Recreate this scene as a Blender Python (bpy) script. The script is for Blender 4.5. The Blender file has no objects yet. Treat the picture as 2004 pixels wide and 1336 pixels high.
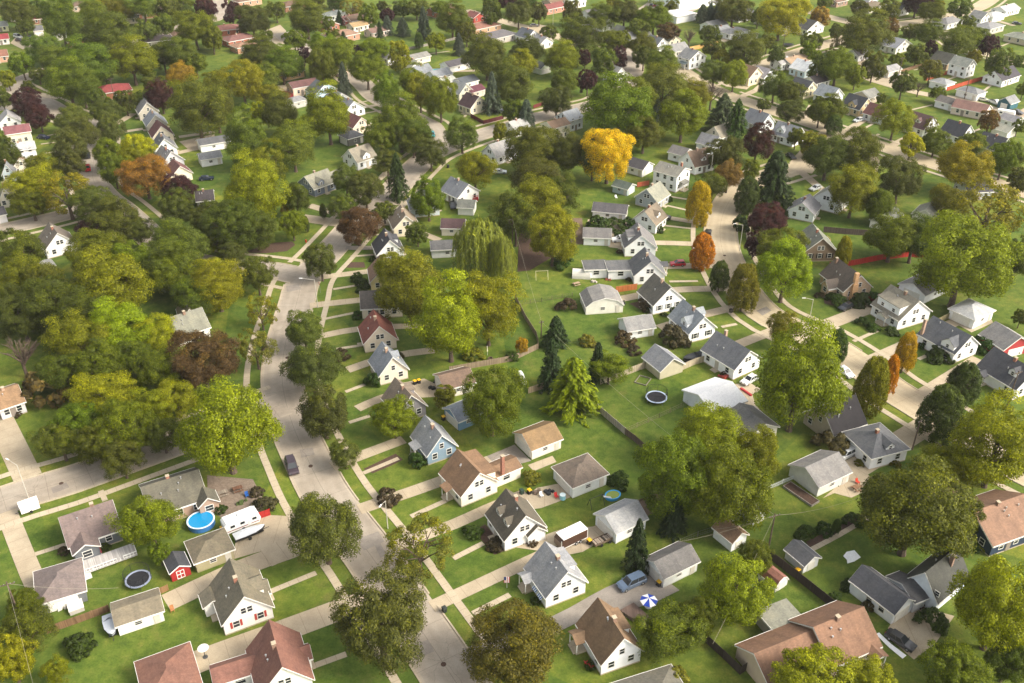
import bpy, math, random
import numpy as np
from mathutils import Vector, Matrix
R = math.radians
scene = bpy.context.scene
COL = scene.collection
# ------------------------------------------------------------ camera, sky, sun, exposure
CAM_H, PITCH, FPX, W0, H0 = 118.0, R(31.8), 1857.0, 2004, 1336
cam = bpy.data.cameras.new('camera'); cam_o = bpy.data.objects.new('camera', cam); COL.objects.link(cam_o)
cam_o.location = (0, 0, CAM_H); cam_o.rotation_euler = (math.pi/2-PITCH, 0, 0)
cam.sensor_width = 36; cam.lens = 36*FPX/W0; cam.clip_end = 6000; cam.clip_start = 1
scene.camera = cam_o
SUN_EL, SUN_AZ = R(38), R(-16)            # azimuth measured from +X towards +Y
world = bpy.data.worlds.new('World'); scene.world = world; world.use_nodes = True
wn = world.node_tree.nodes; wn.clear()
sky = wn.new('ShaderNodeTexSky'); sky.sky_type = 'NISHITA'; sky.sun_disc = False
sky.sun_elevation = SUN_EL; sky.sun_rotation = math.pi/2-SUN_AZ; sky.dust_density = 4.0; sky.air_density = 1.0; sky.ozone_density = 0.6
bg = wn.new('ShaderNodeBackground'); bg.inputs['Strength'].default_value = 0.185
wo = wn.new('ShaderNodeOutputWorld')
hs_ = wn.new('ShaderNodeHueSaturation'); hs_.inputs['Saturation'].default_value = .38     # thin bright overcast
world.node_tree.links.new(sky.outputs[0], hs_.inputs['Color']); tint = wn.new('ShaderNodeMix'); tint.data_type = 'RGBA'; tint.blend_type = 'MULTIPLY'; tint.inputs[0].default_value = 1; tint.inputs[7].default_value = (1.04, 1.0, .93, 1)
world.node_tree.links.new(hs_.outputs[0], tint.inputs[6]); world.node_tree.links.new(tint.outputs[2], bg.inputs[0]); world.node_tree.links.new(bg.outputs[0], wo.inputs[0])
sun = bpy.data.lights.new('sun', 'SUN'); sun.energy = 2.2; sun.angle = R(20); sun.color = (1.0, 0.91, 0.77)
sun_o = bpy.data.objects.new('sun', sun); COL.objects.link(sun_o)
sd = Vector((math.cos(SUN_EL)*math.cos(SUN_AZ), math.cos(SUN_EL)*math.sin(SUN_AZ), math.sin(SUN_EL)))
sun_o.rotation_euler = sd.to_track_quat('Z', 'Y').to_euler()
vs = scene.view_settings; vs.view_transform = 'Standard'; vs.look = 'None'; vs.gamma = 1.0; vs.exposure = 0.90
scene.cycles.max_bounces = 5; scene.cycles.transparent_max_bounces = 4; scene.cycles.use_denoising = True

# ------------------------------------------------------------ pixel -> ground
SP, CP = math.sin(PITCH), math.cos(PITCH)
TILES = dict(a=(0,936,3.34), b=(400,936,3.34), c=(800,936,3.34), d=(1150,936,3.34), e=(1504,936,3.34),
             f=(0,600,3.34), g=(400,600,3.34), h=(800,600,3.34), i=(1150,600,3.34), j=(1504,600,3.34),
             k=(0,300,3.711), l=(400,300,3.711), m=(800,300,3.711), n=(1150,300,3.711), o=(1554,300,3.711),
             p=(0,0,4.048), q=(400,0,4.048), r=(800,0,4.048), s=(1200,0,4.048), t=(1584,0,4.048), z=(0,0,1.0))
def px(t, x, y):
    ox, oy, k = TILES[t]; return (ox+x/k, oy+y/k)
def G(x, y, z=0.0):
    """point on the plane at height z that the photograph shows at pixel x, y"""
    u, v = x-W0/2, y-H0/2
    D = FPX*SP+v*CP; h = CAM_H-z
    return Vector((u*h/D, (FPX*CP-v*SP)*h/D, z))
def PX(p):
    x, y, z = p[0], p[1], p[2]-CAM_H
    dep = y*CP-z*SP; up = y*SP+z*CP
    return (W0/2+FPX*x/dep, H0/2-FPX*up/dep)
def scale_at(y): return (FPX*SP+(y-H0/2)*CP)/CAM_H       # pixels per metre at the ground
def lin(c):
    c = c.lstrip('#'); v = [int(c[i:i+2], 16)/255 for i in (0, 2, 4)]
    return tuple(x/12.92 if x <= .04045 else ((x+.055)/1.055)**2.4 for x in v)

# ------------------------------------------------------------ materials
def mat(name): 
    m = bpy.data.materials.new(name); m.use_nodes = True; n = m.node_tree.nodes; b = n['Principled BSDF']; return m, n, m.node_tree.links, b
def N(n, t, **kw):
    x = n.new(t)
    for k, v in kw.items(): setattr(x, k, v)
    return x
def noise(n, l, vec, scale, detail=4, rough=.6):
    x = n.new('ShaderNodeTexNoise'); x.inputs['Scale'].default_value = scale; x.inputs['Detail'].default_value = detail; x.inputs['Roughness'].default_value = rough
    if vec is not None: l.new(vec, x.inputs['Vector'])
    return x
def ramp(n, l, fac, stops):
    r = n.new('ShaderNodeValToRGB'); e = r.color_ramp.elements
    e[0].position = stops[0][0]; e[0].color = (*stops[0][1], 1); e[1].position = stops[-1][0]; e[1].color = (*stops[-1][1], 1)
    for p, c in stops[1:-1]:
        q = e.new(p); q.color = (*c, 1)
    if fac is not None: l.new(fac, r.inputs[0])
    return r
def mix(n, l, typ, fac, a, b):
    m = n.new('ShaderNodeMix'); m.data_type = 'RGBA'; m.blend_type = typ
    for i, v in ((0, fac), (6, a), (7, b)):
        if isinstance(v, (int, float)): m.inputs[i].default_value = v
        elif isinstance(v, tuple): m.inputs[i].default_value = (*v, 1)
        elif v is not None: l.new(v, m.inputs[i])
    return m.outputs[2]
def math_n(n, l, op, a, b=None):
    m = n.new('ShaderNodeMath'); m.operation = op
    for i, v in ((0, a), (1, b)):
        if isinstance(v, (int, float)): m.inputs[i].default_value = v
        elif v is not None: l.new(v, m.inputs[i])
    return m.outputs[0]
def bump(n, l, b, h, s=.3, d=.05):
    x = n.new('ShaderNodeBump'); x.inputs['Strength'].default_value = s; x.inputs['Distance'].default_value = d
    l.new(h, x.inputs['Height']); l.new(x.outputs[0], b.inputs['Normal'])
g3 = lambda *v: tuple(v)
# grass
def make_grass():
    m, n, l, b = mat('grass'); geo = n.new('ShaderNodeNewGeometry').outputs['Position']
    big = noise(n, l, geo, .045, 3); mid = noise(n, l, geo, .35, 5, .65); fine = noise(n, l, geo, 3.0, 5, .7)
    vor = n.new('ShaderNodeTexVoronoi'); vor.inputs['Scale'].default_value = .055; l.new(geo, vor.inputs['Vector'])
    c1 = ramp(n, l, mid.outputs[0], [(.25, (.050,.084,.014)), (.5, (.096,.134,.021)), (.78, (.160,.168,.036))])
    c2 = ramp(n, l, big.outputs[0], [(.3, (.8,.92,.8)), (.55, (1,1,1)), (.75, (1.32,1.12,.9))])
    c = mix(n, l, 'MULTIPLY', 1.0, c1.outputs[0], c2.outputs[0])
    lots = ramp(n, l, math_n(n, l, 'FRACT', math_n(n, l, 'MULTIPLY', vor.outputs['Color'], 1.0)), [(0, (.66,.80,.8)), (.5, (1,1,1)), (1, (1.45,1.26,1.05))])
    c = mix(n, l, 'MULTIPLY', .8, c, lots.outputs[0])
    br = noise(n, l, geo, .12, 6, .7); bf = ramp(n, l, br.outputs[0], [(.6, (0,0,0)), (.72, (1,1,1))])
    c = mix(n, l, 'MIX', math_n(n, l, 'MULTIPLY', bf.outputs[0], .6), c, (.15,.125,.045))
    ff = ramp(n, l, fine.outputs[0], [(.3, (.72,.75,.7)), (.7, (1.28,1.25,1.2))])
    c = mix(n, l, 'MULTIPLY', 1.0, c, ff.outputs[0])
    v2 = n.new('ShaderNodeTexVoronoi'); v2.inputs['Scale'].default_value = 1.3; l.new(geo, v2.inputs['Vector'])      # fallen leaves and clover
    lf = math_n(n, l, 'MULTIPLY', math_n(n, l, 'LESS_THAN', v2.outputs['Distance'], .13), ramp(n, l, mid.outputs[0], [(.48, (0,0,0)), (.62, (1,1,1))]).outputs[0]); c = mix(n, l, 'MIX', math_n(n, l, 'MULTIPLY', lf, .5), c, (.25,.19,.07))
    wk = noise(n, l, geo, .8, 3, .5); c = mix(n, l, 'MULTIPLY', 1.0, c, ramp(n, l, wk.outputs[0], [(.35, (.86,.9,.86)), (.65, (1.12,1.08,1.1))]).outputs[0])
    l.new(c, b.inputs['Base Color']); b.inputs['Roughness'].default_value = .9; b.inputs['Specular IOR Level'].default_value = .15
    bump(n, l, b, fine.outputs[0], .6, .08); return m
def make_pave(name, base, var, joint=None, crack=0.0, stain=.5, seam=False):
    """concrete / asphalt; UV u runs along the strip in metres"""
    m, n, l, b = mat(name); geo = n.new('ShaderNodeNewGeometry').outputs['Position']
    a = noise(n, l, geo, .5, 6, .65); f = noise(n, l, geo, 6, 4, .7)
    bs = lin(base); dk = tuple(x*(1-var) for x in bs); lt = tuple(min(1, x*(1+var*.7)) for x in bs)
    c = ramp(n, l, a.outputs[0], [(.3, dk), (.5, bs), (.72, lt)]).outputs[0]
    fr = ramp(n, l, f.outputs[0], [(.3, (.86,.86,.86)), (.7, (1.12,1.12,1.12))]); c = mix(n, l, 'MULTIPLY', 1.0, c, fr.outputs[0])
    big = noise(n, l, geo, .11, 4, .6); br = ramp(n, l, big.outputs[0], [(.38, (.82,.8,.78)), (.6, (1,1,1))]); c = mix(n, l, 'MULTIPLY', stain, c, br.outputs[0])
    uv = n.new('ShaderNodeUVMap').outputs[0]; sep = n.new('ShaderNodeSeparateXYZ'); l.new(uv, sep.inputs[0])
    if joint:
        fr = math_n(n, l, 'FRACT', math_n(n, l, 'DIVIDE', sep.outputs[0], joint))
        k = math_n(n, l, 'LESS_THAN', fr, .07/joint*1.0)
        c = mix(n, l, 'MULTIPLY', math_n(n, l, 'MULTIPLY', k, .6), c, (.45,.42,.38))
    if seam:       # centre seam, worn wheel tracks and a gutter line along both kerbs
        vv = math_n(n, l, 'ABSOLUTE', math_n(n, l, 'SUBTRACT', sep.outputs[1], 4.4))
        sm = math_n(n, l, 'LESS_THAN', vv, .06); c = mix(n, l, 'MULTIPLY', math_n(n, l, 'MULTIPLY', sm, .55), c, (.5,.47,.43))
        gt = math_n(n, l, 'GREATER_THAN', vv, 3.95); c = mix(n, l, 'MULTIPLY', math_n(n, l, 'MULTIPLY', gt, .5), c, (1.25,1.22,1.15))
        tk = ramp(n, l, math_n(n, l, 'FRACT', math_n(n, l, 'DIVIDE', vv, 2.0)), [(0, (1,1,1)), (.5, (.9,.89,.88)), (1, (1,1,1))]); c = mix(n, l, 'MULTIPLY', .8, c, tk.outputs[0])
    if crack:
        vo = n.new('ShaderNodeTexVoronoi'); vo.feature = 'DISTANCE_TO_EDGE'; vo.inputs['Scale'].default_value = .16
        dn = noise(n, l, geo, .6, 3); mp = mix(n, l, 'ADD', .9, geo, dn.outputs['Color']); l.new(mp, vo.inputs['Vector'])
        k = math_n(n, l, 'LESS_THAN', vo.outputs['Distance'], .005)
        k2 = ramp(n, l, noise(n, l, geo, .07, 2).outputs[0], [(.45, (0,0,0)), (.6, (1,1,1))])
        c = mix(n, l, 'MULTIPLY', math_n(n, l, 'MULTIPLY', math_n(n, l, 'MULTIPLY', k, crack), k2.outputs[0]), c, (.3,.27,.25))
    l.new(c, b.inputs['Base Color']); b.inputs['Roughness'].default_value = .88; b.inputs['Specular IOR Level'].default_value = .25
    bump(n, l, b, f.outputs[0], .3, .02); return m
def objcol(n): return n.new('ShaderNodeObjectInfo').outputs['Color']
def make_roof():
    m, n, l, b = mat('shingles'); oc = objcol(n); tc = n.new('ShaderNodeTexCoord').outputs['Object']
    br = n.new('ShaderNodeTexBrick'); br.inputs['Scale'].default_value = 1.0; br.inputs['Brick Width'].default_value = .32; br.inputs['Row Height'].default_value = .19
    br.inputs['Mortar Size'].default_value = .012; br.inputs['Color1'].default_value = (.86,.86,.86,1); br.inputs['Color2'].default_value = (1.12,1.11,1.1,1); br.inputs['Mortar'].default_value = (.78,.78,.78,1)
    uv = n.new('ShaderNodeUVMap').outputs[0]; l.new(uv, br.inputs['Vector'])
    ns = noise(n, l, tc, .45, 5, .65); r1 = ramp(n, l, ns.outputs[0], [(.3, (.76,.77,.8)), (.5, (1,1,1)), (.75, (1.2,1.15,1.08))])
    nf = noise(n, l, uv, 2.2, 4, .75); r2 = ramp(n, l, nf.outputs[0], [(.32, (.91,.91,.91)), (.68, (1.08,1.08,1.08))])
    mp = n.new('ShaderNodeMapping'); mp.inputs['Scale'].default_value = (1.6, .12, 1); l.new(uv, mp.inputs[0])
    st = noise(n, l, mp.outputs[0], 1.2, 3, .6); r3 = ramp(n, l, st.outputs[0], [(.35, (.8,.79,.78)), (.6, (1,1,1))])
    c = mix(n, l, 'MULTIPLY', 1.0, oc, br.outputs[0]); c = mix(n, l, 'MULTIPLY', 1.0, c, r1.outputs[0]); c = mix(n, l, 'MULTIPLY', .9, c, r2.outputs[0]); c = mix(n, l, 'MULTIPLY', .6, c, r3.outputs[0])
    l.new(c, b.inputs['Base Color']); b.inputs['Roughness'].default_value = .85; b.inputs['Specular IOR Level'].default_value = .3
    bump(n, l, b, nf.outputs[0], .35, .03); return m
def make_siding():
    m, n, l, b = mat('siding'); oc = objcol(n); tc = n.new('ShaderNodeTexCoord').outputs['Object']
    sep = n.new('ShaderNodeSeparateXYZ'); l.new(tc, sep.inputs[0])
    fr = math_n(n, l, 'FRACT', math_n(n, l, 'MULTIPLY', sep.outputs[2], 4.2))
    k = ramp(n, l, fr, [(0, (.8,.8,.8)), (.16, (1,1,1)), (1, (1,1,1))])
    ns = noise(n, l, tc, .7, 5, .6); r1 = ramp(n, l, ns.outputs[0], [(.3, (.88,.88,.87)), (.65, (1.03,1.03,1.03))])
    gz = ramp(n, l, sep.outputs[2], [(.0, (.78,.75,.7)), (.35, (1,1,1))])
    c = mix(n, l, 'MULTIPLY', .8, oc, k.outputs[0]); c = mix(n, l, 'MULTIPLY', 1.0, c, r1.outputs[0]); c = mix(n, l, 'MULTIPLY', .7, c, gz.outputs[0])
    l.new(c, b.inputs['Base Color']); b.inputs['Roughness'].default_value = .6; bump(n, l, b, fr, .5, .02); return m
def make_brick():
    m, n, l, b = mat('brickwork'); oc = objcol(n); tc = n.new('ShaderNodeTexCoord').outputs['Object']
    br = n.new('ShaderNodeTexBrick'); br.inputs['Scale'].default_value = 1; br.inputs['Brick Width'].default_value = .3; br.inputs['Row Height'].default_value = .11; br.inputs['Mortar Size'].default_value = .012
    br.inputs['Color1'].default_value = (.7,.7,.7,1); br.inputs['Color2'].default_value = (1.3,1.2,1.1,1); br.inputs['Mortar'].default_value = (1.3,1.3,1.3,1)
    mp = n.new('ShaderNodeMapping'); mp.inputs['Rotation'].default_value = (R(90),0,.6); l.new(tc, mp.inputs[0]); l.new(mp.outputs[0], br.inputs['Vector'])
    c = mix(n, l, 'MULTIPLY', 1.0, oc, br.outputs[0]); l.new(c, b.inputs['Base Color']); b.inputs['Roughness'].default_value = .85; return m
def make_paint(name, rough=.5, metal=0.0, grime=.15, coat=0):
    m, n, l, b = mat(name); oc = objcol(n); tc = n.new('ShaderNodeTexCoord').outputs['Object']
    ns = noise(n, l, tc, 2.5, 5, .65); r1 = ramp(n, l, ns.outputs[0], [(.3, (1-grime,)*3), (.65, (1.04,)*3)])
    c = mix(n, l, 'MULTIPLY', 1.0, oc, r1.outputs[0]); l.new(c, b.inputs['Base Color'])
    b.inputs['Roughness'].default_value = rough; b.inputs['Metallic'].default_value = metal; b.inputs['Coat Weight'].default_value = coat; return m
def make_wood():
    m, n, l, b = mat('boards'); oc = objcol(n); tc = n.new('ShaderNodeUVMap').outputs[0]
    sep = n.new('ShaderNodeSeparateXYZ'); l.new(tc, sep.inputs[0]); k = math_n(n, l, 'MULTIPLY', sep.outputs[0], 6.5)
    fr = math_n(n, l, 'FRACT', k); wn_ = n.new('ShaderNodeTexWhiteNoise'); wn_.noise_dimensions = '1D'; l.new(math_n(n, l, 'FLOOR', k), wn_.inputs['W'])
    r1 = ramp(n, l, wn_.outputs[0], [(0, (.75,.74,.73)), (1, (1.2,1.2,1.2))]); r2 = ramp(n, l, fr, [(0, (.35,.35,.35)), (.12, (1,1,1)), (1, (1,1,1))])
    c = mix(n, l, 'MULTIPLY', 1.0, oc, r1.outputs[0]); c = mix(n, l, 'MULTIPLY', 1.0, c, r2.outputs[0])
    ns = noise(n, l, None, 1.5, 4); c = mix(n, l, 'MULTIPLY', .5, c, ramp(n, l, ns.outputs[0], [(.3, (.7,.7,.7)), (.7, (1.1,1.1,1.1))]).outputs[0])
    l.new(c, b.inputs['Base Color']); b.inputs['Roughness'].default_value = .85; return m
def make_glass():
    m, n, l, b = mat('window_glass'); b.inputs['Base Color'].default_value = (.025,.03,.035,1); b.inputs['Roughness'].default_value = .08; b.inputs['Specular IOR Level'].default_value = .7; return m
def make_leaf():
    m, n, l, b = mat('leaves'); oc = objcol(n); at = n.new('ShaderNodeAttribute'); at.attribute_name = 'tone'
    sep = n.new('ShaderNodeSeparateColor'); l.new(at.outputs['Color'], sep.inputs[0])
    oi = n.new('ShaderNodeObjectInfo')
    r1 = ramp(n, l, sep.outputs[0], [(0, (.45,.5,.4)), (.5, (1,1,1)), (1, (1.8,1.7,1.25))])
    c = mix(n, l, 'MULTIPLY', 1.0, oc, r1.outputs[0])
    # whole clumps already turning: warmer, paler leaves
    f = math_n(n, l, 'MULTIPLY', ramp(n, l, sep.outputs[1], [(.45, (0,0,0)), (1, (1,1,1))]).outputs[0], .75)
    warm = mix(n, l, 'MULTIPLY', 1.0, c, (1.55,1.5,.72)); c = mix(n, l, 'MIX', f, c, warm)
    hv = n.new('ShaderNodeHueSaturation'); l.new(c, hv.inputs['Color']); hv.inputs['Saturation'].default_value = 1.14
    l.new(math_n(n, l, 'ADD', math_n(n, l, 'MULTIPLY', oi.outputs['Random'], .024), .478), hv.inputs['Hue'])
    l.new(math_n(n, l, 'ADD', math_n(n, l, 'MULTIPLY', oi.outputs['Random'], .35), .85), hv.inputs['Value'])
    c = hv.outputs[0]
    l.new(c, b.inputs['Base Color']); b.inputs['Roughness'].default_value = .6; b.inputs['Specular IOR Level'].default_value = .3
    tr = n.new('ShaderNodeBsdfTranslucent'); l.new(c, tr.inputs[0]); ms = n.new('ShaderNodeMixShader'); ms.inputs[0].default_value = .42
    l.new(b.outputs[0], ms.inputs[1]); l.new(tr.outputs[0], ms.inputs[2]); l.new(ms.outputs[0], n['Material Output'].inputs[0]); return m
def make_soil(name, a, c_, sc=1.2):
    m, n, l, b = mat(name); geo = n.new('ShaderNodeNewGeometry').outputs['Position']; x = noise(n, l, geo, sc, 6, .75)
    l.new(ramp(n, l, x.outputs[0], [(.3, lin(a)), (.7, lin(c_))]).outputs[0], b.inputs['Base Color']); b.inputs['Roughness'].default_value = .95; bump(n, l, b, x.outputs[0], .6, .1); return m
def make_water():
    m, n, l, b = mat('pool_water'); oc = objcol(n); l.new(oc, b.inputs['Base Color']); b.inputs['Roughness'].default_value = .06
    x = noise(n, l, None, 3, 3); bump(n, l, b, x.outputs[0], .15, .05); return m
M = dict(grass=make_grass(), road=make_pave('street_asphalt', '#a1988b', .12, 7.5, .35, .9, True), pale=make_pave('street_concrete', '#b2a58c', .08, 4.5, .2, .6, True),
         walk=make_pave('sidewalk_concrete', '#b0a48f', .08, 1.6, 0, .5), drive=make_pave('driveway_concrete', '#ada08a', .10, 3.0, .25, .8), tar=make_pave('old_asphalt', '#8f8880', .2, None, 1.0, 1.0),
         roof=make_roof(), siding=make_siding(), brick=make_brick(), paint=make_paint('painted'), metal=make_paint('metal', .35, .6, .2), car=make_paint('car_paint', .3, .25, .06, .8),
         cloth=make_paint('fabric', .9, 0, .1), rubber=make_paint('rubber', .8, 0, .1), wood=make_wood(), glass=make_glass(), leaf=make_leaf(), bark=make_soil('bark', '#3a3029', '#6a5a4c', 3),
         soil=make_soil('bare_soil', '#5d4c40', '#7d6a58'), mulch=make_soil('mulch', '#33261f', '#5a4335', 2.5), patio=make_soil('pavers', '#5b5048', '#8a7b6c', 2), water=make_water())

# ------------------------------------------------------------ mesh collector
class MB:
    def __init__(s): s.v = []; s.f = []; s.uv = []
    def face(s, pts, uv=None):
        i = len(s.v); s.v += [tuple(p) for p in pts]; s.f.append(tuple(range(i, i+len(pts)))); s.uv.append(uv)
    def planar(s, pts):
        """face whose UV follows its own plane: u level, v up the slope"""
        P = [Vector(p) for p in pts]; nrm = (P[1]-P[0]).cross(P[2]-P[0])
        if nrm.length < 1e-9: nrm = Vector((0,0,1))
        nrm.normalize(); u = Vector((0,0,1)).cross(nrm)
        if u.length < 1e-3: u = Vector((1,0,0))
        u.normalize(); v = nrm.cross(u); s.face(P, [(q.dot(u), q.dot(v)) for q in P])
    def box(s, x0, x1, y0, y1, z0, z1):
        a = [(x0,y0,z0),(x1,y0,z0),(x1,y1,z0),(x0,y1,z0),(x0,y0,z1),(x1,y0,z1),(x1,y1,z1),(x0,y1,z1)]
        for q in ((0,3,2,1),(4,5,6,7),(0,1,5,4),(1,2,6,5),(2,3,7,6),(3,0,4,7)): s.planar([a[k] for k in q])
    def prism(s, prof, y0, y1, axis='y'):
        """closed profile of (a, z) extruded from y0 to y1"""
        f = (lambda a, z, t: (a, t, z)) if axis == 'y' else (lambda a, z, t: (t, a, z))
        n = len(prof); A = [f(a, z, y0) for a, z in prof]; B = [f(a, z, y1) for a, z in prof]
        s.planar(A); s.planar(B[::-1])
        for i in range(n): j = (i+1) % n; s.planar([A[j], A[i], B[i], B[j]])
    def tube(s, p, q, r0, r1=None, k=6):
        p, q = Vector(p), Vector(q); r1 = r0 if r1 is None else r1; d = (q-p)
        if d.length < 1e-6: return
        d.normalize(); a = d.orthogonal().normalized(); b = d.cross(a)
        A = [p+(a*math.cos(t)+b*math.sin(t))*r0 for t in [6.2832*i/k for i in range(k)]]; B = [q+(a*math.cos(t)+b*math.sin(t))*r1 for t in [6.2832*i/k for i in range(k)]]
        for i in range(k): j = (i+1) % k; s.face([A[i], A[j], B[j], B[i]])
        s.face(A[::-1]); s.face(B)
    def disc(s, c, r, z0, z1, k=20, r2=None):
        r2 = r if r2 is None else r2
        A = [(c[0]+r*math.cos(6.2832*i/k), c[1]+r*math.sin(6.2832*i/k), z0) for i in range(k)]; B = [(c[0]+r2*math.cos(6.2832*i/k), c[1]+r2*math.sin(6.2832*i/k), z1) for i in range(k)]
        for i in range(k): j = (i+1) % k; s.face([A[i], A[j], B[j], B[i]])
        s.face(A[::-1]); s.face(B)
    def ring(s, c, r, w, z0, z1, k=28, ry=None):
        ry = ry or r
        P = lambda rr, q, z, i: (c[0]+rr*math.cos(6.2832*i/k), c[1]+q*math.sin(6.2832*i/k), z)
        for i in range(k):
            j = i+1
            s.face([P(r+w,ry+w,z0,i),P(r+w,ry+w,z0,j),P(r+w,ry+w,z1,j),P(r+w,ry+w,z1,i)]); s.face([P(r+w,ry+w,z1,i),P(r+w,ry+w,z1,j),P(r,ry,z1,j),P(r,ry,z1,i)])
            s.face([P(r,ry,z1,i),P(r,ry,z1,j),P(r,ry,z0,j),P(r,ry,z0,i)])
    def mesh(s, name, m):
        me = bpy.data.meshes.new(name); me.from_pydata(s.v, [], s.f)
        uv = me.uv_layers.new(name='UVMap'); d = []
        for f, u in zip(s.f, s.uv):
            for k in range(len(f)): d += list(u[k]) if u else [s.v[f[k]][0], s.v[f[k]][1]]
        uv.data.foreach_set('uv', d); me.materials.append(M[m]); return me
    def build(s, name, m, parent=None, color=None, smooth=False):
        me = s.mesh(name, m)
        if smooth: me.polygons.foreach_set('use_smooth', [True]*len(me.polygons))
        return link(name, me, parent, color)
def link(name, me, parent=None, color=None, loc=None, rz=0):
    o = bpy.data.objects.new(name, me); COL.objects.link(o)
    if parent is not None: o.parent = parent
    if color is not None: o.color = (*(lin(color) if isinstance(color, str) else color), 1)
    if loc is not None: o.location = loc
    if rz: o.rotation_euler = (0, 0, rz)
    return o
def tag(o, label=None, cat=None, group=None, kind=None):
    if label: o['label'] = label
    if cat: o['category'] = cat
    if group: o['group'] = group
    if kind: o['kind'] = kind
    return o
def thing(name, label, cat, loc=(0,0,0), rz=0, group=None):
    o = bpy.data.objects.new(name, None); COL.objects.link(o); o.location = loc; o.rotation_euler = (0,0,rz); o.empty_display_size = .1
    return tag(o, label, cat, group)
def copy_tree(o, parent=None):
    c = o.copy(); COL.objects.link(c)
    if parent is not None: c.parent = parent
    for ch in o.children: copy_tree(ch, c)
    return c

# ------------------------------------------------------------ landmarks used in the labels
LM = [(395,1022,'the round blue pool'),(345,1105,'the small red shed'),(190,1020,'the mauve-roofed house with a deck'),(478,1015,'the white camper'),(470,1160,'the white house with red shutters'),
 (571,913,'the maroon van'),(840,870,'the blue gabled house'),(743,650,'the red-roofed cream house'),(930,930,'the brown-roofed cream house'),(1010,1010,'the house with two gabled dormers'),
 (1120,1050,'the brown enclosed trailer'),(1200,975,'the oval inflatable pool'),(1085,1120,'the pale-roofed white house with a flag'),(1235,1139,'the silver minivan'),(1190,1230,'the house with the blue umbrella'),
 (1283,778,'the trampoline on the fenced lawn'),(1400,780,'the white metal-roofed shed'),(1300,710,'the beige gabled garage'),(1172,587,'the long cream garage'),(1326,514,'the red hatchback'),
 (1320,340,'the tall white two-storey house'),(1190,325,'the big bright yellow tree'),(1482,300,'the purple tree beyond the curved street'),(1645,565,'the tan house with the stone chimney'),
 (1730,508,'the long red fence'),(1760,620,'the white house with the wide dormer'),(1905,622,'the open hip-roofed garage'),(1850,665,'the white house with a slate roof'),(1963,735,'the dark-roofed house with a dormer'),
 (1742,755,'the slim orange tree'),(1655,889,'the white SUV'),(1800,1150,'the white house with the steep grey roof'),(1763,1252,'the black sedan'),(1930,1030,'the navy house'),(1666,1090,'the white sheet on the lawn'),
 (1600,1250,'the large orange-roofed house'),(945,500,'the weeping willow'),(628,570,'the stop sign'),(630,350,'the blue-grey house with a garage'),(105,480,'the white house among the trees'),(35,720,'the bare tree'),
 (172,329,'the red car'),(225,185,'the red hip-roofed house'),(60,215,'the purple trees by the street'),(295,35,'the long brick ranch'),(540,72,'the pale cul-de-sac'),(640,190,'the light blue house'),
 (930,215,'the cream house with a maroon roof'),(855,137,'the turquoise pool'),(1030,245,'the tall blue spruce'),(1100,262,'the cream two-storey house'),(945,55,'the long brown-roofed ranch'),
 (1358,118,'the white house with a front porch'),(1378,92,'the tan board fence'),(1350,12,'the big white hall'),(1478,155,'the tall cream gable'),(1605,50,'the small orange tree'),(1543,90,'the far trampoline'),
 (1680,233,'the silver sedan'),(1890,165,'the red fence in the distance'),(1906,135,'the white box-shaped house'),(1885,345,'the wide yellow tree'),(1980,205,'the teal garage'),(1805,245,'the brown roof with one dormer'),
 (1955,22,'the long white ranch'),(1548,305,'the black car on the far street'),(440,930,'the bright green maple'),(60,990,'the white box by the kerb'),(1190,965,'the brown mottled garage'),(0,0,'the corner of streets')][:-1]
LMP = [(G(x, y), s) for x, y, s in LM]
_pending = {}
def auto_label(o, desc, noun, pos, only=None):
    """queue an object for a label built from its look and its place among look-alikes round the same landmark"""
    d, s = min(((pos-p).length, s) for p, s in LMP); _pending.setdefault((desc, noun, s), []).append((d, o))
def flush_labels():
    nth = ['', 'second', 'third', 'fourth', 'fifth', 'sixth', 'seventh', 'eighth', 'ninth', 'tenth', 'eleventh', 'twelfth']
    for (desc, noun, s), L in _pending.items():
        L.sort(key=lambda t: t[0])
        for k, (d, o) in enumerate(L):
            if k == 0: o['label'] = f'{desc} beside {s}' if d < 16 else f'{desc}, first from {s}'
            else: o['label'] = f'{desc}, {nth[k] if k < 12 else str(k+1)+"th"} from {s}'
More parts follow.
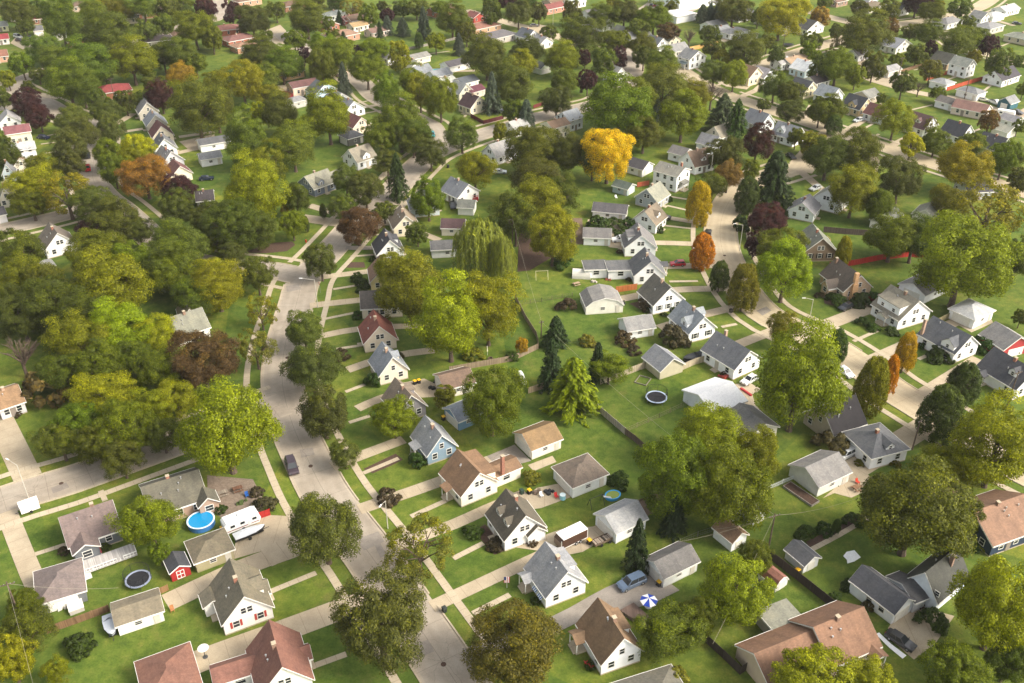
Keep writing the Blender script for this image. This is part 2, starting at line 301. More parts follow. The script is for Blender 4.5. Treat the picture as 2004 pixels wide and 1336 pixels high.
# ------------------------------------------------------------ ground and streets
def smooth(pts, step=3.0):
    P = [Vector((p[0], p[1])) for p in pts]; P = [P[0]*2-P[1]]+P+[P[-1]*2-P[-2]]; out = []
    for i in range(1, len(P)-2):
        a, b, c, d = P[i-1:i+3]; n = max(2, int((c-b).length/step))
        for k in range(n):
            t = k/n; out.append(.5*((2*b)+(c-a)*t+(2*a-5*b+4*c-d)*t*t+(3*b-a-3*c+d)*t**3))
    out.append(P[-2]); return out
def normals(C):
    out = []
    for i in range(len(C)):
        t = (C[min(i+1, len(C)-1)]-C[max(i-1, 0)]).normalized(); out.append(Vector((t.y, -t.x)))
    return out
def ribbon(mb, C, o0, o1, z, skip=None, thick=0):
    Nn = normals(C); u = 0
    for i in range(len(C)-1):
        L = (C[i+1]-C[i]).length
        if not (skip and skip((C[i]+C[i+1])/2+(Nn[i]+Nn[i+1])/2*(o0+o1)/2)):
            a, b, c, d = C[i]+Nn[i]*o0, C[i+1]+Nn[i+1]*o0, C[i+1]+Nn[i+1]*o1, C[i]+Nn[i]*o1
            mb.face([(*a, z), (*d, z), (*c, z), (*b, z)][::-1] if o1 < o0 else [(*a, z), (*d, z), (*c, z), (*b, z)], [(u, 0), (u, o1-o0), (u+L, o1-o0), (u+L, 0)])
            if thick:
                mb.face([(*a, z), (*b, z), (*b, z-thick), (*a, z-thick)]); mb.face([(*d, z), (*c, z), (*c, z-thick), (*d, z-thick)])
                mb.face([(*a, z), (*d, z), (*d, z-thick), (*a, z-thick)]); mb.face([(*b, z), (*c, z), (*c, z-thick), (*b, z-thick)])
        u += L
    return mb
gm = MB(); S = 3200
for i in range(8):
    for j in range(8): gm.face([(-S+i*800, -S+j*800, 0), (-S+(i+1)*800, -S+j*800, 0), (-S+(i+1)*800, -S+(j+1)*800, 0), (-S+i*800, -S+(j+1)*800, 0)])
tag(gm.build('ground', 'grass'), 'green lawns covering the whole neighbourhood', kind='structure')
ROADS = [ # name, material, width, photo points of the centre line, sidewalk sides
 ('street', 'road', 8.8, [(960,1440),(893,1336),(807,1207),(728,1090),(644,977),(603,900),(569,820),(552,740),(560,665),(580,595),(596,545),(640,497),(672,462),(705,425),(745,392),(800,345)], (1,-1)),
 ('street', 'road', 9.5, [(690,440),(762,380),(805,335),(848,300),(930,267),(1010,243),(1059,228),(1133,212),(1185,196),(1225,160),(1238,126),(1215,98),(1180,70)], (1,-1)),
 ('street', 'road', 8.5, [(856,288),(845,250),(822,236),(780,214),(735,190),(705,160),(650,122),(605,98),(572,82),(548,64)], (1,-1)),
 ('street', 'road', 8.5, [(-80,475),(0,451),(81,432),(143,416),(190,398)], (1,-1)),
 ('street', 'road', 8.5, [(586,540),(540,530),(480,523),(400,515),(335,497),(300,468),(262,432),(235,408),(200,380),(180,345),(185,300),(188,275),(178,248),(150,232),(118,220),(96,206),(60,188),(20,168),(0,160)], (1,-1)),
 ('street', 'road', 8.5, [(95,206),(50,205),(0,210),(-60,218)], ()),
 ('street', 'road', 8.5, [(-20,176),(20,166),(52,151),(100,135),(160,112),(237,91),(321,64),(380,45),(425,34),(430,0),(432,-60)], ()),
 ('street', 'road', 8.8, [(-80,1010),(0,982),(60,962),(135,940),(210,914),(300,882),(390,850),(480,817),(556,790)], (1,-1)),
 ('street', 'pale', 9.2, [(2090,960),(2004,920),(1893,852),(1803,797),(1740,758),(1680,712),(1610,668),(1545,640),(1495,612),(1456,570),(1425,515),(1412,475),(1412,435),(1426,398),(1450,368),(1480,352),(1520,340),(1562,328)], (1,-1)),
 ('street', 'pale', 8.5, [(1300,115),(1360,155),(1420,185),(1459,198),(1509,215),(1575,237),(1650,262),(1740,291),(1830,322),(1940,356),(2040,388)], (1,-1)),
 ('street', 'pale', 8.5, [(1562,335),(1580,312),(1600,290),(1630,258)], ()),
 ('street', 'pale', 8.5, [(1440,172),(1496,128),(1570,100),(1633,82),(1690,65),(1757,48),(1800,42),(1856,32),(1900,20),(1930,5),(1960,-20)], (1,-1)),
 ('street', 'pale', 8.0, [(1520,0),(1584,22),(1640,38),(1700,52),(1745,60)], ()),
 ('street', 'pale', 8.5, [(1840,60),(1880,90),(1920,103),(2004,120),(2080,135)], (1,)),
 ('street', 'pale', 7.0, [(910,20),(960,34),(1000,46),(1050,58),(1095,72),(1130,90)], ()),
 ('alley', 'drive', 5.5, [(1690,150),(1730,163),(1800,182),(1868,192),(1920,205),(1960,218),(2040,240)], ()),
]
RD = []
for nm, m_, w, pts, sd_ in ROADS:
    RD.append((nm, m_, w, smooth([G(*p) for p in pts]), sd_))
def near_line(p, C, hw, skip_ends=False):
    x, y = p[0], p[1]; h2 = hw*hw
    for i in range(len(C)-1):
        a, b = C[i], C[i+1]
        if abs(a.x-x) > hw+6 or abs(a.y-y) > hw+6: continue
        dx, dy = b.x-a.x, b.y-a.y; L = dx*dx+dy*dy or 1e-9; t = max(0, min(1, ((x-a.x)*dx+(y-a.y)*dy)/L))
        if (a.x+dx*t-x)**2+(a.y+dy*t-y)**2 < h2: return True
    return False
DRIVES = [ # kind(d=driveway,w=walk,t=asphalt), width, points
 ('d',2.6,[('z',893,1165),('z',1036,1098),('z',1120,1060),('z',1190,1030)]), ('t',3.2,[('z',960,1268),('z',1085,1222),('z',1150,1188),('z',1195,1163),('z',1275,1128)]),
 ('w',1.1,[('z',925,1201),('z',998,1164)]), ('w',1.1,[('z',887,1093),('z',946,1063)]), ('d',2.6,[('z',800,1058),('z',888,1026),('z',950,998),('z',1030,965)]),
 ('w',1.1,[('z',804,1011),('z',872,980)]), ('d',2.9,[('z',752,980),('z',862,942),('z',960,900)]), ('d',2.8,[('z',705,892),('z',790,860)]), ('w',1.0,[('z',711,926),('z',780,897)]),
 ('w',1.0,[('z',683,827),('z',724,814)]), ('d',2.5,[('z',699,800),('z',745,780),('z',835,752)]), ('w',1.0,[('z',676,767),('z',715,752)]), ('d',2.7,[('z',680,724),('z',760,698),('z',850,685)]),
 ('w',1.0,[('z',658,683),('z',706,676)]), ('d',2.5,[('z',640,655),('z',708,643),('z',840,636)]), ('w',1.0,[('z',636,624),('z',699,611)]), ('d',2.8,[('z',616,597),('z',707,587)]),
 ('w',1.0,[('z',652,566),('z',707,557)]), ('d',2.6,[('z',664,538),('z',722,531)]), ('w',1.0,[('z',686,502),('z',736,498)]), ('t',2.5,[('z',697,485),('z',750,485)]), ('w',1.0,[('z',732,459),('z',775,460)]),
 ('d',2.5,[('z',740,438),('z',782,440),('z',860,470)]), ('d',4,[('z',770,396),('z',822,397)]), ('d',5,[('z',660,436),('z',590,426)]), ('d',3,[('z',650,415),('z',605,402)]),
 ('w',1.0,[('z',1344,390),('z',1308,384)]), ('w',1.0,[('z',1344,411),('z',1305,402)]), ('d',2.5,[('z',1355,434),('z',1290,423)]), ('w',1.0,[('z',1352,447),('z',1298,441)]), ('d',2.8,[('z',1349,477),('z',1282,475),('z',1200,478)]),
 ('d',3.2,[('z',1356,520),('z',1300,521)]), ('w',1.0,[('z',1366,550),('z',1310,551)]), ('d',3.0,[('z',1394,565),('z',1310,568),('z',1215,585)]), ('d',3.0,[('z',1436,602),('z',1380,615),('z',1290,642)]),
 ('w',1.0,[('z',1442,634),('z',1412,640)]), ('d',3.0,[('z',1491,656),('z',1455,670),('z',1385,697)]), ('d',4.2,[('z',1609,639),('z',1708,600),('z',1772,572)]), ('w',1.0,[('z',1670,668),('z',1722,645)]),
 ('d',3.0,[('z',1700,705),('z',1740,688),('z',1814,655),('z',1870,630)]), ('w',1.0,[('z',1797,703),('z',1816,695)]), ('d',3.0,[('z',1821,760),('z',1853,740),('z',1915,702)]), ('d',5.2,[('z',1790,846),('z',1735,880),('z',1665,922)]),
 ('d',3.6,[('z',1478,755),('z',1440,775)]), ('d',4.2,[('z',560,1080),('z',469,1113),('z',325,1180)]), ('w',1.1,[('z',619,1121),('z',560,1145),('z',529,1158)]), ('d',4.6,[('z',657,1196),('z',560,1232),('z',400,1290),('z',300,1330)]),
 ('w',1.1,[('z',678,1280),('z',604,1307)]), ('d',3.4,[('z',20,1020),('z',60,1120),('z',80,1160)]), ('d',5.0,[('z',-10,800),('z',55,935)]), ('w',1.0,[('z',197,960),('z',206,980)]), ('w',1.0,[('z',68,1085),('z',130,1065)]),
 ('d',5,[('z',520,1092),('z',590,1060)]), ('d',3,[('z',84,185),('z',110,192),('z',130,180)]), ('d',3,[('z',240,235),('z',262,222)]), ('d',2.5,[('z',240,258),('z',280,252)]), ('d',2.6,[('z',350,268),('z',420,258)]), ('d',3,[('z',345,300),('z',400,288),('z',440,290)]),
 ('w',1,[('z',80,268),('z',110,262)]), ('w',1,[('z',80,282),('z',110,278)]), ('w',1,[('z',88,300),('z',112,296)]), ('d',3.5,[('z',560,85),('z',520,78)]), ('d',3,[('z',572,95),('z',540,101)]), ('d',3,[('z',600,112),('z',570,116)]),
 ('w',1,[('z',725,196),('z',690,204)]), ('w',1,[('z',745,216),('z',712,222)]), ('d',2.5,[('z',740,205),('z',700,212)]), ('d',2.8,[('z',560,168),('z',545,172),('z',590,200)]), ('d',4,[('z',950,215),('z',1000,210)]), ('w',1,[('z',905,232),('z',915,222)]),
 ('w',1,[('z',800,110),('z',880,100)]), ('d',3,[('z',862,140),('z',930,138)]), ('w',1,[('z',1224,142),('z',1255,155)]), ('w',1,[('z',1255,158),('z',1230,160)]), ('d',3,[('z',1460,185),('z',1490,172)]), ('d',3,[('z',1560,330),('z',1610,372)]),
 ('d',3,[('z',1575,232),('z',1590,206)]), ('w',1,[('z',1580,262),('z',1560,270)]), ('d',3,[('z',1655,257),('z',1700,228)]), ('w',1,[('z',1672,262),('z',1712,240)]), ('d',3,[('z',1745,285),('z',1790,262)]), ('w',1,[('z',1700,275),('z',1720,262)]),
 ('w',1,[('z',1530,70),('z',1548,62)]), ('w',1,[('z',1788,137),('z',1830,128)]), ('w',1,[('z',1850,157),('z',1880,147)]), ('w',1,[('z',1925,178),('z',1945,162)]), ('w',1,[('z',1783,215),('z',1825,205)]), ('w',1,[('z',1898,260),('z',1918,252)]),
 ('d',3,[('z',1985,50),('z',1950,40)]), ('w',1,[('z',1960,90),('z',1985,80)]), ('d',6,[('z',1975,235),('z',2020,215)]), ('d',3.5,[('z',1745,168),('z',1700,150)]), ('w',1.0,[('z',1560,1090),('z',1640,1048),('z',1700,1012)]),
]
def DP(pts): return [G(*px(t, x, y)).xy for t, x, y in pts]
DR = []
for kd, w, pts in DRIVES:
    P = DP(pts)
    if kd in 'dt':        # reach the road edge
        best = min(((c-P[0]).length, rw, c) for (_, _, rw, C, _) in RD for c in C)[0:3] if False else None
        bd = 1e9
        for (_, _, rw, C, _) in RD:
            for c in C:
                q = (c-P[0]).length
                if q < bd: bd, bc, bw = q, c, rw
        if bw/2 < bd < 13:
            dirn = (P[0]-P[1]).normalized(); P.insert(0, P[0]+dirn*(bd-bw/2+.8)/max(.5, abs(dirn.dot((bc-P[0]).normalized()))))
    DR.append((kd, w, P))
for k, (nm, m_, w, C, sides) in enumerate(RD):
    others = [(r[3], r[2]/2) for j, r in enumerate(RD) if j != k]
    def skip_road(p, extra=.2): return any(near_line(p, c, hw+extra) for c, hw in others)
    def skip_drive(p): return skip_road(p) or any(near_line(p, P, dw/2+.3) for kd, dw, P in DR if kd != 'w')
    tag(ribbon(MB(), C, -w/2, w/2, .02+.003*k).build(nm, m_), f'{"pale concrete" if m_=="pale" else "worn grey"} {nm}', kind='structure')
    if w > 7.5:
        kb = MB()
        for s_ in (1, -1): ribbon(kb, C, s_*(w/2), s_*(w/2+.28), .14, skip_drive, .14)
        tag(kb.build('kerb', 'walk'), 'pale concrete kerb', kind='structure')
    sb = MB()
    for s_ in sides: ribbon(sb, C, s_*(w/2+2.6), s_*(w/2+3.95), .085+.003*k, skip_road, .06)
    if sides: tag(sb.build('sidewalk', 'walk'), 'pale concrete sidewalk', kind='structure')
for k, (kd, w, P) in enumerate(DR):
    C = smooth([(p.x, p.y) for p in P], 4)
    tag(ribbon(MB(), C, -w/2, w/2, .062+.0004*(k % 40)).build('path' if kd == 'w' else 'driveway', 'walk' if kd == 'w' else 'tar' if kd == 't' else 'drive'), 'concrete walk' if kd == 'w' else 'driveway', kind='structure')
def patch(name, m_, pts, z=.05, label=None):
    b = MB(); P = [G(*px(*p)) for p in pts]; a = sum((P[i].x*P[(i+1) % len(P)].y-P[(i+1) % len(P)].x*P[i].y) for i in range(len(P)))
    if a < 0: P = P[::-1]
    b.face([(p.x, p.y, z) for p in P]); return tag(b.build(name, m_), label or name.replace('_', ' '), kind='structure')
patch('patio', 'drive', [('z',1010,990),('z',1020,1000),('z',1060,994),('z',1130,968),('z',1100,945),('z',1050,955)], .048)
patch('driveway', 'tar', [('z',940,898),('z',1007,870),('z',1040,902),('z',968,920)], .047)
patch('patio', 'drive', [('z',1033,910),('z',1081,892),('z',1089,904),('z',1045,922)], .05)
patch('patio', 'drive', [('h',-50,500),('h',100,470),('h',250,540),('h',180,590),('h',-20,600)], .046)
patch('driveway', 'drive', [('z',1428,752),('z',1466,750),('z',1478,792),('z',1500,815),('z',1452,840),('z',1440,790)], .046)
patch('driveway', 'drive', [('z',1640,925),('z',1672,915),('z',1714,938),('z',1711,953),('z',1666,974),('z',1633,965),('z',1610,975),('z',1640,950)], .045)
patch('driveway', 'drive', [('e',890,790),('e',990,800),('e',1100,870),('e',1215,900),('e',1180,950),('e',1090,1080),('e',950,1185),('e',755,1020),('e',800,950)], .045)
patch('driveway', 'drive', [('z',455,1095),('z',468,1022),('z',530,1008),('z',600,1012),('z',600,1045),('z',568,1062)], .044)
patch('driveway', 'drive', [('z',1000,1070),('z',1100,1035),('z',1165,1030),('z',1195,1048),('z',1140,1080),('z',1110,1086)], .043)
patch('driveway', 'tar', [('z',1240,1135),('z',1268,1110),('z',1290,1125),('z',1330,1155),('z',1280,1180),('z',1225,1195),('z',1180,1190)], .043)
patch('patio', 'patio', [('z',405,930),('z',495,938),('z',520,985),('z',505,1012),('z',440,1022),('z',408,985)], .05)
patch('garden_bed', 'soil', [('z',1246,981),('z',1300,960),('z',1310,990),('z',1264,1011)], .04)
patch('garden_bed', 'mulch', [('z',1600,1072),('z',1560,1078),('z',1556,1070),('z',1640,1030),('z',1690,1005),('z',1695,1018)], .04)
patch('garden_bed', 'mulch', [('l',285,720),('l',480,650),('l',640,640),('l',660,665),('l',600,710),('l',450,725)], .04)
patch('garden_bed', 'mulch', [('l',1010,830),('l',1040,790),('l',1160,790),('l',1170,830)], .04)
patch('garden_bed', 'soil', [('m',1140,470),('m',1260,470),('m',1270,660),('m',1180,660)], .04)
patch('garden_bed', 'mulch', [('m',800,560),('m',960,600),('m',1100,720),('m',980,790),('m',880,850),('m',790,860)], .04)
patch('garden_bed', 'mulch', [('c',420,340),('c',500,300),('c',640,470),('c',560,500)], .04)
patch('garden_bed', 'mulch', [('g',1040,1060),('g',1250,960),('g',1300,1000),('g',1220,1040),('g',1100,1090)], .04)
patch('garden_bed', 'mulch', [('n',430,1160),('n',300,1090),('n',400,1070),('n',480,1170)], .04)
patch('garden_bed', 'mulch', [('o',215,1050),('o',340,1100),('o',420,1125),('o',370,1130),('o',220,1090)], .04)
patch('patio', 'drive', [('o',1160,1230),('o',1290,1300),('o',1445,1230),('o',1430,1200)], .04)
patch('patio', 'drive', [('n',0,480),('n',0,500),('n',320,500),('n',300,470)], .04)
patch('driveway', 'drive', [('m',1420,470),('m',1640,480),('m',1600,700),('m',1450,680)], .03)
patch('driveway', 'drive', [('z',548,48),('z',560,60),('z',556,78),('z',535,84),('z',518,76),('z',518,60)], .02)
patch('driveway', 'drive', [('z',1040,45),('z',1080,52),('z',1100,72),('z',1075,80),('z',1045,70)], .02)
patch('parking_lot', 'road', [('s',180,80),('s',330,-20),('s',720,-20),('s',700,60),('s',560,120),('s',300,60)], .03)
patch('driveway', 'drive', [('t',300,430),('t',470,600),('t',660,680),('t',800,590),('t',640,560),('t',450,480)], .03)
patch('driveway', 'drive', [('s',800,260),('s',900,230),('s',1150,280),('s',1080,360),('s',860,330)], .03)
patch('driveway', 'drive', [('q',600,690),('q',700,680),('q',830,790),('q',700,820)], .03)
patch('driveway', 'drive', [('p',1420,1120),('p',1700,1060),('p',1700,1180),('p',1500,1190)], .03)
patch('driveway', 'drive', [('p',130,290),('p',230,320),('p',380,280),('p',380,330),('p',180,390),('p',80,340)], .03)
patch('field', 'grass', [('q',0,0),('q',140,-30),('q',130,90),('q',60,90)], .03)
for pts in ([('b',1115,440),('b',1150,425),('b',1190,500),('b',1150,520)], [('z',700,1055),('z',740,1040),('z',752,1060),('z',712,1078)], [('z',800,1265),('z',838,1252),('z',850,1275),('z',812,1290)], [('z',586,880),('z',612,876),('z',616,890),('z',590,896)], [('z',560,560),('z',585,556),('z',588,566),('z',562,572)], [('z',1480,608),('z',1500,600),('z',1510,608),('z',1492,618)], [('z',100,955),('z',130,944),('z',136,954),('z',104,966)]):
    patch('road_patch', 'tar', pts, .075)
for x, y in ((608, 912), (562, 700), (1418, 500), (1748, 768), (770, 1150), (120, 946), (868, 1300)):
    c_ = G(x, y); b_ = MB(); b_.disc((0, 0), .42, .02, .082, 16); o_ = b_.build('manhole_cover', 'mulch'); o_.location = (c_.x, c_.y, 0); tag(o_, 'dark round manhole cover', kind='structure')
# ------------------------------------------------------------ buildings
CAMP = Vector((0, 0, CAM_H))
def rgb_max(h): return max(int(h.lstrip('#')[i:i+2], 16) for i in (0, 2, 4))
def mute(h, k=.86):
    r, g, b = [x*.76 if rgb_max(h) < 215 else x for x in lin(h)]; m = .3*r+.55*g+.15*b; k = .74 if g < r*.5 else k
    if r > b*1.15 and g >= r*.42: r, g, b = r*.93, g*1.06, b*.97
    return (m+(r-m)*k, m+(g-m)*k, m+(b-m)*k) if r > b*1.15 else (m+(r-m)*.6, m+(g-m)*.6, m+(b-m)*.6)
def roof_mesh(W, d, typ, wh, rh, o=.35, t=.16):
    """roof, trim boards and the wall's top outline for a W x d body whose corner is the origin"""
    rf, tr = MB(), MB()
    if typ in 'geb':
        span = W if typ != 'e' else d; run = d if typ != 'e' else W; ax = 'y' if typ != 'e' else 'x'
        if typ == 'b': prof = [(0, wh), (span*.17, wh+rh*.62), (span/2, wh+rh), (span*.83, wh+rh*.62), (span, wh)]
        else: prof = [(0, wh), (span/2, wh+rh), (span, wh)]
        s0 = (prof[1][1]-prof[0][1])/(prof[1][0]-prof[0][0]); oo = o if typ != 'b' else .15
        low = [(-oo, wh-s0*oo)]+prof[1:-1]+[(span+oo, wh-s0*oo)]
        up = [(a, z+t) for a, z in low]
        # one closed sheet folded over the ridge
        rf.prism([(a, z) for a, z in low]+up[::-1], -o, run+o, ax) if typ != 'b' else rf.prism(low+up[::-1], -o*.6, run+o*.6, ax)
        e0, e1 = (-o, run+o) if typ != 'b' else (-o*.6, run+o*.6)
        dn = [(a, z-.12) for a, z in low]
        for q0, q1 in ((e0-.04, e0+.03), (e1-.03, e1+.04)):
            tr.prism([(a, z+t*.6) for a, z in low][::-1][::-1]+[(a, z) for a, z in dn][::-1], q0, q1, ax)
        for a0 in (low[0][0], low[-1][0]-.0):
            z0 = low[0][1]; f0, f1 = (a0-.07, a0+.0) if a0 < span/2 else (a0, a0+.07)
            if ax == 'y': tr.box(f0, f1, e0+.04, e1-.04, z0-.1, z0+t+.01)
            else: tr.box(e0+.04, e1-.04, f0, f1, z0-.1, z0+t+.01)
    elif typ == 'h':
        m_ = min(W, d)/2+o; zt = wh+rh; E = [(-o, -o), (W+o, -o), (W+o, d+o), (-o, d+o)]
        if W >= d: r0, r1 = (d/2, d/2), (W-d/2, d/2)
        else: r0, r1 = (W/2, W/2), (W/2, d-W/2)
        b0 = [(x, y, wh) for x, y in E]; b1 = [(x, y, wh+t) for x, y in E]; q0, q1 = (*r0, zt+t), (*r1, zt+t)
        if W >= d:
            rf.planar([b1[0], b1[1], q1, q0]); rf.planar([b1[2], b1[3], q0, q1]); rf.planar([b1[1], b1[2], q1]); rf.planar([b1[3], b1[0], q0])
        else:
            rf.planar([b1[1], b1[2], q1, q0]); rf.planar([b1[3], b1[0], q0, q1]); rf.planar([b1[0], b1[1], q0]); rf.planar([b1[2], b1[3], q1])
        rf.planar(b0[::-1])
        for i in range(4): j = (i+1) % 4; rf.planar([b0[i], b0[j], b1[j], b1[i]])
        for x0, x1, y0, y1 in ((-o-.06, W+o+.06, -o-.06, -o), (-o-.06, W+o+.06, d+o, d+o+.06), (-o-.06, -o, -o, d+o), (W+o, W+o+.06, -o, d+o)): tr.box(x0, x1, y0, y1, wh-.08, wh+t+.01)
    else:
        rf.box(-o, W+o, -o, d+o, wh, wh+.2); tr.box(-o-.05, W+o+.05, -o-.05, -o, wh-.1, wh+.24); tr.box(-o-.05, -o, -o, d+o, wh-.1, wh+.24)
    return rf, tr
def wall_mesh(W, d, typ, wh, rh):
    b = MB(); e = .02
    if typ in 'gb':
        p = [(0, 0), (W, 0), (W, wh-e)]+([(W*.83, wh+rh*.62-e), (W/2, wh+rh-e), (W*.17, wh+rh*.62-e)] if typ == 'b' else [(W/2, wh+rh-e)])+[(0, wh-e)]
        b.prism(p, 0, d, 'y')
    elif typ == 'e': b.prism([(0, 0), (d, 0), (d, wh-e), (d/2, wh+rh-e), (0, wh-e)], 0, W, 'x')
    else: b.box(0, W, 0, d, 0, wh-e)
    return b
def body(parent, loc, rz, W, d, typ, wh, rh, wall, roof, pre='', wm='siding', rm='roof', trim='#e6e4de', o=.35):
    rf, tr = roof_mesh(W, d, typ, wh, rh, o); w = wall_mesh(W, d, typ, wh, rh).build(pre+'wall', wm, parent, wall)
    r = rf.build(pre+'roof', rm, parent, mute(roof)); t = tr.build(pre+'trim', 'paint', parent, trim)
    for x in (w, r, t): x.location = loc; x.rotation_euler = (0, 0, rz)
    return w, r, t
_wc = {}; FAR = [False]
def window(parent, loc, rz, w=.9, h=1.25, color='#dcdad4', shut=None, name='window'):
    k = (w, h)
    if k not in _wc:
        f = MB(); f.box(-w/2-.1, w/2+.1, -.06, .02, -.1, 0); f.box(-w/2-.1, w/2+.1, -.06, .02, h, h+.1); f.box(-w/2-.1, -w/2, -.06, .02, 0, h); f.box(w/2, w/2+.1, -.06, .02, 0, h); f.box(-w/2, w/2, -.05, .02, h/2-.03, h/2+.03)
        p = MB(); p.box(-w/2, w/2, -.02, .015, 0, h)
        s = MB(); s.box(-w/2-.48, -w/2-.12, -.05, .01, -.05, h+.05); s2 = MB(); s2.box(w/2+.12, w/2+.48, -.05, .01, -.05, h+.05)
        one = f.mesh('window', 'paint'); pm_ = p.mesh('pane', 'glass'); 
        both = MB(); both.v = f.v+p.v; both.f = f.f+[tuple(i+len(f.v) for i in q) for q in p.f]; both.uv = f.uv+p.uv; bm_ = both.mesh('window', 'paint'); bm_.materials.append(M['glass'])
        bm_.polygons.foreach_set('material_index', [0]*len(f.f)+[1]*len(p.f)); _wc[('one',)+k] = bm_
        _wc[k] = (one, p.mesh('pane', 'glass'), s.mesh('shutter', 'paint'), s2.mesh('shutter', 'paint'))
    fm, pm, sm, sm2 = _wc[k]
    if FAR[0] or parent.parent is not None: return link(name, _wc[('one',)+k], parent, color, loc, rz)
    o = link(name, fm, parent, color, loc, rz); link('pane', pm, o, '#202428')
    if shut:
        link('shutter', sm, o, shut); link('shutter', sm2, o, shut)
    return o
_dc = {}
def door(parent, loc, rz, w=.95, h=2.05, color='#6b5a4a', name='door', glass=False):
    if (w, h) not in _dc:
        b = MB(); b.box(-w/2-.08, w/2+.08, -.05, .02, 0, h+.1); b.box(-w/2, w/2, -.08, -.05, .02, h)
        n_ = max(2, int(h/.55))
        if w > 1.6:
            for i in range(n_):
                for j in range(4): b.box(-w/2+.06+j*w/4, -w/2-.06+(j+1)*w/4, -.1, -.08, .06+i*h/n_, -.06+(i+1)*h/n_)
        _dc[(w, h)] = b.mesh(name, 'paint')
    return link(name, _dc[(w, h)], parent, color, loc, rz)
HOUSES = []
def facing(o, nrm, pos):
    c, s = math.cos(o.rotation_euler.z), math.sin(o.rotation_euler.z); n = Vector((nrm[0]*c-nrm[1]*s, nrm[0]*s+nrm[1]*c, 0)).normalized()
    v = (o.location-CAMP); v.z *= .0; v.normalize(); return n.dot(v) < .22
def dormer(root, W, d, typ, wh, rh, side, pos, dw=1.9, kind='g', fx=.9, wall='#e4e2dc', roof='#555555', dh=1.35, nwin=1):
    """a dormer on the slope that faces side l, r (ridge along y) or f (ridge along x)"""
    span = W if typ != 'e' else d; sl = rh/(span/2); zb = wh+sl*fx; L = dh/sl+.6
    if side == 'l': loc = (fx, pos+dw/2, zb); rz = -math.pi/2
    elif side == 'r': loc = (W-fx, pos-dw/2, zb); rz = math.pi/2
    else: loc = (pos-dw/2, fx, zb); rz = 0
    L = min(L, span/2-fx+.2)
    if kind == 'g':
        prof = [(0, -.1), (dw, -.1), (dw, dh*.72), (dw/2, dh*.72+dw*.42), (0, dh*.72)]; b = MB(); b.prism(prof, 0, L, 'y')
        w = b.build('dormer', 'siding', root, wall); rf = MB(); z0 = dh*.72; rr = dw*.42; t = .1; oo = .15; s0 = rr/(dw/2)
        L2 = min(span/2-fx+.1, L+.7)
        low = [(-oo, z0-s0*oo), (dw/2, z0+rr), (dw+oo, z0-s0*oo)]; rf.prism([(a, z+.01) for a, z in low]+[(a, z+t) for a, z in low][::-1], -.2, L2, 'y')
        r = rf.build('dormer_roof', 'roof', w, mute(roof))
    else:
        b = MB(); zt = dh; zi = min(dh+.35, (L*sl)+.1); b.prism([(0, -.1), (0, zt), (L, max(zt, zi)), (L, -.1)], 0, dw, 'x'); w = b.build('dormer', 'siding', root, wall)
        rf = MB(); rf.prism([(-.3, zt-.03), (-.3, zt+.1), (L+.25, max(zt, zi)+.16), (L+.25, max(zt, zi)+.02)], -.2, dw+.2, 'x'); rf.build('dormer_roof', 'roof', w, mute(roof))
    w.location = loc; w.rotation_euler = (0, 0, rz)
    for k in range(nwin): window(w, (dw*(k+.5)/nwin if nwin > 1 else dw/2, -.005, dh*.18), 0, .62 if kind == 'g' else .75, .8 if kind == 'g' else .85)
def porch(root, x0, x1, y0, y1, z, rz=0, loc=(0,0,0), roof='#8a8a8a', style='shed', wall='#e4e2dc'):
    """posts, slab and roof, drawn in the frame at loc/rz; the house wall is at y1"""
    b = MB(); b.box(x0, x1, y0, y1, 0, .35); s = b.build('porch_floor', 'walk', root, '#b5ada0'); s.location = loc; s.rotation_euler = (0,0,rz)
    rf = MB()
    if style == 'shed': rf.prism([(y0-.25, z), (y0-.25, z+.12), (y1, z+.62), (y1, z+.5)], x0-.2, x1+.2, 'x')
    else:
        W = x1-x0; low = [(x0-.2, z), ((x0+x1)/2, z+W*.3), (x1+.2, z)]; rf.prism(low+[(a, q+.12) for a, q in low][::-1], y0-.2, y1+1.6, 'y')
        gb = MB(); gb.prism([(x0, z+.02), (x1, z+.02), ((x0+x1)/2, z+W*.27)], y0-.02, y0+.06, 'y'); g = gb.build('porch_gable', 'siding', root, wall); g.location = loc; g.rotation_euler = (0,0,rz)
    r = rf.build('porch_roof', 'roof', root, mute(roof)); r.location = loc; r.rotation_euler = (0,0,rz)
    for x in (x0+.1, x1-.1):
        p = MB(); p.box(x-.07, x+.07, y0+.03, y0+.17, .35, z+.05); q = p.build('porch_post', 'paint', root, '#e8e6e0'); q.location = loc; q.rotation_euler = (0,0,rz)
    st = MB(); st.box(x0+.3, x1-.3, y0-.35, y0, 0, .2); q = st.build('step', 'walk', root); q.location = loc; q.rotation_euler = (0,0,rz)
def color_word(h):
    r, g, b = [int(h.lstrip('#')[i:i+2], 16) for i in (0, 2, 4)]; mx, mn = max(r, g, b), min(r, g, b); L = (mx+mn)/2
    if mx-mn < 16: return 'white' if L > 205 else 'pale grey' if L > 165 else 'grey' if L > 110 else 'dark grey' if L > 60 else 'black'
    if b >= r and b >= g: return 'blue' if L > 80 and mx-mn > 34 else 'navy' if L < 80 else 'blue-grey'
    if g > r: return 'green' if mx-mn > 30 else 'grey-green'
    if r-b > 55 and g-b < 25 and r-g > 40: return 'red'
    if L > 195: return 'cream'
    if L > 150: return 'tan'
    return 'maroon' if (r-g > 25 and abs(g-b) < 18) else ('brown' if mx-mn > 26 else 'taupe')
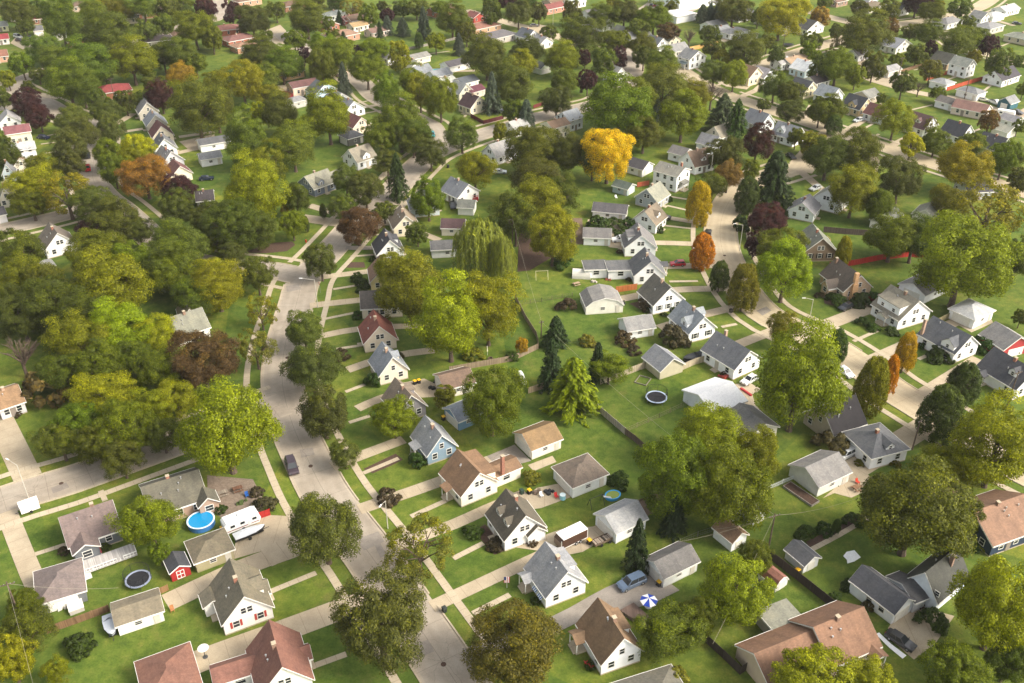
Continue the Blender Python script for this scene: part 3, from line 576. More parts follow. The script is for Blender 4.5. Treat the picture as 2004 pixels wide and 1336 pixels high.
def H(tile, x1, y1, x2, y2, d, typ, wh, rh, wall, roof, label=None, noun='house', ang=None, W=None, chim=None, dorm=(), wings=(), gd=None, win=True, wm='siding', rm='roof', shut=None, porches=(), vents=0, trim='#e6e4de', doors=(), o=.35, wc='#dcdad4'):
    a, b = px(tile, x1, y1), px(tile, x2, y2); A, B = G(*a), G(*b); ymid = (a[1]+b[1])/2
    rzm = math.atan2(B.y-A.y, B.x-A.x)
    if ang is None and ymid < 330:
        xm = (a[0]+b[0])/2; base = 28 if xm < 450 else 42 if xm < 1150 else 37
        cand = [R(base+90*k) for k in range(-2, 3)]; rzm = min(cand, key=lambda t: abs(t-rzm))
        mid = (A+B)/2; Wm = abs(B.x-A.x)/max(.35, abs(math.cos(rzm))); Wm = max(4.0 if noun != 'house' else 7.0, min(14, Wm)); 
        if W: Wm = W
        u = Vector((math.cos(rzm), math.sin(rzm), 0)); A = mid-u*Wm/2; W = Wm
    else:
        if ang is not None: rzm = R(ang)
        W = W or (B-A).length
    nm = {'house': 'house', 'garage': 'garage', 'shed': 'shed', 'hall': 'hall'}[noun]
    root = thing(nm, label, {'house': 'house', 'garage': 'garage', 'shed': 'shed', 'hall': 'building'}[noun], A, rzm, None)
    if not label:
        shape = {'g': 'gabled', 'e': 'long-sided', 'h': 'hip-roofed', 'b': 'barn-roofed', 'f': 'flat-roofed'}[typ]
        auto_label(root, f'{color_word(wall)} {shape} {noun}, {color_word(roof)} roof', noun, A)
    body(root, (0,0,0), 0, W, d, typ, wh, rh, wall, roof, wm=wm, rm=rm, trim=trim, o=o)
    near = ymid > 300; FAR[0] = ymid < 420
    if noun == 'house' and win:
        fz = 1.05; two = wh > 4.2
        rows = [fz]+([fz+2.6] if two else [])
        if facing(root, (0,-1), A):
            for z in rows:
                for f in ((.2, .5, .8) if W > 8.5 else (.25, .75)): window(root, (W*f, 0, z), 0, .95, 1.25, shut=shut, color=wc)
            if typ == 'g' and rh > 2.4:
                if W > 7: window(root, (W/2-.5, 0, wh+.45), 0, .75, 1.1, color=wc); window(root, (W/2+.5, 0, wh+.45), 0, .75, 1.1, color=wc)
                else: window(root, (W/2, 0, wh+.4), 0, .8, 1.1, color=wc)
            door(root, (W*.5 if W <= 8.5 else W*.35, 0, .05), 0, .95, 2.05, '#8a8078') if typ == 'e' else None
        for sgn, x, rz in ((-1, 0, -math.pi/2), (1, W, math.pi/2)):
            if facing(root, (sgn, 0), A):
                for z in rows:
                    for f in (.2, .8): window(root, (x, d*f, z), rz, .95, 1.25, shut=shut, color=wc)
                if typ == 'g' and not porches: door(root, (x, d*.52, .1), rz, .95, 2.05, '#b9b2a6'); st = MB(); st.box(*( (-1.2, 0) if sgn < 0 else (W, W+1.2)), d*.52-.8, d*.52+.8, 0, .18); st.build('step', 'walk', root)
                if typ == 'e' and rh > 2: window(root, (x, d/2, wh+.4), rz, .8, 1.05, color=wc)
        # foundation strip
        fb = MB(); fb.box(-.03, W+.03, -.03, d+.03, 0, .22); fb.build('foundation', 'walk', root)
    if noun in ('garage', 'shed') and win:
        if gd is None and facing(root, (-1, 0), A): gd = 'l'
        if gd and noun == 'garage':
            big = d > 5.4 if gd in 'lr' else W > 5.4
            w_ = 4.4 if big else 2.5; gc = '#d6d4cc' if color_word(wall) in ('white', 'cream') else '#e0ddd6'
            if gd == 'l': door(root, (0, d/2, .03), -math.pi/2, w_, 2.05, gc, 'garage_door')
            elif gd == 'r': door(root, (W, d/2, .03), math.pi/2, w_, 2.05, gc, 'garage_door')
            else: door(root, (W/2, 0, .03), 0, w_, 2.05, gc, 'garage_door')
        if gd != 'f' and W > 5 and noun == 'garage':
            window(root, (W*.45, 0, 1.15), 0, 1.0, .7, color=wc)
            door(root, (W*.85, 0, .03), 0, .85, 1.95, '#c9c4ba')
        if noun == 'shed': door(root, (W/2, 0, .03), 0, min(1.5, W*.5), 1.75, '#dedbd2')
    if chim is None and noun == 'house' and (near or int(abs(A.x)*7) % 2): chim = (W*.5-.3, d*.45) if typ in 'g' else (W*.45, d*.5-.2)
    if chim:
        x, y = chim; b_ = MB(); b_.box(x-.3, x+.3, y-.3, y+.3, wh, wh+rh+.65); b_.build('chimney', 'brick', root, ('#8a6152', '#80695c', '#a08878')[int(abs(A.x)*3) % 3]); b_ = MB(); b_.box(x-.35, x+.35, y-.35, y+.35, wh+rh+.65, wh+rh+.75); b_.build('chimney_cap', 'walk', root)
    for k in range(vents if vents else (2 if near and noun == 'house' else 0)):
        rr = random.Random(int(A.x*7+k*31)); f = .2+.25*rr.random(); g = .2+.6*rr.random(); v = MB()
        if typ in 'g': x, y, z = W*f, d*g, wh+rh*f*2
        else: x, y, z = W*g, d*f, wh+rh*f*2
        if typ in 'ge': v.tube((x, y, z), (x, y, z+.5), .09, .09, 8); v.disc((x, y), .15, z+.5, z+.56, 8); v.build('vent_pipe', 'metal', root, '#cfcfcf')
    for dm in dorm: dormer(root, W, d, typ, wh, rh, wall=dm.get('wall', wall), roof=roof, **{k: v for k, v in dm.items() if k != 'wall'})
    for wg in wings:
        x, y, rz, w2, d2, t2, wh2, rh2 = wg[:8]; c = wg[8] if len(wg) > 8 else {}
        w_, r_, t_ = body(root, (x, y, 0), R(rz), w2, d2, t2, wh2, rh2, c.get('wall', wall), c.get('roof', roof), 'wing_', wm=c.get('wm', wm), o=c.get('o', .3), trim=trim)
        if w2 > 2.5 and c.get('win', True): window(w_, (w2/2, 0, 1.1), 0, min(1.4, w2*.4), 1.2, color=wc)
        if c.get('gd'): door(w_, (w2/2, 0, .03), 0, min(4.2, w2*.75), 2.05, '#dedbd2', 'garage_door')
        if c.get('winl'): [window(w_, (0, d2*f, 1.0), -math.pi/2, .8, 1.2, shut='#22262c', color=wc) for f in c['winl']]
    for pc in porches: porch(root, roof=pc[7] if len(pc) > 7 else roof, x0=pc[0], x1=pc[1], y0=pc[2], y1=pc[3], z=pc[4], rz=R(pc[5]), loc=pc[6], style=pc[8] if len(pc) > 8 else 'shed')
    for dd in doors: door(root, *dd)
    HOUSES.append((root, A, W, d, (a, b), rzm)); return root
g_ = dict
# --- lower part of the picture
hs = H('a',480,520,805,405,8.0,'e',2.8,3.4,'#64686d','#8b7273','mauve-roofed grey house with white deck and sliding door',chim=(5.2,4.2),wings=[(.3,-2.2,0,4.0,3.2,'g',2.7,1.2)])
dk = MB(); dk.box(.2, 9.6, -5.6, -2.3, .45, .65); dk.build('deck', 'wood', hs, '#b9b6b4'); rl = MB()
for x0, x1, y0, y1 in ((.2,.26,-5.6,-2.3),(.2,6.2,-5.6,-5.54),(7.4,9.6,-5.6,-5.54),(9.54,9.6,-5.6,0)): rl.box(x0, x1, y0, y1, 1.35, 1.45); rl.box(x0, x1, y0, y1, .8, .86)
for i in range(17): rl.box(.2+i*.55, .28+i*.55, -5.6, -5.52, .6, 1.4)
rl.build('railing', 'paint', hs, '#e8e8e8'); st = MB()
for i in range(3): st.box(.4, 1.9, -5.95-i*.3, -5.6-i*.3, 0, .45-i*.14)
st.build('step', 'wood', hs, '#cfccc8')
H('a',275,893,575,800,7.6,'h',2.4,1.7,'#6a6e72','#8e7879','grey garage with a mauve hip roof below the decked house','garage',gd='f')
H('a',785,1030,1078,930,4.9,'e',2.4,.9,'#e6e6e2','#93806e','low white garage with a plain tan roof beside a covered boat','garage')
rs = H('a',1128,677,1252,628,3.6,'g',2.1,.9,'#a3292a','#4c4f58','small red shed with white cross-braced door','shed',win=False,trim='#f0eeea',o=.2)
W_ = 3.0; b = MB(); b.box(.9,2.2,-.06,0,.15,.25); b.box(.9,2.2,-.06,0,1.75,1.85); b.box(.9,1.0,-.06,0,.25,1.75); b.box(2.1,2.2,-.06,0,.25,1.75); b.box(1.0,2.1,-.06,0,.97,1.07); b.box(1.5,1.6,-.06,0,.25,1.75); b.build('door', 'paint', rs, '#eeeeea')
H('a',1293,618,1535,527,5.6,'h',2.3,1.3,'#a89f80','#867564','beige garage with a brown hip roof behind the red shed','garage',gd='r')
H('a',1010,322,1365,205,9.5,'e',2.9,3.0,'#ab917f','#746a60','tan house with a wide taupe roof behind the round pool',wings=[(8.0,-1.6,0,3.4,3.0,'g',2.8,1.4,g_(roof='#746a60'))],chim=(4.5,5.0),vents=4)
H('b',140,1028,455,912,8.6,'g',2.9,4.1,'#ece9e4','#877869','white gabled house with grey and tan roof and red shutters',shut='#a8443c',wings=[(-1.8,5.2,0,3.0,2.8,'g',2.4,.8,g_(win=False)),(8.2,3.4,90,3.0,2.2,'g',2.5,1.3)],dorm=[g_(side='r',pos=4.2,dw=3.2,kind='g',fx=.4,dh=1.6)])
H('b',375,1500,715,1385,8.8,'g',2.9,4.4,'#e9e6e0','#95604e','white house with a steep red-brown roof at the photo edge',wings=[(-5.5,4.6,0,7,3.6,'e',2.6,1.3),(8.4,4.0,90,2.6,2.2,'g',2.5,1.2)])
H('a',985,1560,1330,1425,8.4,'h',2.5,1.8,'#ddd6c8','#96644f','garage with a red-brown hip roof beside the pole-mounted dish','garage')
H('c',895,850,1152,750,7.0,'g',2.9,3.9,'#e9ecee','#a6aab0','white gabled house with pale grey roof, window awnings and flag',dorm=[g_(side='r',pos=3.9,dw=4.2,kind='s',fx=1.1,dh=1.35,nwin=2)],porches=[(-6.6,-4.2,-1.6,0,2.4,-90,(0,0,0),'#a6aab0','gable')],chim=(3.7,3.0))
for y_ in (1.2, 2.9, 5.6):
    r_ = HOUSES[-1][0]; b = MB(); b.prism([(-.75, 1.75), (-.72, 1.70), (.0, 2.35), (.0, 2.42)], y_-.65, y_+.65, 'y'); b.build('awning', 'cloth', r_, '#dfe6ee'); b = MB(); [b.prism([(-.77, 1.76), (.0, 2.43), (.0, 2.45), (-.77, 1.79)], y_-.6+k*.42, y_-.42+k*.42, 'y') for k in range(3)]; b.build('awning_stripe', 'cloth', r_, '#4a6a9a')
H('c',628,477,885,387,7.2,'g',2.9,4.0,'#e9e9e8','#74665c','white gabled house with mottled brown roof and two gabled dormers',dorm=[g_(side='l',pos=1.9,dw=1.7,kind='g',fx=1.1),g_(side='l',pos=4.9,dw=1.7,kind='g',fx=1.1)],chim=(4.3,4.4),wings=[(4.3,-.45,0,3.4,1.4,'g',2.3,1.5,g_(roof='#74665c',win=False))])
H('h',345,1312,578,1213,7.6,'g',3.0,3.6,'#e9e1d2','#9f7150','cream house with brown roof, low rear wing and white chimney',dorm=[g_(side='r',pos=3.8,dw=7.4,kind='s',fx=.3,dh=1.9,nwin=3)],wings=[(7.4,1.2,0,6.4,4.0,'e',2.6,.8)],chim=(9.6,1.0),porches=[(-4.8,-2.8,-1.5,0,2.4,-90,(0,0,0),'#9f7150','shed')])
H('h',805,1000,994,925,6.4,'e',2.5,1.8,'#e8e0d4','#a07a56','cream garage with a light brown roof on a grey apron','garage',gd='l')
H('h',1070,1252,1290,1163,6.6,'h',2.6,1.7,'#dfe3e2','#89736a','white garage with a mottled brown hip roof and cluttered patio','garage',gd='l')
H('c',1352,427,1545,330,5.8,'e',2.6,1.8,'#e4e8ec','#b3b6b8','white garage with a pale grey gabled roof beside a small spruce','garage',gd='l')
H('d',493,717,712,607,5.0,'e',2.5,1.5,'#e3e6e6','#7b7876','narrow white garage with a two-tone grey roof beside the minivan','garage',gd='l')
H('g',1462,1037,1647,972,7.0,'g',2.7,3.6,'#8097aa','#a3a8ad','blue gabled house with white-trimmed pale grey roof',porches=[(-5.2,-2.8,-1.4,0,2.3,-90,(0,0,0),'#a3a8ad','shed')])
H('g',1268,772,1450,708,7.0,'g',2.7,3.7,'#8f8c90','#9a8275','grey gabled house with a tan roof behind a round green tree',dorm=[g_(side='r',pos=4.3,dw=2.6,kind='s',fx=1.0)])
H('g',1150,515,1332,468,6.6,'g',2.8,3.8,'#d9cfbf','#9aa5b3','cream stucco house with a light blue-grey roof',dorm=[g_(side='r',pos=3.3,dw=2.0,kind='g',fx=1.0)])
H('g',1052,302,1258,270,7.4,'g',2.8,3.9,'#d8ccba','#97503f','cream gabled house with a brick-red roof')
H('l',1150,1203,1440,1185,7.0,'e',3.0,2.8,'#e2d8c4','#766866','cream house with a flat-looking brown roof under trees')
H('l',1215,1003,1400,985,7.4,'g',3.0,3.4,'#dccb98','#a67860','yellow house with a tan-red roof half hidden by trees')
H('l',1262,802,1452,776,7.2,'g',2.9,3.8,'#e6e8ea','#55565e','white gabled house with charcoal roof and white side dormer',dorm=[g_(side='r',pos=4.5,dw=3.0,kind='s',fx=.9)])
H('l',1380,612,1560,590,7.2,'g',2.9,3.6,'#e8dcc4','#9d8576','cream gabled house with a tan and orange roof')
H('m',20,470,225,450,7.0,'g',2.8,3.2,'#d5dfe8','#8f9296')
H('m',238,328,348,350,8.5,'e',2.9,3.2,'#e6e6e4','#838b96','white house with slate-blue roof beside a red deck',ang=-48,W=8)
H('m',358,445,470,452,5.0,'e',2.5,1.4,'#e4e4e0','#7d7b75',None,'garage')
H('m',240,597,400,600,5.4,'e',2.5,1.6,'#e0d8c8','#66494e','cream garage with a maroon roof next to dark shrub tree','garage')
H('m',170,762,420,748,5.2,'e',2.6,1.4,'#e8e8e8','#6c6d6f','white garage with a flat grey roof beside the weeping willow','garage')
H('l',688,268,848,302,8.5,'g',2.8,3.0,'#6e7786','#9a9084','blue-grey gabled house with attached tan-roofed garage',ang=-42,W=8.2,wings=[(1.0,8.5,0,6.5,7.0,'g',2.6,1.8)],dorm=[g_(side='r',pos=3.0,dw=2.4,kind='g',fx=.2,dh=1.7)],shut=None)
H('l',1010,82,1112,100,8,'g',3.0,3.4,'#e6e6e8','#96877c','white gabled house with a taupe roof and black shutters',ang=-44,W=8,shut='#2b2b30',dorm=[g_(side='r',pos=4.0,dw=3.0,kind='g',fx=.1,dh=1.8)])
H('f',1180,262,1398,205,7.4,'e',2.8,3.4,'#e6e4de','#958d82','white house with a grey-tan roof and skylight under tall trees',ang=38,W=7.5)
H('k',1330,1300,1480,1270,7,'g',3.0,3.0,'#d9bb6a','#8a7a60','yellow-walled house hidden behind a big tree')
H('k',350,768,542,718,8,'g',3.0,3.8,'#eceaea','#83726b','white gabled house with a brown roof standing among dense trees',W=8)
H('k',300,905,412,870,4.5,'e',2.4,.6,'#e6e6e0','#c6c6c0','pale flat-topped shed among dense trees','shed')
H('f',20,745,180,690,8,'e',2.8,2.0,'#c9c8cc','#ad7d55','white house with an orange-tan roof at the photo edge')
H('k',-60,525,60,498,6.5,'e',2.6,1.2,'#dcdada','#676168',None,'garage')
H('k',15,400,120,385,7.5,'g',2.9,3.4,'#e0d8c8','#9a8878')
H('k',35,210,120,200,7,'g',2.9,3.0,'#b6c4cc','#8c9094')
# --- upper left
H('p',60,1165,275,1120,7.5,'e',4.2,1.6,'#e8dcc4','#94555a','two-storey cream house with a maroon roof')
H('p',90,1305,305,1272,7.5,'h',4.4,1.6,'#eceef0','#c2c5c9','white two-storey house with a pale grey hip roof')
H('p',110,1400,270,1360,7,'g',2.8,3.0,'#dcd2c0','#ad7d5a')
H('p',10,1040,175,1005,7,'g',2.8,2.8,'#ecebe8','#a3a1a3')
H('p',1115,968,1262,920,7,'g',2.9,3.6,'#bdb6aa','#979899','beige-grey gabled house, uppermost of a row of four')
H('p',1168,1070,1340,1015,7.2,'g',2.9,3.4,'#bbb5ab','#98a1ad','beige gabled house with a blue-grey roof in a row')
H('p',1215,1165,1390,1110,7.2,'g',2.9,3.6,'#e2d6c2','#84524f','cream gabled house with a maroon roof in a row')
H('p',1238,1268,1418,1212,7.2,'g',2.9,3.6,'#e8eaec','#747a80','white gabled house with a dark grey roof in a row')
H('k',1190,140,1345,100,7.2,'g',2.9,3.6,'#c3c3c8','#93939b')
H('k',1255,222,1402,190,7,'g',2.6,2.8,'#e4d8c2','#855550',None,'garage',gd='f')
H('q',-20,1205,205,1172,5.5,'e',2.6,1.3,'#eaecee','#676a6f','long white garage with a dark grey roof beside tall trees','garage')
H('q',-20,1330,150,1290,5.5,'e',2.6,1.3,'#e6e8ea','#878d91',None,'garage')
H('k',1440,405,1560,392,7,'e',2.6,1.8,'#8c8a88','#544b50')
H('p',830,800,1012,765,9,'h',2.8,1.9,'#8a5a44','#a03a3c','brick house with a bright red hip roof',wm='brick',W=13)
H('p',1060,172,1290,120,8.5,'e',2.8,1.6,'#a3705c','#9a766a','long brick ranch house with a dusty pink roof',wm='brick',W=16)
H('p',1130,390,1400,352,9,'h',2.7,1.6,'#a09a92','#66565a')
H('p',528,395,700,352,8,'h',2.7,1.5,'#b0705a','#a66e5a',wm='brick')
H('p',262,300,368,270,7,'e',2.7,1.6,'#ece6e2','#74767a',None,'garage')
H('p',-60,372,92,342,7,'e',2.7,1.6,'#e8e4e0','#ad343c','white house with a bright red roof at the photo edge')
H('p',-20,510,155,430,8,'g',2.7,1.8,'#d8a58a','#a2684f',W=9)
H('p',420,335,552,300,6.5,'h',2.6,1.2,'#d6d4ca','#828482',None,'garage')
H('p',-20,260,45,245,6,'e',2.8,1.6,'#e0e0b0','#b9bdb0')
H('p',270,205,380,175,7,'e',2.6,1.4,'#8a5a48','#8a5244')
H('q',60,300,330,268,9,'h',2.8,1.6,'#a3634e','#a3675a','brick ranch with a red-brown hip roof by the pale cul-de-sac',wm='brick',W=14)
H('q',170,375,445,345,9,'h',2.8,1.6,'#a3634e','#925f58','brick ranch with a maroon hip roof by the pale cul-de-sac',wm='brick',W=14)
H('q',260,440,450,385,8,'h',2.7,1.3,'#b98a70','#b27e62')
H('q',930,258,1080,236,9,'g',2.8,2.0,'#a86a54','#a66e58',W=10)
H('q',1000,335,1260,328,10,'h',2.8,1.9,'#b98a74','#ab7a64','long ranch with a wide pinkish-brown hip roof',W=15)
H('q',1000,168,1138,152,8,'h',2.7,1.6,'#dfe6e0','#98a49c')
H('q',1188,258,1302,240,6.5,'e',2.7,1.5,'#eae2d4','#b99368')
H('q',1125,205,1245,185,7,'e',2.7,1.5,'#a05a50','#855350')
H('q',1335,305,1462,285,7,'e',2.7,1.5,'#d2c0b2','#946a60')
H('q',710,765,922,700,6.5,'e',3.4,1.6,'#e4cfb9','#784f4c','cream house with a long maroon roof and a red deck',ang=35,W=11)
H('q',885,815,1062,772,7,'g',3.6,3.2,'#bcd6e6','#616b74','light blue gabled house with a dark grey roof')
H('q',1020,880,1172,840,7,'g',3.0,3.2,'#e8eaec','#9599a2')
H('q',1110,950,1275,905,7,'g',3.0,3.2,'#dfe3e8','#838a95')
H('q',1180,1080,1322,1030,7.5,'g',3.0,3.0,'#e2cdb9','#84504e')
H('q',1148,1150,1262,1135,6,'h',2.6,1.5,'#6c6a68','#60646d',None,'garage')
H('q',700,860,812,845,6,'h',2.5,1.2,'#b8b6b2','#949698',None,'garage')
H('q',610,645,790,615,8,'h',2.8,1.6,'#c9a57c','#94795f')
H('q',1005,605,1135,590,7,'e',2.8,1.6,'#e0c8ae','#b9a08a')
# --- upper centre
H('r',488,922,622,872,7,'g',3.0,3.6,'#e8dfc8','#654750','cream gabled house with a dark maroon roof and fenced patio')
H('r',400,805,512,765,7,'g',2.9,3.2,'#e6dfcc','#a3a9ab')
H('r',428,706,552,688,6.5,'e',2.6,1.6,'#eaeaea','#5c6671',None,'garage')
H('r',498,778,606,760,6,'e',2.6,1.4,'#e0cfc0','#74394a',None,'garage')
H('r',325,575,487,542,6.5,'e',2.6,1.6,'#eeeeee','#635f66',None,'garage')
H('r',40,512,172,490,6,'e',2.6,1.3,'#e2cfc4','#93938a',None,'garage')
H('r',15,600,132,562,7,'g',2.9,2.6,'#e8e6e0','#bfb7ac')
H('r',88,640,195,612,7,'e',2.9,2.4,'#e6e6e6','#929ba4')
H('r',218,660,345,632,7,'e',2.7,1.8,'#d9dbdd','#98a0a8')
H('r',285,705,372,688,6,'e',2.7,1.2,'#d9d4cc','#c6c0b8')
H('r',1045,590,1125,572,6,'g',2.6,1.8,'#c9d2bc','#707a76',None,'garage',gd='f')
H('r',505,285,752,238,10,'h',2.8,1.5,'#c99e80','#a66c56','long tan ranch with a wide brown roof',W=17)
H('r',612,345,900,330,11,'h',2.8,1.6,'#b9b2ac','#747076','ranch house under a broad grey roof',W=17)
H('r',935,350,1040,330,8,'g',3.0,3.0,'#f0f2f4','#66707e','white gabled house joined to slate roofs by the bend')
H('r',1038,392,1142,375,7,'g',2.8,2.4,'#e8e6e2','#94969a')
H('r',1095,118,1245,90,8.5,'e',2.8,1.6,'#b07a66','#9a504a','brick ranch with a long red roof',wm='brick')
H('r',515,182,605,168,7,'g',2.8,1.8,'#a8423a','#94504a')
H('r',1535,258,1622,235,7,'g',3,3,'#eef0f2','#484d57')
H('r',1435,168,1545,148,8,'e',2.9,2.0,'#eeeeee','#74707a')
H('r',1300,62,1405,60,8,'e',3,1.6,'#eeeeee','#c8ccd0')
H('r',1140,1125,1278,1085,6.5,'e',5.0,1.6,'#e8dfcf','#a37d68','cream two-storey house with a tan roof beside big trees',ang=38,W=8)
H('r',1275,1035,1372,1030,7,'e',4.4,2.4,'#dfe5ea','#bcc6cf','pale blue two-storey house behind a big tree')
H('r',583,1262,712,1305,9,'g',2.9,3.4,'#ececee','#a3a3a1','white gabled house with a pale grey roof by the diagonal street',ang=-48,W=7.5)
H('r',850,1075,955,1070,7,'e',2.8,2.2,'#d9d9d4','#bfc0ba')
H('s',5,668,108,652,7,'g',3.2,3.4,'#eef0ee','#b0b0ae','white arched-door house beside a purple tree')
H('s',70,328,142,300,7,'g',3,2.8,'#e2d69c','#747a6e')
H('s',130,360,312,330,8,'e',2.8,2.4,'#c8c8c0','#858784')
H('s',340,428,428,388,8,'g',2.9,3.2,'#eceef0','#787f88')
H('s',438,372,532,360,7,'g',2.8,2.2,'#e0d6c0','#938d7c')
H('s',480,455,600,440,7,'e',2.9,2.4,'#e0dcd0','#969797')
H('s',600,560,722,520,7,'g',4.6,3.0,'#f0f2f2','#8f9396','white two-storey house with a front porch beside yellow-green trees',porches=[(-5,-1,-1.6,0,2.5,-90,(0,0,0),'#7f98a0','shed')])
H('s',775,262,902,232,7.5,'e',2.7,2.0,'#eef0f0','#939794',None,'garage')
H('s',845,300,935,275,7,'e',2.7,1.6,'#e2e6ea','#a3a9ad')
H('s',920,318,1072,285,8,'h',2.7,1.5,'#e6e8e8','#949798')
H('s',1050,330,1145,310,6,'f',2.6,.3,'#e8e8e8','#c9c2bc')
H('s',985,172,1132,160,8,'e',2.8,2.4,'#e6e8ea','#5c5d61')
H('s',1352,255,1482,240,8,'g',2.9,3.2,'#d9d6d2','#725f5a')
H('s',1535,290,1657,250,8.5,'g',2.9,3.4,'#eef0f2','#56585a','white gabled house with a charcoal roof beside the orange tree')
H('s',1068,688,1182,652,7.5,'g',3.6,3.6,'#e6d9b8','#9d7863','tall cream gabled house with a tan roof')
H('s',1180,665,1285,650,7,'g',2.8,3.0,'#d9dce0','#aeaab0')
H('s',1330,560,1400,545,6,'e',3,1.8,'#dfe3e4','#b0aeac')
H('s',1400,555,1562,530,8,'e',2.8,1.8,'#e2ddd4','#ba947a')
H('s',1505,620,1622,598,8,'g',3.2,3.0,'#d6e6f0','#ccd4da')
H('s',1505,790,1612,752,8,'g',3.0,3.4,'#e8dcbc','#545860')
H('s',1160,1060,1267,1020,8.5,'g',2.9,3.6,'#eceef2','#878f9b','white gabled house with a slate roof behind the purple tree')
H('s',1245,1115,1402,1160,7.5,'e',3.0,3.4,'#eceff2','#939aa2','white house with wide windows and a slate roof, upper streets',ang=-48,W=9,dorm=[g_(side='f',pos=3,dw=3,kind='g',fx=.6,dh=1.5)])
H('s',655,1185,768,1215,6.5,'e',2.8,2.6,'#e6e8ec','#9497a0','white garage with a curved grey roof behind the tall house','garage',ang=-42,W=6.5)
H('s',850,1150,992,1128,7,'e',2.8,3.0,'#e2dcd2','#a39284',ang=40,W=8)
H('s',432,1262,545,1290,6,'e',2.8,1.6,'#e6e8ea','#827e7c',None,'garage',ang=-40,W=6)
H('n',775,158,892,128,8.5,'e',2.9,3.8,'#eef0f2','#87695a','white house with steep brown roof and a small gabled dormer',ang=30,W=8,dorm=[g_(side='f',pos=4.3,dw=1.9,kind='g',fx=1.0)])
H('n',470,237,684,285,8.0,'e',5.4,1.8,'#f0f1f4','#938a86','tall white two-storey house with a low taupe roof',ang=-40,W=8.6,chim=(6.5,6),porches=[(0,3,-1.6,0,2.6,90,(8.6,2,0),'#938a86','shed')])
H('n',265,135,408,172,6.5,'e',2.6,1.8,'#eef0f2','#55535a','white garage with a charcoal roof behind the yellow tree','garage',ang=-40,W=7,gd='r')
H('n',180,280,327,298,4.6,'e',2.3,1.2,'#a8b6b8','#5c7066','small grey-green garage with a green roof','garage',ang=-38,W=5.4,gd='r')
H('n',345,372,517,408,7.6,'g',2.8,3.2,'#a3a8ae','#a39b90','grey gabled house with white-trimmed porch facing the street',ang=-36,W=7.5)
H('n',322,545,488,575,7.4,'g',2.9,3.4,'#eceef0','#8f7a6c','white gabled house with a brown roof and white side dormer',ang=-32,W=7.4,dorm=[g_(side='r',pos=3.6,dw=2.2,kind='g',fx=.9)])
H('n',35,472,272,494,6.0,'e',2.5,1.5,'#e6e8ec','#625f66','white double-length garage with a charcoal roof','garage',gd='r')
H('n',-30,665,162,672,6.0,'e',2.5,1.5,'#eceef0','#827f7d','white garage with grey roof and one small window','garage',gd='r')
H('n',268,750,490,747,7.6,'g',2.9,3.6,'#f0f2f4','#858384','white gabled house with a mid-grey roof beside a white car',dorm=[g_(side='l',pos=4,dw=4.2,kind='s',fx=1.0)])
H('n',335,955,542,925,8.0,'g',2.9,3.8,'#f0f1f3','#787b81','white gabled house with long low rear wings and a porch',ang=4,W=8,wings=[(-6.2,3.4,0,6.4,5.4,'f',2.6,.3,g_(roof='#77797c')),(-12.2,4.4,0,5.8,5.2,'f',2.5,.3,g_(roof='#6c6e72'))],porches=[(5.0,7.6,-1.8,0,2.5,90,(8,0,0),'#66686e','gable')])
H('n',472,1173,690,1126,7.6,'g',2.9,4.0,'#eff0f2','#776d69','white gabled house with a dark taupe roof and grey shutters',shut='#8f9498')
H('m',1285,1172,1545,1138,7.0,'b',2.2,2.2,'#e2e0d6','#97948f','long cream garage with a rounded grey roof','garage',gd='r',ang=8)
H('i',655,240,827,197,8.6,'g',2.9,3.6,'#eef1f3','#97a3ad','white gabled house with pale blue-grey roof and black shutters',shut='#26282c',dorm=[g_(side='l',pos=2.8,dw=2.8,kind='g',fx=.3,dh=1.8),g_(side='r',pos=5.6,dw=2.6,kind='g',fx=.2,dh=1.7)])
H('i',262,215,432,188,5.8,'e',2.4,1.8,'#e9ebee','#979795','white garage with a grey gabled roof above a dark shrub','garage',gd='r')
H('i',470,477,620,427,6.4,'g',2.4,2.3,'#bdb69f','#969ba3','beige gabled garage with a grey roof at the fenced lawn','garage',win=False)
H('i',948,480,1118,402,9.8,'g',3.0,3.3,'#f0f1f4','#737881','white gabled house with a broad dark grey roof and cellar hatch',chim=(5.3,8.2))
H('i',815,765,1022,682,9.5,'e',2.8,1.7,'#d9dee4','#f2f2f2','large white metal-roofed shed on the fenced lawn','garage',gd='r',rm='paint')
H('i',1040,920,1230,850,7.5,'g',2.7,2.0,'#c6c4bb','#8c8a86','grey garage under the large yellow-green tree','garage',win=False)
H('i',1497,1243,1700,1145,7.2,'e',2.6,2.0,'#d9dad6','#95928f','pale grey garage with a streaked roof and raised planter','garage',gd='r')
H('j',415,905,617,830,8.4,'e',2.8,4.2,'#b3a793','#2e2b32','tan house with a very steep near-black roof',chim=(6,6.5),vents=4)
H('j',655,1068,940,1010,8.5,'h',2.9,2.4,'#e2e4e8','#74787f','white hip-roofed house with dark grey roof behind the SUV',ang=20,W=8.5,dorm=[g_(side='f',pos=4.6,dw=2.0,kind='g',fx=.6)])
H('o',742,1287,972,1217,8.6,'g',3.0,4.0,'#eff0f2','#998b80','white gabled house with taupe roof and a wide white dormer',dorm=[g_(side='l',pos=4.3,dw=7.0,kind='s',fx=.5,dh=2.3,nwin=2,wall='#eef2f6')],porches=[(-5.4,-2.6,-1.6,0,2.4,-90,(0,0,0),'#998b80','gable')],shut=None)
hb = H('o',345,1068,537,1035,10.0,'g',2.8,3.8,'#b5a088','#74635e','tan stone house with brown roof and tall stone chimney',wm='brick',W=8.2,chim=(3.2,9),wings=[(-2.6,5.5,-90,3.0,3.0,'g',2.6,1.6)])
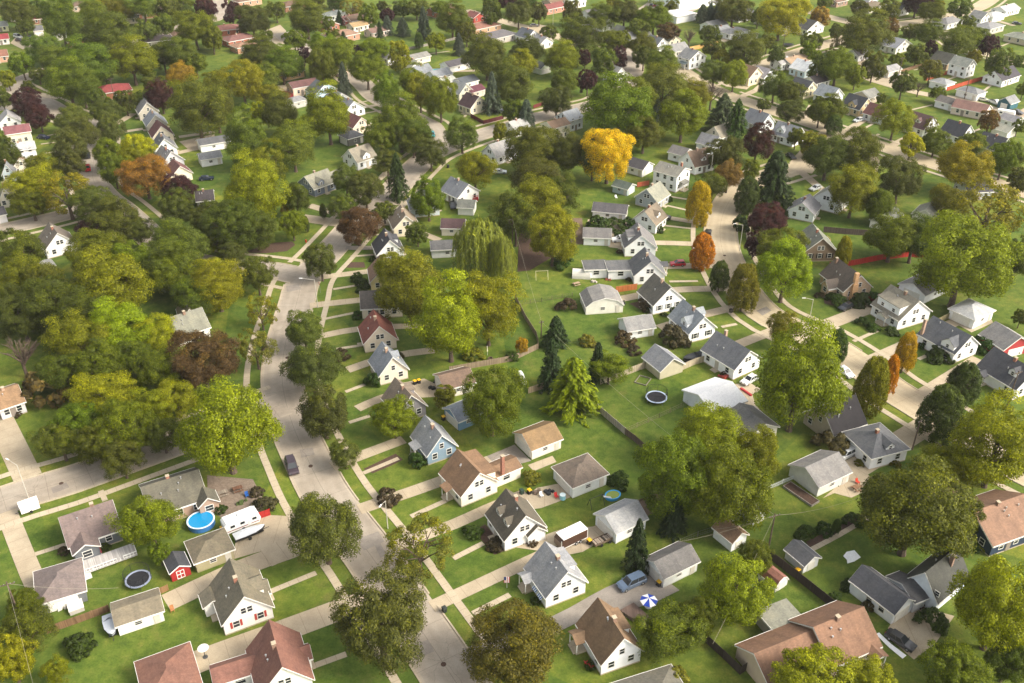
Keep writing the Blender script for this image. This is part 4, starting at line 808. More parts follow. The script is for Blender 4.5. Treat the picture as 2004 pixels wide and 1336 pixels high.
b = MB(); b.box(2.0,3.5,-.9,-.01,0,4.6); b.box(2.2,3.2,-.8,-.01,4.6,7.6); b.build('chimney', 'brick', hb, '#c09a74')
H('o',60,785,232,782,9,'g',3.0,4.0,'#85725f','#8f8a80','taupe gabled house with black shutters and a rear deck',W=9,shut='#25221f')
H('o',937,1094,1112,1008,7.4,'e',2.6,1.7,'#eceef0','#989490','white garage with its wide door open beside a maroon fence','garage',gd='l')
H('o',1292,1277,1432,1205,6.6,'h',2.5,1.6,'#eceef0','#c2c7ca','white garage with a pale hip roof and open doorway','garage',gd='l')
H('j',1195,377,1352,312,9.8,'g',3.0,3.4,'#eff0f4','#676d76','white gabled house with slate roof behind a flowering bush',dorm=[g_(side='l',pos=2.2,dw=3.4,kind='g',fx=.1,dh=1.7)],chim=(.2,9.2))
H('j',1590,612,1765,545,9.8,'g',3.0,3.6,'#e6e8ec','#575a63','white gabled house with dark roof, small dormer and porch',dorm=[g_(side='l',pos=2.6,dw=1.9,kind='g',fx=1.5,dh=1.6)],porches=[(-9.0,-6.6,-1.8,0,2.5,-90,(0,0,0),'#575a63','gable')])
H('j',1515,345,1690,300,7,'g',2.8,2.4,'#a23338','#94928f','red-walled garage with a grey roof behind the dormered house','garage',gd='f')
H('n',1450,467,1612,487,7.4,'g',2.8,2.8,'#e6eaee','#94949a','white low house wing with a grey roof beside dark trees',ang=-30,W=7.5)
H('o',120,392,250,430,8.5,'g',3.2,3.8,'#f0f2f4','#978f88','white gabled house behind a bare tree',ang=-38,W=8.5)
H('o',848,492,990,545,7.5,'g',2.6,2.0,'#cbc9c3','#a49c93','pale garage with a tan-grey roof wedged between trees','garage',ang=-38,W=6.5,gd='f')
H('o',1250,345,1425,335,8,'e',2.8,2.4,'#c9ccd0','#53535f')
H('o',545,535,632,540,9,'g',2.6,2.2,'#eae6de','#76736c',None,'garage',ang=-35,W=6.5)
H('o',430,138,605,135,8,'e',2.8,2.2,'#c9b9a4','#85705f')
# --- upper right
H('t',380,925,492,895,8,'g',2.9,3.6,'#cdb58e','#484d57','tan gabled house with a charcoal roof and white entry',dorm=[g_(side='l',pos=3.6,dw=3,kind='g',fx=.1,dh=1.7)])
H('t',160,838,257,802,8,'g',2.9,3.2,'#eef0f2','#96a4af')
H('t',40,708,158,688,7,'e',2.7,2.0,'#dfdcd6','#605256')
H('t',465,828,555,800,7,'e',2.7,1.8,'#b8ab98','#97908b',None,'garage')
H('t',562,992,652,962,8,'g',2.8,3.2,'#e2e4e4','#845450')
H('t',890,1088,1002,1045,8.2,'g',2.9,3.8,'#eef0ee','#765559','white gabled house with a maroon-brown roof and one dormer',dorm=[g_(side='l',pos=3.6,dw=1.8,kind='g',fx=1.4)])
H('t',1185,1150,1288,1112,8.2,'g',2.9,3.6,'#eceef0','#484d59')
H('t',1472,1258,1582,1220,8.2,'g',2.9,3.6,'#e0e2e6','#51545e')
H('t',1115,900,1325,945,8.5,'e',2.8,2.0,'#d6c8bb','#95655e','long cream house with a dusty red roof by the alley',ang=-40,W=12)
H('t',1000,855,1112,872,6.5,'e',2.6,1.4,'#e6e6e8','#74696a',None,'garage')
H('t',1170,770,1302,790,6.5,'h',2.6,1.5,'#eceeee','#8d9195',None,'garage')
H('t',955,698,1062,715,6.5,'h',2.6,1.4,'#eef0f2','#a2a8ab',None,'garage')
H('t',1208,612,1312,612,8,'g',5.0,2.6,'#f2f4f6','#a2a098','white box-shaped two-storey house with a patio door')
H('t',1058,540,1205,542,8.5,'g',2.8,3.2,'#94806a','#625c57')
H('t',1490,678,1682,662,8.5,'e',2.9,3.0,'#e8eaee','#524e59')
H('t',685,438,792,392,8.5,'g',2.9,3.0,'#e6e4dc','#979da9')
tg = H('t',1493,855,1572,868,6,'g',2.7,1.8,'#31606e','#929699','teal garage with white trim by the gravel alley','garage',gd='f')
H('t',1500,995,1612,1018,6,'e',2.6,1.4,'#e9e9ec','#97959b',None,'garage')
H('t',1535,1088,1655,1092,6,'g',2.6,1.4,'#e6e2da','#b0a8a0',None,'shed')
H('t',1490,118,1715,122,8,'e',2.8,1.8,'#eef0f2','#bcc1c4','long white ranch house with a pale roof near photo corner',W=14)
H('t',1420,165,1565,168,6.5,'h',2.6,1.4,'#eceeee','#c3c8c6',None,'garage')
H('t',1365,275,1590,248,9,'h',2.8,1.7,'#b9b6ae','#94979b','grey ranch with a broad pale grey hip roof',W=13)
H('t',1565,345,1725,352,9,'h',2.8,1.6,'#c9bfa8','#97948a')
H('t',1085,218,1182,218,7,'e',2.6,1.8,'#bcbcbc','#7b7d82')
H('t',1355,195,1422,172,7,'g',2.8,2.6,'#eeeeee','#939799')
H('t',715,132,782,112,7,'g',3,3,'#eceeee','#5c5f66')
H('t',455,60,535,40,7,'g',2.8,2.6,'#c6d2e0','#93979d')
H('t',210,60,300,40,8,'e',2.8,2,'#a08070','#8a5f52')
H('t',380,490,470,470,7,'e',2.7,2,'#d8d8dc','#a6a3a6')
H('t',620,620,720,590,6,'e',2.6,1.4,'#d6d0c8','#a8a8a8',None,'garage')
# industrial hall at the top
H('s',520,92,690,10,22,'f',6.5,.3,'#e6eaee','#d0d4d8','big white flat-topped hall beside a full car park','hall',ang=36,W=34,win=False)
H('s',500,190,640,150,12,'f',3.5,.3,'#e2e4e6','#d6d8da','low white flat-roofed building below the hall','hall',ang=36,W=14,win=False)
# --- right edge and lower right
H('e',1440,512,1760,395,10.5,'e',2.8,3.2,'#24344c','#a5735a','navy house with a broad orange-brown roof',wings=[(-1.5,12.5,0,7.5,4.5,'e',2.6,1.2)],vents=4)
hg = H('e',862,735,1080,880,9.0,'g',2.8,4.0,'#dfe6ec','#55524f','white house with a steep dark grey roof, breezeway and garage',win=False,chim=(4,6))
def wing_px(root, tile, x1, y1, x2, y2, d, typ, wh, rh, wall, roof, **k):
    A, B = G(*px(tile, x1, y1)), G(*px(tile, x2, y2)); rz = root.rotation_euler.z; c, s_ = math.cos(-rz), math.sin(-rz); q = A-root.location
    return body(root, (q.x*c-q.y*s_, q.x*s_+q.y*c, 0), math.atan2(B.y-A.y, B.x-A.x)-rz, (B-A).length, d, typ, wh, rh, wall, roof, 'wing_', o=.3)[0]
w_ = wing_px(hg, 'e', 800,955,928,868,8.4,'g',2.6,1.9,'#e3e8ee','#5b5e68'); door(w_, (2.3,0,.03), 0, 3.4, 2.05, '#dedbd2', 'garage_door')
for f in (2.2, 4.6): window(w_, (0, f, 1.0), -math.pi/2, .9, 1.3, shut='#22262c')
w_ = wing_px(hg, 'e', 935,880,1010,850,6.0,'e',2.5,1.3,'#c9ccd0','#55565c')
window(hg, (5.6, 0, 3.6), 0, .7, .9)
H('e',395,1305,702,1172,9.5,'e',2.8,3.4,'#b9aa96','#a36f54','large house with an orange-brown roof and attached covered patio',wings=[(-10.5,1.2,0,11.0,7.8,'e',2.7,2.4,g_(wall='#bfae98')),(-3.5,8.8,0,5.5,4.5,'f',2.5,.2,g_(roof='#a39a90',wall='#a09a90',win=False))],porches=[(6.5,9,-1.8,0,2.4,0,(0,0,0),'#a36f54','gable')],vents=3)
H('c',1255,1287,1510,1197,8.0,'g',2.9,4.0,'#eceef2','#977258','white gabled house with orange-brown roof and wooden deck',dorm=[g_(side='r',pos=4.6,dw=4,kind='s',fx=.8,dh=1.3,nwin=2)],chim=(3.6,3.4),porches=[(-7.4,-4.8,-1.8,0,2.4,-90,(0,0,0),'#977258','gable')])
H('d',270,1740,700,1595,8,'h',2.6,1.5,'#cfc6b8','#7c726a','garage with a taupe roof cut by the photo edge','garage',W=10.5)
H('d',935,480,1030,428,4.4,'g',2.4,1.3,'#e9ebee','#a27a62','small white shed with an orange-brown gabled roof','shed')
H('d',1078,312,1152,272,4.6,'b',1.5,1.5,'#dfe1e4','#6c6966','white barn-roofed shed with a dark grey top','shed',o=.15)
H('d',1225,745,1302,695,3.8,'b',1.4,1.2,'#e4e2de','#a36750','white barn-roofed shed with a rusty top by the dark fence','shed',o=.15)
H('e',222,622,318,572,4.2,'g',2.1,1.1,'#dcdee0','#6b6e75','small pale shed with a dark grey roof beside a dark fence','shed')
H('h',330,812,470,752,5.5,'e',2.5,1.5,'#6f93b2','#8f9dad','blue garage with a grey-blue roof beside a round tree','garage',gd='l')
H('h',240,602,430,552,6.2,'e',2.5,1.6,'#d6d0c8','#88695c','garage with a brown roof behind the bins','garage',gd='l')

for q in ((140,26,176,20,'#b0a090','#85665a'),(560,24,600,18,'#a87a64','#8a5f50'),(690,52,728,46,'#b49a86','#7f6252'),(852,34,892,28,'#a8705c','#8e6252'),(470,14,512,9,'#b08a74','#8a6254'),(236,50,272,44,'#c9c0b0','#7c7672'),(340,84,372,78,'#b58a72','#8f6a58'),(20,44,56,38,'#d9d4c8','#8d8a88'),(1080,16,1118,12,'#c9b8a4','#8a6a58'),(1150,60,1184,55,'#dcd8d0','#75737a'),(1500,52,1530,46,'#e0dcd4','#86807a'),(1700,26,1732,20,'#d6d0c4','#84705f'),(1850,58,1884,52,'#dedede','#8a8c90'),(760,128,792,122,'#e0dcd4','#8c8c8a')):
    H('z', q[0], q[1], q[2], q[3], 8.5, 'h' if q[0] % 3 else 'e', 2.8, 1.8, q[4], q[5], wm='brick' if q[4][1] in 'ab' else 'siding')
# ------------------------------------------------------------ trees
def leaf_mesh(name, P, Nn, size, asp, rng, tone_r, tone_g, droop=None):
    """one small leaf card per point, facing Nn"""
    n = len(P); Nn = Nn/np.linalg.norm(Nn, axis=1, keepdims=True); r = rng.normal(size=(n, 3))
    if droop is not None: r = droop+r*.35
    T = r-(r*Nn).sum(1, keepdims=True)*Nn; T /= np.linalg.norm(T, axis=1, keepdims=True)+1e-9; B = np.cross(Nn, T)
    s = size*(.6+.8*rng.random((n, 1))); a = T*s*asp; b = B*s/asp**.5
    V = np.stack([P-a, P-b*.8+a*.1, P+a, P+b*.8+a*.1], 1).reshape(-1, 3)
    me = bpy.data.meshes.new(name); me.vertices.add(4*n); me.vertices.foreach_set('co', V.astype(np.float32).ravel())
    me.loops.add(4*n); me.loops.foreach_set('vertex_index', np.arange(4*n, dtype=np.int32)); me.polygons.add(n)
    me.polygons.foreach_set('loop_start', np.arange(0, 4*n, 4, dtype=np.int32)); me.polygons.foreach_set('loop_total', np.full(n, 4, dtype=np.int32))
    me.update(calc_edges=True); ca = me.color_attributes.new('tone', 'FLOAT_COLOR', 'POINT')
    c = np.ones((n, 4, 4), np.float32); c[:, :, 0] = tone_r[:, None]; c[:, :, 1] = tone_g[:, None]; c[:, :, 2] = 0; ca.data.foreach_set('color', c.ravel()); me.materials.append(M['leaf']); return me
def unit(v): return v/(np.linalg.norm(v, axis=-1, keepdims=True)+1e-9)
def crown(kind, seed, nc, nl, leaf):
    rng = np.random.default_rng(seed); d = unit(rng.normal(size=(nc*3, 3))); d = d[d[:, 2] > -.85][:nc]; nc = len(d)
    lump = 1+.16*np.sin(d[:, 0]*3.1+seed)+.13*np.sin(d[:, 1]*4.3+seed*2)+.10*np.sin(d[:, 2]*5+seed*3)
    if kind == 'dome': lump = 1+(lump-1)*.65
    if kind in ('dome', 'open', 'locust'):
        rr = (.78 if kind != 'locust' else .76)*lump*((.80+.30*rng.random(nc)) if kind == 'dome' else (.80+.32*rng.random(nc))); C = d*rr[:, None]; C[:, 2] = np.where(C[:, 2] < 0, C[:, 2]*.95, C[:, 2])
        rc = (.14+.14*rng.random(nc)) if kind == 'dome' else (.13+.10*rng.random(nc)) if kind == 'open' else (.16+.16*rng.random(nc))
        if kind != 'open':
            inn = unit(rng.normal(size=(nc//3, 3)))*(.25+.35*rng.random((nc//3, 1))); C = np.vstack([C, inn]); rc = np.concatenate([rc, .24+.05*rng.random(nc//3)]); d = np.vstack([d, unit(inn)]); nc = len(C)
    elif kind in ('pyramid', 'column'):
        z = rng.random(nc)**.8*1.9-.95; w = np.where(z < -.4, .62+.38*((z+.95)/.55), np.sqrt(np.clip(1-((z+.4)/1.38)**1.7, 0, 1))); w = np.clip(w, .06, 1)
        th = rng.random(nc)*6.283; rr = w*.80*(.90+.14*rng.random(nc)); C = np.stack([np.cos(th)*rr, np.sin(th)*rr, z], 1); rc = .17+.09*rng.random(nc); d = unit(np.stack([np.cos(th), np.sin(th), .3+z*.4], 1))
        inn = C*np.array([.5, .5, 1]); C = np.vstack([C, inn[:nc//3]]); rc = np.concatenate([rc, rc[:nc//3]]); d = np.vstack([d, d[:nc//3]]); nc = len(C)
    elif kind == 'shrub':
        d[:, 2] = np.abs(d[:, 2]); C = d*.72*lump[:, None]; rc = .22+.12*rng.random(nc)
    k = max(4, nl//nc); ci = np.repeat(np.arange(nc), k); n = len(ci)
    if kind in ('dome', 'open', 'locust', 'pyramid', 'column', 'shrub'):
        e = unit(unit(rng.normal(size=(n, 3)))+d[ci]*.6+np.array([0, 0, .5])); q = rc[ci][:, None]*e*(.55+.5*rng.random((n, 1)))
        if kind == 'locust': q *= np.array([1.15, 1.15, .85])
        P = C[ci]+q; Nn = e*1.0+rng.normal(size=(n, 3))*.33
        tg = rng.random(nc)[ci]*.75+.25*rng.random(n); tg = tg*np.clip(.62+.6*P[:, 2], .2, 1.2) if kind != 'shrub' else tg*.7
        tr = np.clip(.5+.28*rng.normal(size=n), 0, 1)
        dr = unit(e+np.array([0, 0, -.3])) if kind == 'locust' else None
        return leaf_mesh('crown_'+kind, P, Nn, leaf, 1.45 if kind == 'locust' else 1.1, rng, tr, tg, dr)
def conifer(seed, nl, leaf):
    rng = np.random.default_rng(seed); nb = 150; bz = np.sort(rng.random(nb)**.85)*2-1; th = np.arange(nb)*2.4+rng.random(nb); L = (1-(bz+1)/2)**.72*(.85+.3*rng.random(nb))+.05
    k = nl//nb; bi = np.repeat(np.arange(nb), k); t = rng.random(len(bi))**.7; out = np.stack([np.cos(th[bi]), np.sin(th[bi]), np.zeros(len(bi))], 1); side = np.stack([-np.sin(th[bi]), np.cos(th[bi]), np.zeros(len(bi))], 1)
    w = (1-t)*.22*L[bi]+.03; P = out*(t*L[bi])[:, None]+side*(w*rng.uniform(-1, 1, len(bi)))[:, None]; P[:, 2] = bz[bi]-t*L[bi]*.22+.04*rng.normal(size=len(bi))
    Nn = np.array([0, 0, 1.0])+out*.6+rng.normal(size=P.shape)*.4; return leaf_mesh('crown_spruce', P, Nn, leaf, 1.8, rng, np.clip(.5+.25*rng.normal(size=len(P)), 0, 1), rng.random(len(P))*.4, out)
def willow(seed, nl, leaf):
    rng = np.random.default_rng(seed); ns = 420; d = unit(rng.normal(size=(ns, 3))); d[:, 2] = np.abs(d[:, 2])*.9+.05; d = unit(d); top = d*(.72+.28*rng.random((ns, 1)))*np.array([1, 1, .95]); Ls = .35+.9*rng.random(ns)*(1.2-d[:, 2])
    k = nl//ns; si = np.repeat(np.arange(ns), k); t = rng.random(len(si)); P = top[si]+0; o = unit(d*np.array([1, 1, 0])+1e-6)
    P += o[si]*(.10*np.sqrt(t))[:, None]; P[:, 2] -= t*Ls[si]; P += rng.normal(size=P.shape)*.025
    dn = np.tile(np.array([0, 0, -1.0]), (len(P), 1))+o[si]*.15; Nn = o[si]+np.array([0, 0, .5])+rng.normal(size=P.shape)*.4
    return leaf_mesh('crown_willow', P, Nn, leaf, 2.4, rng, np.clip(.5+.22*rng.normal(size=len(P)), 0, 1), (rng.random(ns)*.9)[si], dn)
def bare_mesh(seed):
    rnd = random.Random(seed); b = MB()
    def grow(p, d, L, r, lv):
        q = p+d*L; b.tube(p, q, r, r*.6, 4 if lv > 1 else 6)
        if lv >= 5: return
        for _ in range(3 if lv else 6):
            e = (d+Vector((rnd.uniform(-1,1), rnd.uniform(-1,1), rnd.uniform(-.35,.8)))*.75).normalized(); grow(p+d*L*rnd.uniform(.45, 1), e, L*rnd.uniform(.6,.8), r*.6, lv+1)
    grow(Vector((0,0,-1)), Vector((0,0,1)), .55, .045, 0); me = b.mesh('crown_bare', 'bark'); return me
def trunk_mesh(seed, limbs=6):
    rnd = random.Random(seed); b = MB(); b.tube((0,0,-.02), (0,0,.1), .085, .062, 8); b.tube((0,0,.1), (.01,.01,.55), .062, .05, 8)
    for k in range(limbs):
        a = 6.283*k/limbs+rnd.random(); z = .42+.13*rnd.random(); q = (math.cos(a)*.32, math.sin(a)*.32, z+.35); b.tube((.01,.01,z), q, .034, .02, 6)
        for _ in range(2):
            a2 = a+rnd.uniform(-.7,.7); b.tube(q, (math.cos(a2)*.62, math.sin(a2)*.62, q[2]+rnd.uniform(.12,.4)), .02, .008, 5)
    b.tube((.01,.01,.55), (.0,.03,1.25), .04, .012, 6); return b.mesh('trunk', 'bark')
CR = dict(
 huge=[crown('dome', s, 120, 46000, .0175) for s in (6, 7)], hugel=[crown('locust', s, 96, 42000, .0175) for s in (26, 27)],
 dome=[crown('dome', s, 105, 32000, .021) for s in (1, 2, 3, 4, 5)], domes=[crown('dome', s, 62, 10000, .040) for s in (11, 12, 13, 14)],
 locust=[crown('locust', s, 78, 28000, .020) for s in (21, 22, 23, 24)], locusts=[crown('locust', s, 44, 8000, .040) for s in (31, 32, 33)],
 open=[crown('open', s, 80, 8000, .025) for s in (41, 42)], pyramid=[crown('pyramid', s, 170, 26000, .028) for s in (51, 52)],
 conif=[conifer(s, 8000, .045) for s in (61, 62, 63)], willow=[willow(71, 22000, .024)], shrub=[crown('shrub', s, 26, 2400, .075) for s in (81, 82)], bare=[bare_mesh(91), bare_mesh(92)])
TR = [trunk_mesh(s) for s in (1, 2, 3)]
KT = { # code: object name, crown set, colour, words, tree height factor
 'M': ('maple_tree', 'dome', (0.088,0.114,0.028), 'bronze-green maple', 1), 'D': ('maple_tree', 'dome', (0.074,0.100,0.019), 'dark green tree', 1), 'G': ('shade_tree', 'dome', (0.097,0.128,0.017), 'mid-green tree', 1),
 'L': ('maple_tree', 'dome', (.165,.215,.020), 'lime-green tree', 1), 'Y': ('locust_tree', 'locust', (0.159,0.182,0.020), 'yellow-green feathery tree', 1), 'O': ('locust_tree', 'locust', (0.095,0.125,0.024), 'olive feathery tree', 1),
 'E': ('maple_tree', 'dome', (0.120,0.133,0.026), 'olive-green maple', 1), 'F': ('locust_tree', 'locust', (0.134,0.169,0.020), 'green-yellow feathery tree', 1), 'a': ('shade_tree', 'dome', (0.216,0.217,0.028), 'golden-olive tree', 1),
 'U': ('maple_tree', 'dome', (0.620,0.480,0.040), 'golden yellow tree', 1), 'R': ('maple_tree', 'dome', (0.220,0.160,0.050), 'rusty orange tree', 1), 'A': ('maple_tree', 'dome', (0.085,0.056,0.028), 'red-brown tree', 1),
 'P': ('purple_tree', 'dome', (0.042,0.016,0.018), 'dark purple tree', 1), 'S': ('spruce_tree', 'conif', (0.085,0.115,0.085), 'blue-grey spruce', 1), 'C': ('spruce_tree', 'conif', (0.034,0.063,0.022), 'dark green spruce', 1),
 'T': ('linden_tree', 'pyramid', (0.059,0.091,0.024), 'dark teardrop-shaped tree', 1), 'V': ('linden_tree', 'pyramid', (0.148,0.154,0.024), 'olive upright tree', 1), 'K': ('pear_tree', 'pyramid', (.52,.28,.04), 'orange upright tree', 1), 'Q': ('pear_tree', 'pyramid', (.33,.25,.03), 'yellow upright tree', 1),
 'W': ('willow_tree', 'willow', (0.215,0.270,0.070), 'weeping willow', 1), 'B': ('bare_tree', 'bare', (0.200,0.160,0.120), 'leafless grey tree', 1), 'X': ('thin_tree', 'open', (0.136,0.131,0.030), 'thin-leaved olive tree', 1),
 'H': ('shrub', 'shrub', (0.041,0.075,0.016), 'dark green shrub', 0), 'J': ('shrub', 'shrub', (.075,.064,.034), 'bronze shrub', 0), 'I': ('shrub', 'shrub', (0.181,0.194,0.040), 'yellow-green shrub', 0), 'Z': ('pine_tree', 'conif', (0.227,0.274,0.020), 'layered yellow-green pine', 1)}
